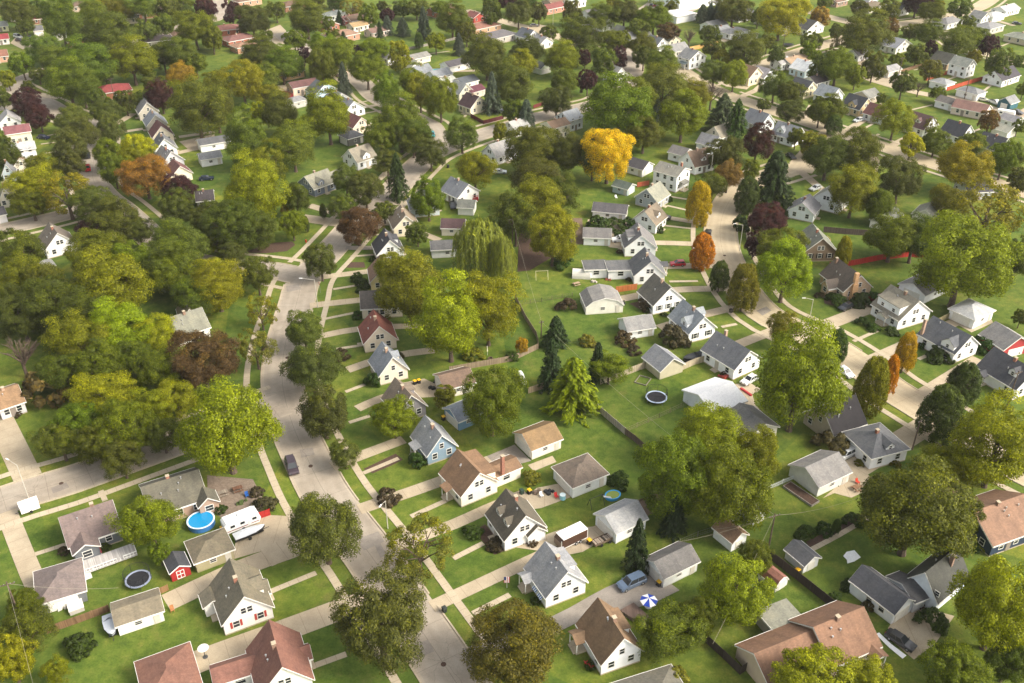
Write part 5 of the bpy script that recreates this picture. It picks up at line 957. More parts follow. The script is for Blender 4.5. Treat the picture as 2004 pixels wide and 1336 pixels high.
TREES = """M 635 1035 78 80|M 745 1215 98 98|E 1003 1262 102 92|X 820 1068 74 64|L2 1440 1152 78 74|G2 1325 935 78 92|G2 1432 955 88 92|Y2 1385 850 78 58|Y2 1478 885 50 55|O 1308 1232 64 60|G 1362 1210 40 68|C 1320 998 24 50|C 1248 1066 24 54
M2 1478 1090 36 42|E 1790 995 118 112|D 1880 1010 40 60|G5 1956 1185 92 113|G 1870 1310 68 46|D 1975 1290 45 55|L2 1700 1335 62 48|L2 1595 1338 85 44|F4 1952 872 90 92|Y2 1850 905 48 40|F2 1562 745 92 120|Y 1535 640 32 48
T 1842 812 48 60|T 1886 752 36 44|V2 1706 758 36 62|K 1742 738 18 46|Q 1773 692 23 44|T 1636 678 26 36|V 1455 566 34 52|L3 1537 530 60 62|T 1409 542 22 33|K 1375 493 27 38|Q 1368 400 28 46|T 1463 383 27 38|C2 1516 352 40 62|H 1450 447 17 20
P 1500 430 42 32|P 1476 478 22 44|G 1525 490 50 46|R 1425 342 32 32|O 1395 362 28 30|Y 1470 333 20 22|D 1420 300 38 34|P2 1482 278 33 38|U 1190 300 54 54|D 1620 305 50 42|G 1675 300 48 48|Y 1590 282 26 24
M 1762 350 46 46|Y2 1672 372 50 52|a3 1784 283 26 26|a3 1888 325 56 48|G 1965 310 32 38|D 1995 352 26 26|Y 1852 392 32 36|X2 1935 408 78 44|G3 1885 512 98 92|G 1748 462 58 38|G 1720 402 30 34|D 1790 465 52 48|V3 1651 494 17 33|D 1992 510 34 85|D 1998 620 16 50
C 1088 648 25 34|Z 1122 752 48 64|C 1080 712 24 52|O2 1192 718 38 32|C 1170 706 17 42|G 962 787 66 70|E2 800 562 72 74|F3 880 628 74 84|Y2 955 605 62 80|Y 770 530 40 46|W 938 478 54 60|W 984 508 28 54
F 1055 402 58 58|a 1082 462 50 58|O 1010 425 46 80|O 1055 352 58 42|O 1095 380 40 44|Y2 930 330 40 40|G 838 390 38 40|G 1045 288 58 48|D 1108 300 44 42|D 1160 310 34 40|G 1212 208 76 62|M 904 263 37 32|M 843 300 34 30|D 812 264 38 36
Y 978 258 16 22|G 1005 218 23 27|S 1030 223 18 30|M 1089 196 33 30|S 963 182 18 38|O 1005 165 42 40|a 1020 124 33 24|O 953 111 49 36|D 1030 100 38 22|Y 1098 115 36 32|G 1104 160 32 28|P 1150 158 22 26|P 1145 113 14 20|O 1183 120 27 38
O 1136 70 42 40|G 1198 82 30 22|M 1120 22 20 24|M 1075 62 20 16|M 1015 24 30 28|M 1055 24 19 28|D 962 24 24 28|O 885 38 38 32|S 829 46 14 30|O 815 14 25 18|S 898 86 12 20|T 820 80 10 16|Y 822 180 30 38|G2 862 192 36 44
G2 718 135 40 34|G2 655 106 46 34|G2 632 85 30 18|G 576 78 26 22|P 595 108 14 22|G 630 128 30 34|S 672 156 14 32|G2 735 95 30 20|a1 782 110 26 38|G 755 178 30 34|Y 805 160 28 38|O 783 242 50 50|O 808 270 34 34|G 745 264 38 38|O 758 315 30 22
C2 777 345 20 46|B 761 350 20 42|Y 642 225 52 52|O 573 285 48 46|O 486 275 46 56|Y2 506 225 22 34|O 545 222 38 38|O 422 206 42 52|a2 474 160 46 40|O 514 152 32 30|O 506 107 42 32|Y 422 158 27 22|O 552 126 42 26|Y 528 186 28 20
D 494 40 36 30|P 454 26 20 26|P 408 18 18 22|O 600 34 40 36|O 540 20 20 20|G 415 78 20 24|C 664 34 8 13|G 721 28 20 22|D 748 12 13 12|D 788 16 22 16|X 690 12 26 16|S 758 48 12 18|C 743 60 8 17|S 788 52 14 14|O 652 66 15 13|C 672 72 8 11
Y2 500 370 60 66|Y 522 320 36 42|D 580 388 32 34|R2 562 402 16 20|D 455 442 60 46|D 502 448 42 40|D 428 432 34 38|G 572 438 30 30|T 599 438 7 16|T 632 413 8 15|G 425 470 32 27|M 452 496 30 20|D 503 536 40 40|Y2 425 560 58 48|X2 510 608 34 36|M 627 510 35 38
A 700 440 46 36|M 677 350 33 32|M 715 368 39 36|M 668 404 32 22|O 752 412 26 22|D 817 455 25 24|M 595 645 44 42|M 612 717 62 52|M 633 805 54 56|M 675 888 33 30|G4 771 818 48 42|H 816 908 18 20|H 730 750 16 19|X 500 680 42 42|A 395 705 72 56
L2 440 838 102 100|Y3 205 772 62 54|G 150 828 54 48|O 118 862 46 42|F 240 835 54 58|Y 292 800 44 44|Y3 345 778 48 38|D 318 850 42 38|O 238 895 40 42|G 190 868 44 44|Y 150 665 66 48|F2 232 640 66 44|Y2 300 652 46 40|G 190 718 60 46|D 262 708 50 40|O 118 728 50 44|G 318 725 56 42|B 35 680 58 62|J3 100 775 52 48|O 40 492 48 52|G2 40 540 56 44|E 92 560 46 50|D 20 590 40 44|F2 218 556 82 54|D 170 590 44 34
G 190 500 62 40|G2 255 512 52 40|Y 342 538 50 44|F3 410 542 48 42|O 385 578 48 34|M 350 476 60 34|M 272 452 34 28|D 226 432 56 42|M 185 398 46 34|P 184 455 36 28|X2 130 380 56 32|Y3 68 368 50 46|G 60 395 40 30|M 142 325 28 24|M 345 408 38 40|P 352 372 36 32|R 283 342 52 38|G 222 330 30 42
Y 256 310 32 22|D 405 430 36 38|D 110 590 70 50|D 160 620 70 44|D 40 620 56 40|D 340 520 60 34|O 32 22 36 32|D 77 18 18 26|O 118 40 42 46|B 158 42 20 28|O 212 62 54 40|O 183 26 30 28|Y 230 18 32 26|O 280 12 36 20|O 329 14 26 26|P 400 20 20 24|M 284 62 25 24
G 321 48 23 22|G2 380 55 44 32|O 353 107 36 36|G 383 124 25 24|R2 353 146 32 22|Y 257 118 52 36|O 319 110 30 27|O 173 125 57 32|O 111 118 38 30|O 133 160 52 36|O 160 170 36 36|G 42 125 26 27|a 15 155 18 18|M 55 172 14 24|P 50 200 33 28|P 76 228 28 26
D 3 190 18 32|M 86 95 36 28|D 160 88 24 16|D 50 52 20 14|M 140 232 36 27|M 190 196 22 32|M 208 218 32 28|M 215 250 30 30|M 158 262 38 31|M 138 290 36 36|D 245 198 23 24|M 275 195 18 21|P 314 187 32 30|O 305 165 27 18|O 385 212 57 57|G 212 302 34 34
a3 268 290 36 32|D 12 302 30 34|Y 82 325 34 24|G 415 72 20 26|G 1280 35 38 28|O 1222 24 32 27|G 1315 12 15 13|A 1306 62 25 20|B 1350 65 22 30|D 1390 66 23 20|S 1375 25 14 17|S 1390 24 12 17|S 1403 26 12 17|G 1435 20 38 27|D 1484 32 18 19|a2 1528 30 52 38
R 1605 33 23 20|G 1212 80 26 24|G 1257 88 30 20|M 1260 110 23 24|P 1212 112 19 24|O 1294 122 36 27|O 1298 172 56 38|G2 1232 200 56 46|G2 1336 226 52 46|Y 1356 186 36 24|G 1260 262 40 32|O 1398 140 31 26|B 1393 178 34 32|Y 1412 115 23 20|L2 1437 145 28 30
O 1395 95 26 16|O 1458 98 44 34|M 1450 126 20 14|M 1519 108 19 20|M 1590 82 23 23|M 1516 168 32 28|G 1550 183 28 24|M 1545 218 29 22|M 1494 205 15 14|G 1605 217 27 28|S2 1415 222 32 38|C3 1442 236 23 40|S 1286 215 14 22|D 1605 133 24 26|G 1558 268 18 20
Y 1595 280 26 20|O 1693 68 54 42|A2 1742 55 21 20|M 1636 60 14 20|G2 1638 128 42 33|L 1675 148 20 24|O 1710 128 25 30|L 1757 117 18 15|O 1782 62 19 18|O 1819 66 30 24|G 1794 106 24 20|P 1821 96 16 20|G 1824 22 29 23|M 1878 15 25 22|G 1737 20 25 22|O 1683 15 22 16
O 1876 82 38 30|O 1912 78 22 24|O 1893 45 17 15|P 1937 90 20 24|M 1955 124 27 36|M 1767 163 26 27|B 1799 168 20 16|G 1836 182 17 14|G 1621 215 38 30|T 1633 245 18 20|Y2 1752 232 36 38|X 1821 247 15 17|A2 1937 235 21 22|G 1903 280 30 20|G 1831 277 32 22
P 1795 3 32 12|G 1992 248 13 17|O 1979 304 30 30|O 1725 192 12 11|M 1990 120 18 16|O 2003 175 14 16
G 48 1180 36 30|O 52 1232 52 42|a 20 1290 46 62|Y2 108 1312 28 30|O3 292 1020 60 56|G 312 1082 24 24|H 160 1266 30 17|I 1320 1336 30 30
J 1628 873 34 30|J 1318 668 30 28|J 1222 670 20 14|H 925 1046 20 15|J 967 1070 18 16|H 1016 1062 9 15|I 1042 938 19 16|H 1576 1046 20 17|H 1613 1042 17 16|T 1637 1030 10 15|H 1668 1022 20 18|H 1567 1064 12 9|H 1823 1218 30 18|H 1836 702 24 16
H 1932 682 26 18|H 1210 945 22 12|J 1240 690 14 9|I 1150 672 18 8|H 710 558 12 12|H 708 570 11 10|H 697 548 12 12|J 740 520 14 8|H 698 622 10 11|H 1288 452 10 12|H 1310 393 7 9|H 1178 452 22 12|H 1205 448 22 12|H 1234 446 20 12|H 1170 452 26 14|H 1100 518 22 14
H 1640 592 18 12|H 1625 583 12 10|J 1602 580 9 8|H 1683 595 20 11|H 1700 586 16 9|H 1708 645 12 7|H 1688 632 14 8|H 1745 652 14 9|H 1215 465 14 10|J 1180 450 16 10|H 1800 680 8 14|H 1860 705 8 14|I 930 700 20 12|R3 1022 675 14 26|H 1000 702 14 10|J 1110 602 20 12
H 1340 1250 26 16|J 520 992 22 16|J 505 965 14 12|H 430 1000 14 8|J 1695 1190 12 14|H 1635 1172 14 10|H 1750 1195 8 10|H 1660 1150 16 10|H 1740 1240 7 8|J 780 700 12 10|J 668 700 16 14|Y 870 775 26 20|J 760 980 22 14|H 900 900 12 14|I 1920 1076 10 8
H 1985 690 10 8|J 1268 600 20 8|H 1300 618 8 6|D 1395 20 10 10|O 1180 30 30 18|O 1250 55 26 14|D 640 45 16 14|G 860 15 20 14"""
tree_n = 0
def add_tree(code, cx, cy, rx, ry):
    global tree_n
    if cy < 330: ry *= 1.04
    k, tone = code[0], int(code[1:] or 0); name, cset, col, words, tall = KT[k]; tree_n += 1; rnd = random.Random(tree_n*7+3)
    v = cy-H0/2; D = FPX*SP+v*CP; dlt = PITCH+math.atan(v/FPX); h = CAM_H; Rr = rx*h/D; Hc = 0
    for _ in range(8):
        sc = D/(CAM_H-Hc); Rr = rx/sc; a = (ry/(sc/CP*.98))  # vertical half height in metres measured across the view
        hh = ry/(sc) ; vv = (hh*hh-(Rr*math.sin(dlt))**2); V = math.sqrt(max(vv, .0))/math.cos(dlt); V = ((hh-.5*Rr*math.sin(dlt))/math.cos(dlt) if cset == 'conif' else (hh-.3*Rr*math.sin(dlt))/math.cos(dlt)*.97 if cset == 'pyramid' else V); V = min(max(V, .80*Rr), 1.25*Rr if cset in ('dome', 'locust', 'open', 'shrub', 'bare') else 2.6*Rr)
        clear = 0 if cset == 'shrub' else .4 if cset == 'conif' else .8 if cset == 'pyramid' else .7+.22*Rr
        Hc = (V*.05 if cset == 'shrub' else clear+V*.82)
    if cset == 'conif': V = min(max(V, 1.15*Rr), 3.2*Rr); Hc = V+.3
    if cset == 'shrub': V = max(V, .7*Rr)*1.15
    p = G(cx, cy, Hc); base = Vector((p.x, p.y, 0)); big = rx > 27
    cs = CR.get(cset if big or cset not in ('dome', 'locust') else cset+'s', CR[cset]); me = cs[tree_n % len(cs)]
    if Rr > 6.6 and cset in ('dome', 'locust'): me = CR['huge' if cset == 'dome' else 'hugel'][tree_n % 2]
    if cset == 'locust' and not big and tree_n % 3: me = CR['domes'][tree_n % 4]
    o = thing(name, None, 'tree' if tall else 'shrub', base, rnd.random()*6.28, None)
    j = .82+.36*rnd.random(); c = tuple(x*j*(1+.14*(rnd.random()-.5)) for x in col)
    if tone: c = tuple(x*(1+.16*tone) for x in c[:2])+(c[2],)
    c = tuple(x*(.80 if code[0] in 'YLFIZa' else .93) for x in c)
    cr = link('crown', me, o, c, (0, 0, Hc)); k_ = 1.3 if cset == 'conif' else .97 if cset in ('pyramid', 'willow') else .98; cr.scale = (Rr*k_, Rr*k_, V*k_ if cset != 'conif' else V); cr['kind'] = 'thing' if False else 'part'
    del cr['kind']
    if cset == 'shrub': cr.scale = (Rr*1.1, Rr*1.1, V*1.1)
    else:
        t = link('trunk', TR[tree_n % 3], o, None, (0, 0, 0)); t.scale = ((Rr if cset != 'conif' else Rr*.5),)*2+(Hc,)
    size = 'very large' if Rr > 8 else 'large' if Rr > 5.6 else 'medium' if Rr > 3.4 else 'small'
    if cset == 'shrub': size = 'broad' if Rr > 2.2 else 'rounded' if Rr > 1.2 else 'small'
    form = ('squat' if V < .75*Rr else 'round-crowned' if V < 1.0*Rr else 'tall') if cset in ('dome', 'locust', 'open') else ''
    auto_label(o, ' '.join(x for x in (size, form, words) if x), 'one', base); o['group'] = ('shrubs in the gardens' if cset == 'shrub' else 'trees of the neighbourhood')
    return o
for root_, A_, W_, d_, ab_, rz_ in HOUSES:      # planting at the foot of the walls
    if root_.name.startswith('house') and (ab_[0][1]+ab_[1][1])/2 > 340 and int(abs(A_.x)*13) % 3:
        c_, s_ = math.cos(rz_), math.sin(rz_); rr_ = random.Random(int(A_.x*9))
        for lx, ly in ((-1.1, d_*.2), (W_*.62, -1.0))[:1+int(abs(A_.y)*5) % 2]:
            q_ = PX(A_+Vector((lx*c_-ly*s_, lx*s_+ly*c_, .5))); add_tree(rr_.choice('HHIJ'), q_[0], q_[1], rr_.uniform(.7, 1.2)*scale_at(q_[1]), .8*scale_at(q_[1]))
for ln in TREES.replace('\n', '|').split('|'):
    q = ln.split()
    if q: add_tree(q[0], *[float(x) for x in q[1:5]])

# fill the far edge of the neighbourhood, where crowns stand shoulder to shoulder
rf_ = random.Random(5); done_ = [tuple(float(v) for v in q.split()[1:3]) for q in TREES.replace('\n', '|').split('|') if q]
for k in range(900):
    x, y = rf_.uniform(0, 2004), rf_.uniform(1, 150)**1.0; y = y if rf_.random() < .25 else rf_.uniform(1, 24)
    if y > 30 and not (x < 1000 or x > 1380): continue
    P_ = G(x, y+14)
    if any(abs(x-a) < 30 and abs(y-b) < 17 for a, b in done_) or any(near_line(P_, r[3], r[2]/2+1) for r in RD): continue
    if any(abs(x-(ab[0][0]+ab[1][0])/2) < 30 and -34 < y-(ab[0][1]+ab[1][1])/2 < 8 for _, _, _, _, ab, _ in HOUSES) or (1250 < x < 1380 and y < 40) or (430 < x < 470) or (1930 < x and 60 < y < 100): continue
    done_.append((x, y)); sz = rf_.uniform(13, 24); add_tree(rf_.choice('GGOOYMMFEDTPaX'), x, y, sz, sz*rf_.uniform(.8, 1.0))
    if len(done_) > 470+48: break
print('trees', tree_n)
# ------------------------------------------------------------ vehicles
def frustum(b, x0, x1, y0, y1, z0, tx0, tx1, ty0, ty1, z1):
    a = [(x0,y0,z0),(x1,y0,z0),(x1,y1,z0),(x0,y1,z0),(tx0,ty0,z1),(tx1,ty0,z1),(tx1,ty1,z1),(tx0,ty1,z1)]
    for q in ((0,3,2,1),(4,5,6,7),(0,1,5,4),(1,2,6,5),(2,3,7,6),(3,0,4,7)): b.planar([a[k] for k in q])
def make_car(kind, name):
    """front towards +x, wheels on z = 0"""
    L, Wd, Ht, hood, cab0, cab1, wt = dict(sedan=(4.7,1.8,1.43,.86,-1.75,.95,.55), suv=(4.7,1.9,1.75,1.05,-2.15,1.0,.45), van=(5.1,2.0,1.85,1.05,-2.4,1.35,.5), pickup=(5.6,2.0,1.8,1.1,-.5,1.35,.4), hatch=(4.2,1.75,1.5,.92,-1.9,.9,.55))[kind]
    root = thing(name, None, 'car'); h = L/2; w = Wd/2
    b = MB(); prof = [(-h,.42),(-h+.08,.3),(h-.1,.3),(h,.45),(h-.03,.68),(h-.35,hood-.12),(cab1+.1,hood+.02),(cab0-.05,hood+.04),(-h+.06,hood-.02),(-h,.7)]
    b.prism(prof, -w+.06, w-.06, 'y')
    for s in (1, -1): b.prism([(x*(.985), z if z < .6 else z-.05) for x, z in prof], s*(w-.06), s*w, 'y')
    body_ = b.build('body', 'car', root, '#888888'); b = MB(); z1 = Ht; rx0, rx1 = cab0+.25, cab1-wt-.25
    frustum(b, cab0, cab1, -w+.08, w-.08, hood-.02, rx0, rx1, -w+.28, w-.28, z1); b.build('cabin', 'glass', root)
    b = MB(); frustum(b, rx0-.03, rx1+.03, -w+.25, w-.25, z1-.05, rx0+.05, rx1-.08, -w+.3, w-.3, z1+.03)
    for s in (1, -1):
        for x in ((cab0+rx0)/2+.1, (cab0+cab1)/2-.1, cab1-wt*.2):
            xt = rx0+(x-cab0)/(cab1-cab0)*(rx1-rx0); b.tube((x, s*(w-.09), hood), (xt, s*(w-.27), z1), .045, .04, 4)
    for s in (1, -1): b.tube((cab1+.02, s*(w-.12), hood), (rx1, s*(w-.28), z1), .05, .04, 4); b.tube((cab0, s*(w-.12), hood), (rx0, s*(w-.28), z1), .06, .05, 4)
    b.build('car_roof', 'car', root, '#888888')
    if kind == 'pickup':
        b = MB(); b.box(-h+.12, cab0-.15, -w+.2, w-.2, hood+.02, hood+.07); b.build('truck_bed', 'rubber', root, '#222222')
    for sx in (h-.85, -h+.9):
        for s in (1, -1):
            b = MB(); b.tube((sx, s*(w-.2), .33), (sx, s*(w+.01), .33), .33, .33, 14); t = b.build('wheel', 'rubber', root, '#1c1c1c')
            b = MB(); b.tube((sx, s*(w), .33), (sx, s*(w+.03), .33), .2, .17, 10); b.build('rim', 'metal', t, '#b0b2b4')
    for s in (1, -1):
        b = MB(); b.box(h-.12, h+.01, s*(w-.42)-.17, s*(w-.42)+.17, .58, .72); b.build('headlight', 'glass', root)
        b = MB(); b.box(-h-.02, -h+.06, s*(w-.3)-.14, s*(w-.3)+.14, .66, .86); b.build('tail_light', 'paint', root, '#8a1414')
        b = MB(); b.box(cab1-.25, cab1-.1, s*(w+.02)-.0, s*(w+.17), hood+.0, hood+.14) if s > 0 else b.box(cab1-.25, cab1-.1, -(w+.17), -w-.02, hood, hood+.14); b.build('mirror', 'car', root, '#888888')
    return root
PROTO = {}
def car(kind, x, y, dx, dy, color, label, cat='car', name=None):
    nm = name or ('parked_car' if cat == 'car' else cat.replace(' ', '_'))
    if kind not in PROTO: PROTO[kind] = o = make_car(kind, nm)
    else: o = copy_tree(PROTO[kind]); o.name = nm
    A = G(x-dx/2, y-dy/2, .5); B = G(x+dx/2, y+dy/2, .5); c = G(x, y, .7); a = math.atan2(B.y-A.y, B.x-A.x)
    o.location = (c.x, c.y, .09); o.rotation_euler = (0, 0, a); o['category'] = cat; o['group'] = 'cars and vans parked in the neighbourhood'; o['label'] = label
    for ch in o.children:
        if ch.name.split('.')[0] in ('body', 'car_roof', 'mirror'): ch.color = (*lin(color), 1)
    return o
vn = car('van', 571, 912, 12, 36, '#3a2c34', 'dark maroon van with a bike rack parked at the kerb', 'van')
b = MB()
for s in (-.5, .5): b.tube((-2.7, s, .5), (-2.7, s, 1.1), .03); b.ring((-2.8, s, .7), .0, .03, .7, .75, 8)
for s in (-.35, .35):
    for k in range(12): b.tube((-2.85+.0*s, s+.33*math.cos(k*.5236), .75+.33*math.sin(k*.5236)), (-2.85, s+.33*math.cos((k+1)*.5236), .75+.33*math.sin((k+1)*.5236)), .025)
b.tube((-2.55, 0, .5), (-2.85, 0, .9), .03); b.build('bike_rack', 'metal', vn, '#2c2c2e')
for q in [('van',1236,1139,-50,22,'#62748c','silver-blue minivan parked on the stained asphalt driveway','van'),('sedan',1763,1252,52,33,'#3b3b3f','black sedan beside a long strip of white tarp'),
 ('suv',1654,889,-30,14,'#d9dcdf','white SUV parked on the wide driveway facing the garage'),('suv',1703,868,-28,13,'#3a1f26','dark red SUV beside the hip-roofed white house'),('sedan',1655,727,25,19,'#e8eaec','white car parked at the kerb of the curved street'),
 ('sedan',1467,742,-24,14,'#dfe2e4','white car half hidden under the large locust tree'),('suv',1377,693,-22,9,'#5b4038','brown car beside the broad-roofed white house'),('hatch',1326,515,-30,1,'#b01c30','bright red hatchback on a driveway of the curved street'),
 ('sedan',1386,455,2,-20,'#24262b','black car driving on the curved street'),('suv',1298,424,24,3,'#33262c','dark car parked beside a white gabled house'),('suv',1213,468,-22,1,'#e8eaec','white car parked between a white garage and house'),
 ('sedan',1548,305,20,13,'#26262c','black car parked on the far street by dark trees'),('sedan',1596,367,-20,8,'#c9cdd0','white car on the driveway near the bare tree'),('sedan',1680,234,-22,6,'#c3c8cc','silver sedan in front of the charcoal-roofed tan house'),
 ('sedan',1925,194,19,3,'#e3e2d0','cream sedan parked on the gravel alley'),('pickup',1948,200,20,8,'#e6e8ea','white pickup parked near the teal garage','truck'),('pickup',1988,219,24,6,'#33343a','black pickup behind the teal garage','truck'),
 ('sedan',1990,45,16,1,'#333338','dark car near the long white ranch'),('hatch',1752,149,-14,5,'#dfe2e6','small white car by the far utility pole'),('hatch',172,329,2,24,'#d01f2c','bright red car driving on the tree-lined street'),('suv',171,304,1,20,'#2a2c30','black car parked above the red one'),
 ('sedan',404,348,24,-2,'#1f2a44','dark blue car beside a large yellow-green tree'),('sedan',85,268,20,2,'#232a4a','navy car between house and street on a narrow drive'),('sedan',38,78,18,3,'#31262c','dark red car beside the white garage, far streets'),('pickup',60,74,18,3,'#26345a','blue truck next to the white garage with dark roof','truck'),
 ('van',35,71,16,4,'#e6e6e8','white van near the red-roofed white house','van'),('suv',120,183,18,-6,'#cfdbe8','pale blue car under wide spreading trees'),('suv',520,79,14,1,'#8f949a','grey car on the pale cul-de-sac'),('hatch',626,67,12,1,'#aeb2b6','silver hatchback by the pinkish-brown ranch'),
 ('sedan',594,191,18,-5,'#1f2228','black car beside the light blue house'),('hatch',555,113,5,5,'#1c1e22','small black car on green lawn by the cul-de-sac'),('hatch',846,263,2,13,'#2aa0b0','turquoise car on the road near the diagonal street'),('sedan',1046,49,14,0,'#7d7670','grey car on the curved far street'),
 ('sedan',978,335,16,0,'#dfe2e4','white car beside the house by the diagonal street'),('sedan',886,401,4,14,'#26282c','black car behind the red deck'),('suv',974,215,20,2,'#303036','dark car behind the fenced patio'),('sedan',877,136,20,2,'#2b2d33','black car beside the turquoise pool'),('hatch',1655,600,-16,7,'#262a30','dark car behind the dormered white house')]:
    car(*q)
cols = ['#d9dce0','#3a4250','#8d9298','#e4e6e8','#2c2f36','#5f6f88','#b9bdc2','#7a2a2a','#dfe0e2','#454b55']; nthw = ['first','second','third','fourth','fifth','sixth','seventh','eighth','ninth','tenth']
for r_ in range(2):
    for k in range(10):
        p_ = G(1272+k*7.5+r_*2, 3.5+r_*8+k*.35); o = copy_tree(PROTO['hatch']); o.name = 'parked_car'; o.location = (p_.x, p_.y, .06); o.rotation_euler = (0, 0, R(80)); o['category'] = 'car'; o['group'] = 'cars in the hall car park'
        o['label'] = f'{color_word(cols[(k*3+r_*4)%10])} car, {nthw[k]} in the {"lower" if r_ == 0 else "upper"} row of the hall car park'
        o['label'] = f'{color_word(cols[(k*3+r_*4)%10])} car, {nthw[k]} along the {"upper" if r_ == 0 else "lower"} row of the hall car park'
        for ch in o.children:
            if ch.name.split('.')[0] in ('body', 'car_roof', 'mirror'): ch.color = (*lin(cols[(k*3+r_*4) % 10]), 1)
def at(x, y, z=0.0): p = G(x, y, z); return p
def place(name, label, cat, x, y, dx=None, dy=None, rz=0, z=.0, group=None):
    p = G(x, y, z)
    if dx is not None:
        A, B = G(x-dx/2, y-dy/2), G(x+dx/2, y+dy/2); rz = math.atan2(B.y-A.y, B.x-A.x)
    return thing(name, label, cat, (p.x, p.y, z), rz, group)
# enclosed trailer
t = place('enclosed_trailer', 'brown and white enclosed trailer parked before the pale garage', 'trailer', 1122, 1058, 50, -24)
b = MB(); b.prism([(-3.4,.5),(2.2,.5),(2.2,2.5),(-2.9,2.5),(-3.4,1.9)], -1.1, 1.1, 'y'); b.build('body', 'paint', t, '#4a3328')
b = MB(); b.box(-3.0, 2.25, -1.15, 1.15, 2.5, 2.62); b.build('trailer_roof', 'paint', t, '#f0efeb'); b = MB(); b.box(-3.45,-3.38,-1.0,1.0,.6,1.85); b.build('front_panel', 'paint', t, '#7d6c5e')
b = MB(); b.box(-3.4, 2.25, -1.13, -1.1, .45, .6); b.box(-3.42,-3.36,-1.14,-1.0,.5,2.4); b.box(2.16,2.26,-1.14,-1.0,.5,2.5); b.build('trim', 'paint', t, '#e9e7e2'); b = MB(); b.tube((-3.4,0,.5),(-4.6,0,.5),.06); b.build('hitch', 'metal', t, '#333333')
for x in (-.2, .7):
    for s in (1, -1): b = MB(); b.tube((x, s*1.08, .35), (x, s*1.25, .35), .33, .33, 12); w_ = b.build('wheel', 'rubber', t, '#1d1d1d'); b = MB(); b.tube((x, s*1.25, .35), (x, s*1.28, .35), .18, .16, 8); b.build('rim', 'metal', w_, '#d8d8d8')
# flat utility trailers with firewood
for x, y, lb in ((1172,1064,'small open trailer loaded with planks near the pale garage'), (1188,1057,'open trailer with bagged firewood against the pale garage')):
    t = place('utility_trailer', lb, 'trailer', x, y, 20, -9); b = MB(); b.box(-1.3,1.3,-.75,.75,.5,.6); b.box(-1.3,1.3,-.75,-.7,.6,.95); b.box(-1.3,1.3,.7,.75,.6,.95); b.box(-1.3,-1.25,-.7,.7,.6,.95); b.build('trailer_bed', 'wood', t, '#6a5a4c')
    b = MB(); [b.box(-1.1+i*.45, -.75+i*.45, -.6, .6, .6, .8+.1*(i % 2)) for i in range(5)]; b.build('load', 'wood', t, '#a09284')
    for s in (1, -1): b = MB(); b.tube((0, s*.8, .3), (0, s*.95, .3), .3, .3, 12); b.build('wheel', 'rubber', t, '#1d1d1d')
# camper and boat
t = place('camper', 'white travel camper parked on the pale pad beside a covered boat', 'camper', 473, 1030, 55, -22)
b = MB(); b.prism([(-3.2,.5),(3.0,.5),(3.4,1.3),(3.1,2.5),(2.5,2.75),(-2.8,2.75),(-3.2,2.3)], -1.15, 1.15, 'y'); b.build('body', 'paint', t, '#e9e9e7'); b = MB(); b.box(-.4,.4,-.35,.35,2.75,3.0); b.build('roof_vent', 'paint', t, '#d2d2d2'); b = MB(); b.box(-2.2,-1.5,-.3,.3,2.75,2.9); b.build('roof_vent', 'paint', t, '#f4f4f4')
for x in (-2.2, -.4, 1.8): b = MB(); b.box(x, x+.8, -1.19, -1.15, 1.5, 2.0); b.build('window', 'glass', t)
b = MB(); b.box(-3.0,3.0,-1.17,-1.15,.85,1.0); b.build('stripe', 'paint', t, '#7a2f38'); b = MB(); b.box(.9,1.5,-1.18,-1.15,.6,2.3); b.build('door', 'paint', t, '#dcdcda')
for s in (1, -1): b = MB(); b.tube((0, s*1.0, .35), (0, s*1.2, .35), .34, .34, 12); b.build('wheel', 'rubber', t, '#1d1d1d')
def boat(label, x, y, dx, dy, cover, L=5.6, hull='#2a2c30'):
    t = place('boat', label, 'boat', x, y, dx, dy); b = MB(); S = [(-1, .95, .0), (-.4, 1.05, 0), (.3, .95, .0), (.75, .55, .1), (1, .03, .3)]; rings = []
    for u, w, zz in S: rings.append([(u*L/2, -w, 1.25+zz*.5), (u*L/2, -w*.75, .6+zz), (u*L/2, w*.75, .6+zz), (u*L/2, w, 1.25+zz*.5)])
    for A, B in zip(rings, rings[1:]):
        for i in range(3): b.face([A[i], B[i], B[i+1], A[i+1]])
    b.face(rings[0]); b.build('hull', 'paint', t, hull); b = MB()
    for (u, w, zz), (u2, w2, z2) in zip(S, S[1:]):
        h0, h1 = (.35 if u > -1 and u < .9 else .05), (.6 if u2 < .3 else .35 if u2 < .9 else .02)
        for s in (1, -1): b.face([(u*L/2, s*(w+.02), 1.27+zz*.5), (u2*L/2, s*(w2+.02), 1.27+z2*.5), (u2*L/2, 0, 1.27+z2*.5+h1), (u*L/2, 0, 1.27+zz*.5+h0)])
    b.build('cover', 'cloth', t, cover); b = MB(); b.box(-L/2, L/2-.4, -.6, .6, .45, .55); b.tube((L/2-.5, 0, .5), (L/2+.7, 0, .5), .06); b.build('boat_trailer', 'metal', t, '#3a3a3c')
    for s in (1, -1): b = MB(); b.tube((-.3, s*.8, .3), (-.3, s*1.0, .3), .3, .3, 12); b.build('wheel', 'rubber', t, '#1d1d1d')
boat('black boat under a silver cover on a trailer beside the camper', 490, 1049, 55, -22, '#c9cdd2'); boat('narrow boat under a pale grey cover beside the plain tan-roofed garage', 219, 1232, 5, 26, '#c3c9d2', 4.6, '#8a8f96')
boat('covered dark boat behind the beige gabled garage', 1354, 705, -28, 8, '#26292e', 5.0)
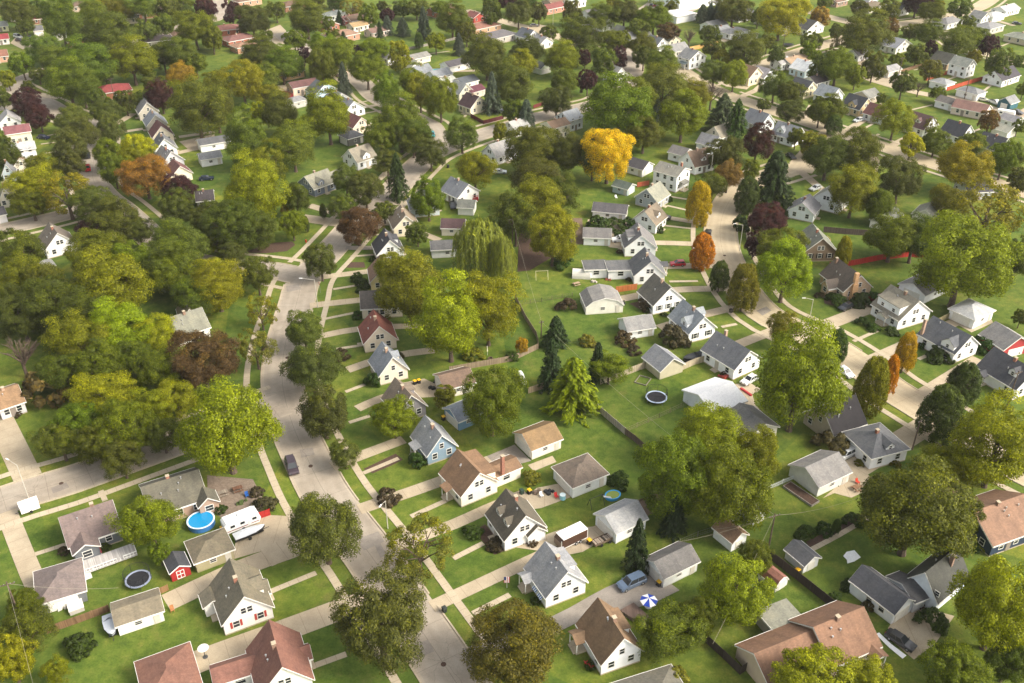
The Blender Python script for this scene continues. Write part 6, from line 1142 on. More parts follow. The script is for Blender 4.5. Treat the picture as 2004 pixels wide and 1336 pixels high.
t = place('boat', 'white rowing boat lying upturned behind the round green tree', 'boat', 1022, 740, 10, 22); b = MB(); b.prism([(-.7,0),(.7,0),(.35,.5),(-.35,.5)], -2.4, 2.0, 'x'); b.prism([(-.4,0),(.4,0),(0,.45)], 2.0, 2.7, 'x'); b.build('hull', 'paint', t, '#e6e8ea')
# the white box at the kerb
t = place('cargo_trailer', 'plain white box trailer standing at the kerb of the side street', 'trailer', 60, 998, 28, -10); b = MB(); b.box(-1.6,1.6,-.9,.9,.4,1.9); b.build('body', 'paint', t, '#eeeae4'); b = MB(); b.box(-1.65,1.65,-.95,.95,1.9,2.0); b.build('trailer_roof', 'paint', t, '#f6f4f0'); b = MB(); b.tube((-1.6,0,.4),(-2.5,0,.4),.06); b.build('hitch', 'metal', t, '#444444')
for s in (1, -1): b = MB(); b.tube((0, s*.88, .3), (0, s*1.02, .3), .3, .3, 12); b.build('wheel', 'rubber', t, '#1d1d1d')
# white RV on the alley
t = place('camper', 'white camper parked on the alley below the teal garage', 'camper', 1966, 228, 34, 6); b = MB(); b.prism([(-3,.5),(3,.5),(3.3,1.3),(3,2.6),(-2.8,2.6),(-3,2.2)], -1.1, 1.1, 'y'); b.build('body', 'paint', t, '#eeeeee'); b = MB(); b.box(-2,-1,-1.15,-1.1,1.4,2.0); b.build('window', 'glass', t)
# ------------------------------------------------------------ pools
def rnd_pool(label, x, y, r, hgt, wall, water, rim, ry=1.0, rz=0):
    t = place('pool', label, 'pool', x, y, rz=rz); b = MB(); b.disc((0,0), r, 0, hgt, 32); o = b.build('pool_wall', 'paint', t, wall); b = MB(); b.ring((0,0), r-.18, .28, hgt-.02, hgt+.07, 32); o2 = b.build('pool_rim', 'paint', t, rim)
    b = MB(); b.disc((0,0), r-.18, hgt-.1, hgt+.01, 32); o3 = b.build('pool_water', 'water', t, water)
    for k in (o, o2, o3): k.scale = (1, ry, 1)
    return t
rnd_pool('round above-ground pool with bright blue water', 395, 1026, 2.35, 1.1, '#3f78b8', '#1583b8', '#cfe0ee')
t = rnd_pool('oval inflatable pool with a light blue rim and greenish water', 1199, 972, 1.5, .5, '#2f8fd0', '#8a9a3a', '#3aa6e0', .8, .5)
t = place('pool', 'turquoise rectangular pool beside a dark-roofed garage', 'pool', 855, 137, 24, -2); b = MB(); b.box(-4,4,-1.8,1.8,0,.25); b.build('pool_deck', 'walk', t); b = MB(); b.box(-3.5,3.5,-1.3,1.3,.25,.28); b.build('pool_water', 'water', t, '#4fc0cc')
t = place('hot_tub', 'white covered hot tub beside the mauve-roofed grey garage', 'hot tub', 150, 1192, 24, -9); b = MB(); b.box(-1.1,1.1,-1.0,1.0,0,.85); b.build('shell', 'paint', t, '#b9b4ae'); b = MB(); b.box(-1.15,1.15,-1.05,1.05,.85,1.0); b.build('cover', 'cloth', t, '#e6e2da')
# ------------------------------------------------------------ trampolines
def tramp(label, x, y, r, frame='#8f98ae', net=True):
    t = place('trampoline', label, 'trampoline', x, y); b = MB(); b.disc((0,0), r-.3, .82, .86, 28); b.build('jumping_mat', 'rubber', t, '#1b1c22'); b = MB(); b.ring((0,0), r-.3, .32, .84, .92, 28); b.build('spring_pad', 'cloth', t, frame)
    for k in range(4):
        a = k*1.5708+.5; b = MB(); b.tube((r*math.cos(a), r*math.sin(a), 0), (r*math.cos(a), r*math.sin(a), .85), .05); b.build('leg', 'metal', t, '#55585c')
    if net:
        for k in range(6):
            a = k*1.0472+.3; b = MB(); b.tube((r*math.cos(a), r*math.sin(a), .8), (r*math.cos(a), r*math.sin(a), 2.7), .035); b.build('pole', 'metal', t, '#33363a')
        b = MB(); k_ = 28
        for z_ in (2.66,): 
            for i in range(k_): b.tube((r*math.cos(6.2832*i/k_), r*math.sin(6.2832*i/k_), z_), (r*math.cos(6.2832*(i+1)/k_), r*math.sin(6.2832*(i+1)/k_), z_), .03, None, 4)
        for i in range(k_*2):
            a = 6.2832*i/k_/2; b.tube((r*math.cos(a), r*math.sin(a), .95), (r*math.cos(a), r*math.sin(a), 2.66), .016, None, 3)
        b.build('safety_net', 'rubber', t, '#1c1e22')
    return t
tramp('black netted trampoline on dark lawn below the decked house', 272, 1140, 2.1); tramp('trampoline with blue-and-white rim on the tan-fenced lawn', 1284, 783, 2.3, '#c3d3ea'); tramp('small dark trampoline on lawn beside the far street', 1543, 90, 2.3, '#3a4048', False)
# ------------------------------------------------------------ fences
def fence(label, pts, h, color, style='board', name='fence', T='z'):
    P = [G(*px(T, x, y)) for x, y in pts]; root = thing(name, label, 'fence', P[0], 0); b = MB(); pb = []
    rb = MB(); u = 0
    for A, B in zip(P, P[1:]):
        d = B-A; L = d.length; d.normalize(); nn = Vector((-d.y, d.x, 0))*.03; a, c = A-P[0], B-P[0]; up = Vector((0,0,1))
        if style == 'board':
            q = [a-nn, c-nn, c-nn+up*h, a-nn+up*h]; r2 = [a+nn, c+nn, c+nn+up*h, a+nn+up*h]; uv = [(u,0),(u+L,0),(u+L,h),(u,h)]
            b.face(q, uv); b.face(r2[::-1], uv[::-1]); b.face([q[3], q[2], r2[2], r2[3]], [(u,0),(u+L,0),(u+L,.1),(u,.1)])
        elif style == 'picket':
            n = int(L/.28)
            for i in range(n): p = a+d*(i*.28); b.tube(p+up*.05, p+up*h, .05, .045, 4)
            for z_ in (.35, h-.25): b.tube(a+up*z_, c+up*z_, .04, None, 4)
        else:
            for z_ in (h-.03, h*.5, .2): b.tube(a+up*z_, c+up*z_, .02, None, 4)
            n = int(L/.5)
            for i in range(n): p = a+d*(i*.5); b.tube(p, p+up*h, .012, None, 3)
        n = max(1, int(L/2.4))
        for i in range(n+1):
            if len(pb) < 60: p = a+d*(L*i/n); k = MB(); k.tube(p, p+up*(h+.12), .07, None, 5); pb.append(k)
        u += L
    b.build('fence_panel', 'wood' if style == 'board' else 'paint', root, color)
    for k in pb: k.build('post', 'paint', root, color)
fence('grey weathered board fence curving behind the round green tree', [(880,728),(947,716),(1004,706),(1054,682),(1050,660),(1028,625),(1008,585)], 1.5, '#8a7a66')
fence('short tan board fence behind the round green tree', [(1034,770),(1070,758)], 1.6, '#9a8a72'); fence('tan panel fence running up to the beige gabled garage', [(1175,752),(1230,732),(1268,718)], 1.7, '#b0a48e'); fence('tan panel fence joining the beige garage to the white house', [(1335,724),(1360,713),(1388,705)], 1.7, '#b0a48e')
fence('long pale grey panel fence down the slope of the backyards', [(1153,790),(1188,820),(1223,850)], 1.7, '#a39c90'); fence('dark weathered fence entering the big mixed trees', [(1223,850),(1242,864),(1262,882)], 1.6, '#5d5046'); fence('low wire fence below the trampoline lawn', [(1224,846),(1290,817),(1353,788)], 1.1, '#8d8468', 'wire')
fence('long dark brown board fence with a pale cap behind the sheds', [(1504,1092),(1560,1135),(1610,1175),(1650,1208)], 1.9, '#3b2f2c'); fence('dark board fence beside the large orange-roofed house', [(1380,1256),(1415,1288),(1448,1320),(1465,1308)], 1.8, '#3d332e'); fence('white picket fence beside the pale grey garage', [(1478,968),(1508,957),(1554,937)], 1.1, '#dfe4e2', 'picket')
fence('long bright red board fence behind the tan stone house', [(1622,524),(1670,519),(1725,508),(1778,502),(1808,504)], 1.7, '#a8281c'); fence('maroon board fence between two garage lawns', [(1698,592),(1735,580),(1768,567)], 1.7, '#6a2420'); fence('orange-brown board fence by the long cream garage', [(1205,572),(1246,566)], 1.7, '#b36a38')
fence('brown board fence on the lawn beside two garages', [(92,1240),(150,1220),(215,1196)], 1.5, '#7a5f45'); fence('short brown fence beside the netted trampoline', [(308,1164),(330,1155)], 1.3, '#8a6a48'); fence('short bright red fence beside the camper', [(499,1018),(529,1008)], 1.5, '#a32420')
fence('tan board fence beside dark round trees', [(1350,99),(1378,93),(1406,87)], 1.8, '#c9a060'); fence('long red-brown fence below the white box-shaped house', [(1852,178),(1890,166),(1928,155)], 1.7, '#a8482c'); fence('red-brown fence behind the pale hip-roofed garage', [(1812,158),(1840,149),(1868,141)], 1.6, '#9a4a30')
fence('dark grey board fence behind the taupe house', [(1611,454),(1655,458),(1702,461)], 1.8, '#5a4e48'); fence('olive board fence beside the open hip-roofed garage', [(1822,640),(1845,628),(1868,617)], 1.6, '#7d7656'); fence('maroon board fence round a paved yard by the diagonal street', [(921,229),(946,243),(985,233)], 1.5, '#5c2428')
fence('maroon fence beside the tall blue spruce', [(1044,212),(1062,206)], 1.4, '#6a2a28'); fence('short orange fence beside the grey-green garage', [(1247,366),(1270,362)], 1.6, '#b0583a'); fence('brown fence below the far shade trees', [(1740,150),(1790,134),(1832,122)], 1.5, '#7c6048'); fence('wire fence crossing the middle lawns', [(1015,598),(1060,590),(1120,580)], 1.1, '#6a6450', 'wire')
fence('grey fence between far green yards', [(800,97),(850,87),(905,74)], 1.2, '#9a958a'); fence('wire fence along the spruce backyard', [(1330,1065),(1365,1050),(1400,1038)], 1.2, '#7a7a72', 'wire'); fence('brown garden edging fence above the inflatable pool', [(1240,985),(1302,962)], .5, '#7a6a58')
# ------------------------------------------------------------ poles, wires, lamps
POLE = {}
def pole(label, x, y, h, key=None, arm=2.2, rz=.4):
    p = G(x, y); t = thing('utility_pole', label, 'utility pole', p, rz, 'wooden utility poles'); b = MB(); b.tube((0,0,0), (0,0,h), .17, .11, 8); b.build('post', 'bark', t)
    b = MB(); b.box(-arm/2, arm/2, -.06, .06, h-.65, h-.5); b.build('crossarm', 'bark', t)
    for k in (-1, -.45, .45, 1): b = MB(); b.tube((k*arm*.46, 0, h-.5), (k*arm*.46, 0, h-.32), .05, .04, 6); b.build('insulator', 'paint', t, '#8f8f8f')
    POLE[key] = p+Vector((0,0,h-.35)); return t
pole('wooden utility pole beside the barn-roofed shed and dark fence', 1503, 1077, 8.5, 'A'); pole('wooden utility pole standing among the lower corner trees', 45, 1222, 9.5, 'B'); pole('tall utility pole rising between willow and golden tree', 1003, 497, 11, 'C'); pole('utility pole beside the dark spruce on the long lawn', 1059, 662, 5, 'D', 1.2)
pole('leaning utility pole on the lawn before the dark-roofed dormer house', 1971, 794, 9, 'E'); pole('utility pole in front of the red hip-roofed house', 225, 196, 9, 'F'); pole('utility pole near the cream house with the long maroon roof', 598, 150, 10, 'Gp'); pole('utility pole on the gravel alley below the red fence', 1887, 194, 9, 'I')
pole('utility pole behind the spreading olive tree, upper streets', 1759, 148, 8, 'J'); pole('utility pole beside the small far trampoline', 1531, 101, 8, 'K'); pole('utility pole on the green field at the top', 765, 40, 8, 'L'); pole('thin pole in front of the hip-roofed white house', 1785, 880, 7.5, 'N', 1.0)
def wire(label, a, b_, sag=1.2, r=.02, n=14):
    a, b_ = Vector(a), Vector(b_); m = MB(); P = []
    for i in range(n+1): s = i/n; q = a.lerp(b_, s); q.z -= sag*4*s*(1-s); P.append(q-a)
    for p, q in zip(P, P[1:]): m.tube(p, q, r, None, 4)
    o = m.build('power_line', 'paint', None, '#98917f'); o.location = a; tag(o, label, 'power line', 'overhead power lines'); return o
wire('overhead line from the shed pole up towards the dark hedge', POLE['A'], G(1720, 958, 7)); wire('overhead line crossing the fenced trampoline lawn', POLE['D'], POLE['A'], 1.6); wire('overhead line from the willow down the long lawn', POLE['C'], POLE['D'], 1.0)
wire('overhead line from the shed pole to the tan-fence corner', POLE['A'], G(1395, 1260, 6), .6); wire('overhead line from the leaning pole towards the yellow tree', POLE['E'], G(1900, 850, 6.5), .5); wire('overhead line above the lower corner trees', POLE['B'], G(80, 1400, 7), .5)
wire('overhead line above the pale garage between trees', G(1800, 430, 7), G(1900, 372, 7), .5)
def lamp(label, x, y, h, adx, rz, col='#b9b5aa'):
    t = thing('street_lamp', label, 'street lamp', G(x, y), rz, 'street lamps'); b = MB(); b.tube((0,0,0), (0,0,h), .10, .06, 8); b.build('post', 'paint', t, col); b = MB(); b.tube((0,0,h-.1), (adx,0,h+.35), .045, .035, 6); b.build('arm', 'paint', t, col); b = MB(); b.box(adx-.1 if adx > 0 else adx-.7, adx+.7 if adx > 0 else adx+.1, -.11, .11, h+.3, h+.4); b.build('lamp_head', 'paint', t, '#e6e6e6')
lamp('pale street lamp arching over the curved street beside purple trees', 1447, 491, 8, -2.0, 0); lamp('pale street lamp on the verge before the tan stone house', 1581, 642, 8, -2.0, 0); lamp('pale street lamp beside the round-crowned olive tree and kerb', 759, 1034, 6.5, -1.5, 1.2); lamp('street lamp over the worn side street', 56, 975, 8, -2.2, -.5)
lamp('street lamp near the teardrop trees of the upper street', 1520, 207, 8, -2.0, 0); lamp('street lamp over the junction below the stop sign', 622, 602, 8, -3, 0); lamp('grey lamp post in front of the tall white house', 1390, 348, 8, -1.2, 0); lamp('street lamp beside the far bend and oval tree', 1082, 52, 7, -1.8, 0)
t = thing('stop_sign', 'red octagonal stop sign at the street junction', 'sign', G(627, 572), R(-60)); b = MB(); b.tube((0,0,0),(0,0,2.9),.05); b.build('post', 'metal', t, '#9a9a9a'); b = MB()
A_ = [(.42*math.cos(R(22.5+45*k)), .42*math.sin(R(22.5+45*k))) for k in range(8)]; b.face([(x, -.06, 2.6+z) for x, z in A_]); b.face([(x, -.03, 2.6+z) for x, z in A_][::-1]); b.build('sign_face', 'paint', t, '#c01820')
b = MB()   # the word STOP in strokes
def strokes(b, segs, x0, z0, s):
    for (xa, za), (xb, zb) in segs: b.tube((x0+xa*s, -.075, z0+za*s), (x0+xb*s, -.075, z0+zb*s), .018, None, 4)
for ch, x0 in zip(('S', 'T', 'O', 'P'), (-.32, -.15, .02, .2)):
    seg = {'S': [((1,2),(0,2)),((0,2),(0,1)),((0,1),(1,1)),((1,1),(1,0)),((1,0),(0,0))], 'T': [((0,2),(1,2)),((.5,2),(.5,0))], 'O': [((0,0),(1,0)),((1,0),(1,2)),((1,2),(0,2)),((0,2),(0,0))], 'P': [((0,0),(0,2)),((0,2),(1,2)),((1,2),(1,1)),((1,1),(0,1))]}[ch]
    strokes(b, seg, x0, 2.49, .11)
b.build('lettering', 'paint', t, '#f2f2f2')
for x, y, lb in ((599, 474, 'red fire hydrant on the curved verge of the bend'), (261, 411, 'red fire hydrant beside the sidewalk near dark trees')):
    t = thing('fire_hydrant', lb, 'hydrant', G(x, y)); b = MB(); b.disc((0,0), .16, 0, .7, 10); b.disc((0,0), .2, .7, .78, 10); b.disc((0,0), .12, .78, .95, 10, .04); b.tube((-.3,0,.5),(.3,0,.5),.08); b.build('body', 'paint', t, '#c8281e')
# ------------------------------------------------------------ yard things
def bin_(label, x, y, body_='#2a2a2e', lid='#e0b020', s=1.0):
    t = thing('wheelie_bin', label, 'bin', G(x, y), .6, 'wheelie bins'); b = MB(); frustum(b, -.27,.27,-.3,.3,.05,-.34,.34,-.38,.38,1.0); b.build('body', 'paint', t, body_); b = MB(); frustum(b, -.37,.37,-.41,.41,1.0,-.33,.33,-.36,.36,1.1); b.build('lid', 'paint', t, lid)
    b = MB(); b.tube((-.36,.3,.12),(.36,.3,.12),.12,None,8); b.build('wheel', 'rubber', t, '#1a1a1a'); t.scale = (s, s, s)
for q in (('yellow-lidded bin at the corner of the narrow white garage',1289,1146),('yellow-lidded bin beside the open trailers',1153,1064),('dark bin standing on the street by the driveway apron',870,1197,'#2c3230','#2c3230'),('dark green bin on the cluttered patio',1021,966,'#1f3a30','#1f3a30'),('yellow-lidded bin on the cluttered patio',1036,966),
 ('yellow-lidded bin behind the blue-roofed stucco house',812,752),('yellow-lidded bin next to another behind the stucco house',820,750),('yellow-lidded bin beside the blue garage',868,822),('second yellow-lidded bin beside the blue garage',876,820),('yellow-lidded bin beside the small pale shed',1560,1122),('yellow-lidded bin beside the red hydrant pad and camper',436,1040),
 ('dark bin at the kerb of the diagonal street',877,328,'#222428','#222428'),('orange-lidded bin behind the white SUV',1627,895,'#2a2a2e','#e08a30'),('small dark bin on the curved street verge',1430,612,'#3a3430','#3a3430'),('yellow-lidded bin on the drive of the red-brown house',378,1292)): bin_(*q)
# umbrellas
def umbrella(label, x, y, c1, c2, r=1.5, closed=False):
    t = thing('garden_umbrella', label, 'umbrella', G(x, y)); b = MB(); b.tube((0,0,0),(0,0,2.5),.03); b.build('pole', 'paint', t, '#dddddd')
    if closed: b = MB(); b.disc((0,0), .1, 1.3, 2.6, 8, .04); b.disc((0,0), .04, .9, 1.3, 8, .16); b.build('canopy', 'cloth', t, c1); return
    for k in range(8):
        a0, a1 = k*.7854, (k+1)*.7854; b = MB(); b.face([(0,0,2.6),(r*math.cos(a0), r*math.sin(a0), 2.0),(r*math.cos(a1), r*math.sin(a1), 2.0)]); b.build('canopy', 'cloth', t, c1 if k % 2 else c2)
    b = MB(); b.disc((0,0), .6, .68, .74, 14); b.build('table_top', 'paint', t, '#cfd3d6')
umbrella('blue and white striped umbrella over the wooden deck', 1268, 1192, '#2848b0', '#f0f0f2', 1.45); umbrella('folded cream umbrella on the fire-pit patio', 954, 695, '#e6e2d0', '', 1, True); umbrella('folded maroon umbrella over the white deck', 201, 1090, '#7a3038', '', 1, True)
def garden_set(label, x, y, color='#6a4a38'):
    t = thing('picnic_table', label, 'table', G(x, y), .5); b = MB(); b.box(-.9,.9,-.4,.4,.7,.76); b.build('table_top', 'wood', t, color)
    for s in (1, -1):
        b = MB(); b.box(-.9,.9,s*.75-.14,s*.75+.14,.42,.47); b.build('bench', 'wood', t, color); 
        b = MB(); b.box(s*.65-.04,s*.65+.04,-.75,.75,.36,.42); b.box(s*.65-.04,s*.65+.04,-.35,-.27,0,.7); b.box(s*.65-.04,s*.65+.04,.27,.35,0,.7); b.build('leg', 'wood', t, color)
garden_set('wooden table with benches on the dark paved yard', 437, 968, '#8d8478'); garden_set('picnic table with benches on the long lawn', 1128, 558, '#a8907a'); garden_set('brown table in the corner of the dark paved yard', 466, 960, '#6a4a38'); garden_set('patio table behind the pale grey garage', 1677, 958, '#8a6a50'); garden_set('table on the white deck', 190, 1098, '#5a5a60') if False else None
def chair(label, x, y, color, rz=0.5):
    t = thing('garden_chair', label, 'chair', G(x, y), rz, 'garden chairs'); b = MB(); b.box(-.3,.3,-.3,.3,.38,.45); b.build('seat', 'paint', t, color); b = MB(); b.prism([(.3,.45),(.36,.45),(.5,1.0),(.44,1.0)], -.3, .3, 'x'); b.build('backrest', 'paint', t, color)
    for sx in (-.26,.26):
        for sy in (-.26,.26): b = MB(); b.box(sx-.03,sx+.03,sy-.03,sy+.03,0,.38); b.build('leg', 'paint', t, color)
chair('red garden chair in the bed before the deck-backed white house', 1149, 1300, '#c01828', 2.2); chair('second red garden chair in the bed before the deck-backed house', 1157, 1306, '#c01828', 2.2); chair('blue garden chair on the dark paved yard', 484, 972, '#2a5aa0'); chair('white garden chair on the cluttered patio', 1060, 972, '#e8e8e8'); chair('red chair on the patio behind the pale grey garage', 1678, 946, '#c8402a')
chair('red garden chair beside the blue drum on the patio', 1089, 974, '#c03030'); chair('white garden chair on the lawn near the hot tub', 135, 1182, '#e6e6e6'); chair('tan garden chair on the pale drive near the white garage', 338, 1196, '#a8744a'); chair('white chair on the lawn beside the grey-green garage', 1206, 388, '#f0f0f0'); chair('dark chair on the drive of the long cream garage', 1222, 596, '#26262a')
t = thing('storage_drum', 'pale blue drum standing on the cluttered patio', 'drum', G(1101, 976)); b = MB(); b.disc((0,0), .55, 0, 1.0, 16); b.build('body', 'paint', t, '#8fc3d6'); b = MB(); b.disc((0,0), .57, 1.0, 1.06, 16); b.build('lid', 'paint', t, '#d6e6ea')
for i, (x, y, lb, c) in enumerate(((1048,966,'heap of brown junk on the cluttered patio','#6a5a4e'),(1075,962,'dark covered grill on the cluttered patio','#26282c'),(1015,985,'pile of pale boards on the cluttered patio','#d0c8b8'),(845,760,'black bags behind the brown-roofed garage','#1f2024'),(857,748,'black covered grill behind the brown-roofed garage','#18191c'),
    (474,984,'potted plants along the dark paved yard','#4a5a30'),(418,1000,'stack of stones on the dark paved yard','#8a8078'),(1190,548,'pile of tools at the long rear wing','#8a4a38'),(1165,552,'white crate pile beside the rear wing','#b0a8a0'),(390,1012,'small dark heap at the pool edge','#3a3a38'),(118,1190,'stack of white boards by the hot tub','#cfcbc4'),
    (1640,946,'potted plant beside the pale grey garage','#3a4a2c'),(1460,768,'red kayak on the shed driveway','#b02028'),(898,744,'dark grill near the garage under trees','#222222'),(960,703,'stone fire pit on the lawn edge','#5a4a40'),(1258,745,'square sandbox beside the beige garage','#7d786a'))):
    t = thing('yard_clutter' if i not in (12, 14, 15) else ('kayak', 0, 'fire_pit', 'sandbox')[i-12], lb, 'yard clutter' if i not in (12, 14, 15) else ('kayak', '', 'fire pit', 'sandbox')[i-12], G(x, y), i*.7); rr = random.Random(i); b = MB()
    if i == 12: b.prism([(-.35,.15),(0,.0),(.35,.15),(.2,.4),(-.2,.4)], -1.6, 1.6, 'x')
    elif i == 14: b.ring((0,0), .45, .18, 0, .4, 14)
    elif i == 15: b.box(-1.6,1.6,-1.4,-1.25,0,.25); b.box(-1.6,1.6,1.25,1.4,0,.25); b.box(-1.6,-1.45,-1.25,1.25,0,.25); b.box(1.45,1.6,-1.25,1.25,0,.25)
    else:
        for k in range(5): cx_, cy_ = rr.uniform(-.8,.8), rr.uniform(-.5,.5); s_ = rr.uniform(.15,.42); frustum(b, cx_-s_, cx_+s_, cy_-s_, cy_+s_, 0, cx_-s_*.8, cx_+s_*.8, cy_-s_*.8, cy_+s_*.8, s_*rr.uniform(.8,2))
    b.build('body', 'paint', t, c)
# swing frame, goal, slide
t = thing('swing_stand', 'yellow empty swing frame on the long lawn', 'swing', G(1060, 545), .1); b = MB()
for s in (-1.6, 1.6): b.tube((s, -.9, 0), (s, 0, 2.3), .06); b.tube((s, .9, 0), (s, 0, 2.3), .06)
b.build('frame_leg', 'paint', t, '#b8b48a'); b = MB(); b.tube((-1.7,0,2.3),(1.7,0,2.3),.06); b.build('top_bar', 'paint', t, '#b8b48a')
t = thing('swing_set', 'small swing set with a white slide beside the inflatable pool', 'swing set', G(1168, 988), .5); b = MB(); [b.tube((x, y, 0), (x, 0, 2.1), .05) for x in (-1.6, 1.2) for y in (-.8, .8)]; b.build('frame_leg', 'paint', t, '#2a3038'); b = MB(); b.tube((-1.7,0,2.1),(1.3,0,2.1),.05); b.build('top_bar', 'paint', t, '#2a3038'); b = MB(); b.prism([(1.3,1.5),(1.3,1.6),(3.6,.25),(3.6,.15)], -.25, .25, 'y'); b.build('slide', 'paint', t, '#e6e8ea')
# sheets and tarps
for lb, pts, nm in (('crumpled white sheet spread on the lawn', [('e',488,510),('e',510,482),('e',560,472),('e',602,518),('e',560,545),('e',515,558),('e',512,535)], 'ground_sheet'), ('long strip of white tarp beside the black sedan', [('e',700,1020),('e',722,1010),('e',800,1085),('e',900,1160),('e',876,1180),('e',790,1110)], 'tarp')):
    P = [G(*px(*p)) for p in pts]; c = sum(P, Vector())/len(P); b = MB(); k = len(P); rr = random.Random(4)
    top = [Vector((p.x-c.x, p.y-c.y, .12+.05*rr.random())) for p in P]; bot = [Vector((p.x-c.x, p.y-c.y, 0.065)) for p in P]
    for i in range(k): j = (i+1) % k; b.face([top[i], top[j], (0,0,.16)]); b.face([bot[i], bot[j], top[j], top[i]])
    o = b.build(nm, 'cloth', None, '#eceef0'); o.location = (c.x, c.y, 0); tag(o, lb, 'sheet' if nm[0] == 'g' else 'tarp')
# dish pole, flag, cellar hatch, gazebos, greenhouse, planter
t = thing('pole_table', 'pale oval dish on a short pole beside the red-brown garage', 'dish', G(402, 1286)); b = MB(); b.disc((0,0), .4, 0, .15, 12); b.tube((0,0,0),(0,0,1.8),.07); b.build('pole', 'paint', t, '#4a4a4a'); b = MB(); b.disc((0,0), .25, 1.8, 2.1, 20, .85); b.build('dish', 'paint', t, '#d6d2ca')
fl = thing('flag', 'striped flag hanging from a slanted staff before the pale-roofed house', 'flag', G(992, 1150)); b = MB(); b.tube((0,0,0),(0,0,2.6),.03); b.build('staff', 'paint', fl, '#e8e8e8')
for k in range(7): b = MB(); b.box(-.5+k*.14, -.36+k*.14, -.02, .02, 1.2 if k > 2 else 1.2, 2.5 if k > 2 else 1.75); b.build('stripe', 'cloth', fl, '#a8303c' if k % 2 == 0 else '#e8e4e4')
b = MB(); b.box(-.5, -.08, -.02, .02, 1.75, 2.5); b.build('canton', 'cloth', fl, '#2c3a66')
t = thing('cellar_hatch', 'red sloping cellar hatch against the broad-roofed white house', 'hatch', G(1415, 737), R(-50)); b = MB(); b.prism([(-1,0),(1,0),(1,.8),(-1,.25)], -.8, .8, 'y'); b.build('frame', 'paint', t, '#a34038'); b = MB(); b.box(-.02,.02,-.8,.8,.5,.62); b.build('seam_strip', 'paint', t, '#7d2a26')
def gazebo(label, x, y, r, col, dx=30, dy=-12):
    t = place('gazebo', label, 'gazebo', x, y, dx, dy); b = MB()
    for sx, sy in ((-r,-r),(r,-r),(r,r),(-r,r)): k = MB(); k.tube((sx,sy,0),(sx,sy,2.3),.08); k.build('post', 'paint', t, '#3a2c28')
    rf, tr = roof_mesh(2*r, 2*r, 'h', 2.3, 1.1, .3, .05); o = rf.build('canopy', 'cloth', t, col); o.location = (-r, -r, 0)
gazebo('dark grey garden gazebo beside the white metal-roofed shed', 1449, 824, 1.9, '#565052')
t = place('greenhouse', 'small hoop-shaped greenhouse at the end of the long rear wings', 'greenhouse', 1138, 541, 24, 4); b = MB(); n = 10; prof = [(1.5*math.cos(math.pi*i/n), 2.0*math.sin(math.pi*i/n)+.2) for i in range(n+1)]; b.prism(prof+[(-1.5,0),(1.5,0)], -2.4, 2.4, 'y'); b.build('cover', 'cloth', t, '#c6c4bc'); b = MB(); [b.tube((prof[i][0]*1.01, -2.42, prof[i][1]*1.01), (prof[i+1][0]*1.01, -2.42, prof[i+1][1]*1.01), .05) for i in range(n)]; b.build('hoop', 'metal', t, '#8a8a8a'); t.rotation_euler.z -= 1.35
t = place('raised_planter', 'long raised planter full of dark plants below the pale grey garage', 'planter', 1567, 968, 50, 34); b = MB(); b.box(-3.4,3.4,-1.1,-1.0,0,.45); b.box(-3.4,3.4,1.0,1.1,0,.45); b.box(-3.4,-3.3,-1,1,0,.45); b.box(3.3,3.4,-1,1,0,.45); b.build('border', 'wood', t, '#9a928a'); b = MB(); b.box(-3.3,3.3,-1,1,0,.35); b.build('soil', 'mulch', t)
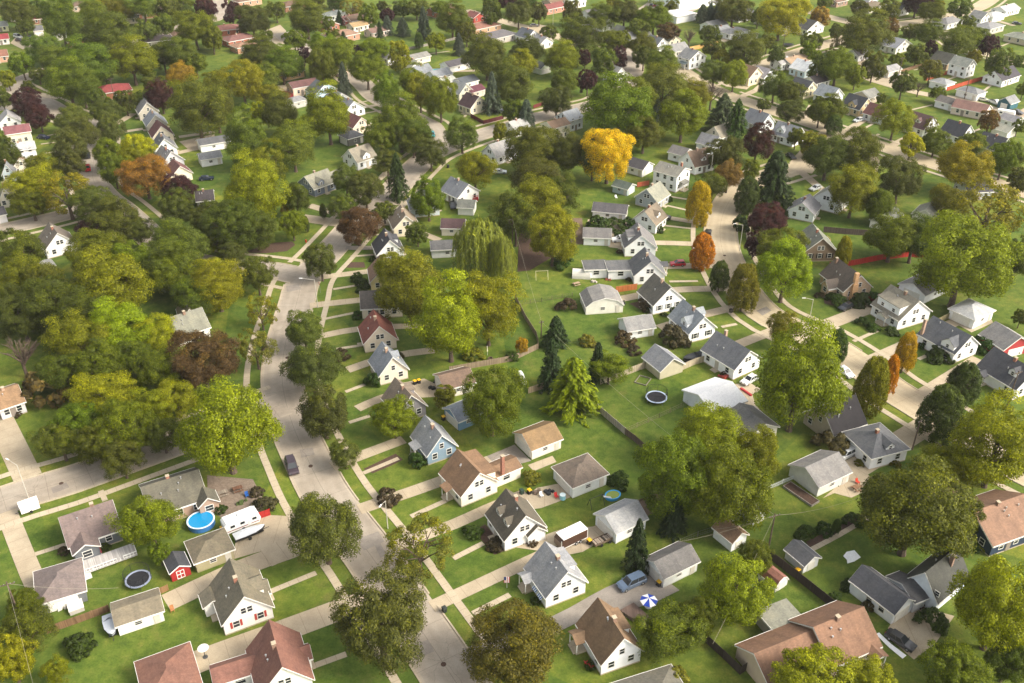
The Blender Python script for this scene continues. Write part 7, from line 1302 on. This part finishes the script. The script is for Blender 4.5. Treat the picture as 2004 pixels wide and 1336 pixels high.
# decks
def deck(label, tile, pts, z, col, rail=None):
    P = [G(*px(tile, x, y), z) for x, y in pts]; c = Vector((P[0].x, P[0].y, 0)); t = thing('deck', label, 'deck', c); b = MB(); Q = [Vector((p.x-c.x, p.y-c.y, 0)) for p in P]; a = sum(Q[i].x*Q[(i+1) % len(Q)].y-Q[(i+1) % len(Q)].x*Q[i].y for i in range(len(Q)))
    if a < 0: Q = Q[::-1]
    up = Vector((0,0,z)); b.face([q+up for q in Q])
    for i in range(len(Q)): j = (i+1) % len(Q); b.face([Q[i], Q[j], Q[j]+up, Q[i]+up])
    b.build('decking', 'wood', t, col)
    if rail:
        for i in range(len(Q)-1):
            r = MB(); A, B = Q[i], Q[i+1]; L = (B-A).length
            for h in (.5, 1.0): r.tube(A+up+Vector((0,0,h)), B+up+Vector((0,0,h)), .04, None, 4)
            for k in range(int(L/.35)+1): q = A.lerp(B, min(1, k*.35/L)); r.tube(q+up, q+up+Vector((0,0,1)), .03, None, 4)
            r.build('railing', 'paint', t, rail)
deck('brown wooden deck behind the orange-brown roofed house', 'c', [(1470,810),(1600,925),(1540,965),(1380,860)], .7, '#6d5a50'); deck('red wooden deck beside the slate-blue roofed house', 'm', [(345,290),(500,285),(505,325),(345,335)], .9, '#a3242a', '#a3242a'); deck('red wooden deck beside the long maroon roof', 'q', [(605,720),(700,715),(705,755),(640,765)], .9, '#8a2630', '#9a2a30')
deck('yellowish wooden deck behind the taupe gabled house', 'o', [(235,620),(262,640),(262,690),(232,690)], .8, '#c9a878', '#d0b080')
# ------------------------------------------------------------ the air between here and the far streets
b = MB(); b.box(-3230, 3230, -3230, 3230, -1.0, CAM_H+14); hz = b.build('haze', 'soil'); hz.data.materials.clear(); tag(hz, 'thin pale haze over the far streets', kind='stuff')
m = bpy.data.materials.new('haze_air'); m.use_nodes = True; nn = m.node_tree.nodes; nn.clear(); v_ = nn.new('ShaderNodeVolumePrincipled'); v_.inputs['Density'].default_value = .00006; v_.inputs['Color'].default_value = (.93,.93,.92,1)
ov = nn.new('ShaderNodeOutputMaterial'); m.node_tree.links.new(v_.outputs[0], ov.inputs['Volume']); hz.data.materials.append(m)

for lb, q in (('service line from the shed pole to the spruce backyard', (1330,1060,5.5)), ('service line from the shed pole to the narrow garage', (1400,1035,5))): wire(lb, POLE['A'], G(*q), .5)
wire('overhead line from the lower corner pole across the lawn', POLE['B'], G(232, 1150, 5), .6)
flush_labels()
seen = {}
for o in scene.objects:
    if o.parent is None and 'label' in o: seen.setdefault(o['label'], []).append(o.name)
print('TOP', sum(1 for o in scene.objects if o.parent is None), 'ALL', len(scene.objects), 'DUP', [(k, v) for k, v in seen.items() if len(v) > 1 and not scene.objects[v[0]].get('kind')][:20])
for o in scene.objects:
    if 'label' in o and len(o['label'].split()) > 16: print('LONG', o['label'])
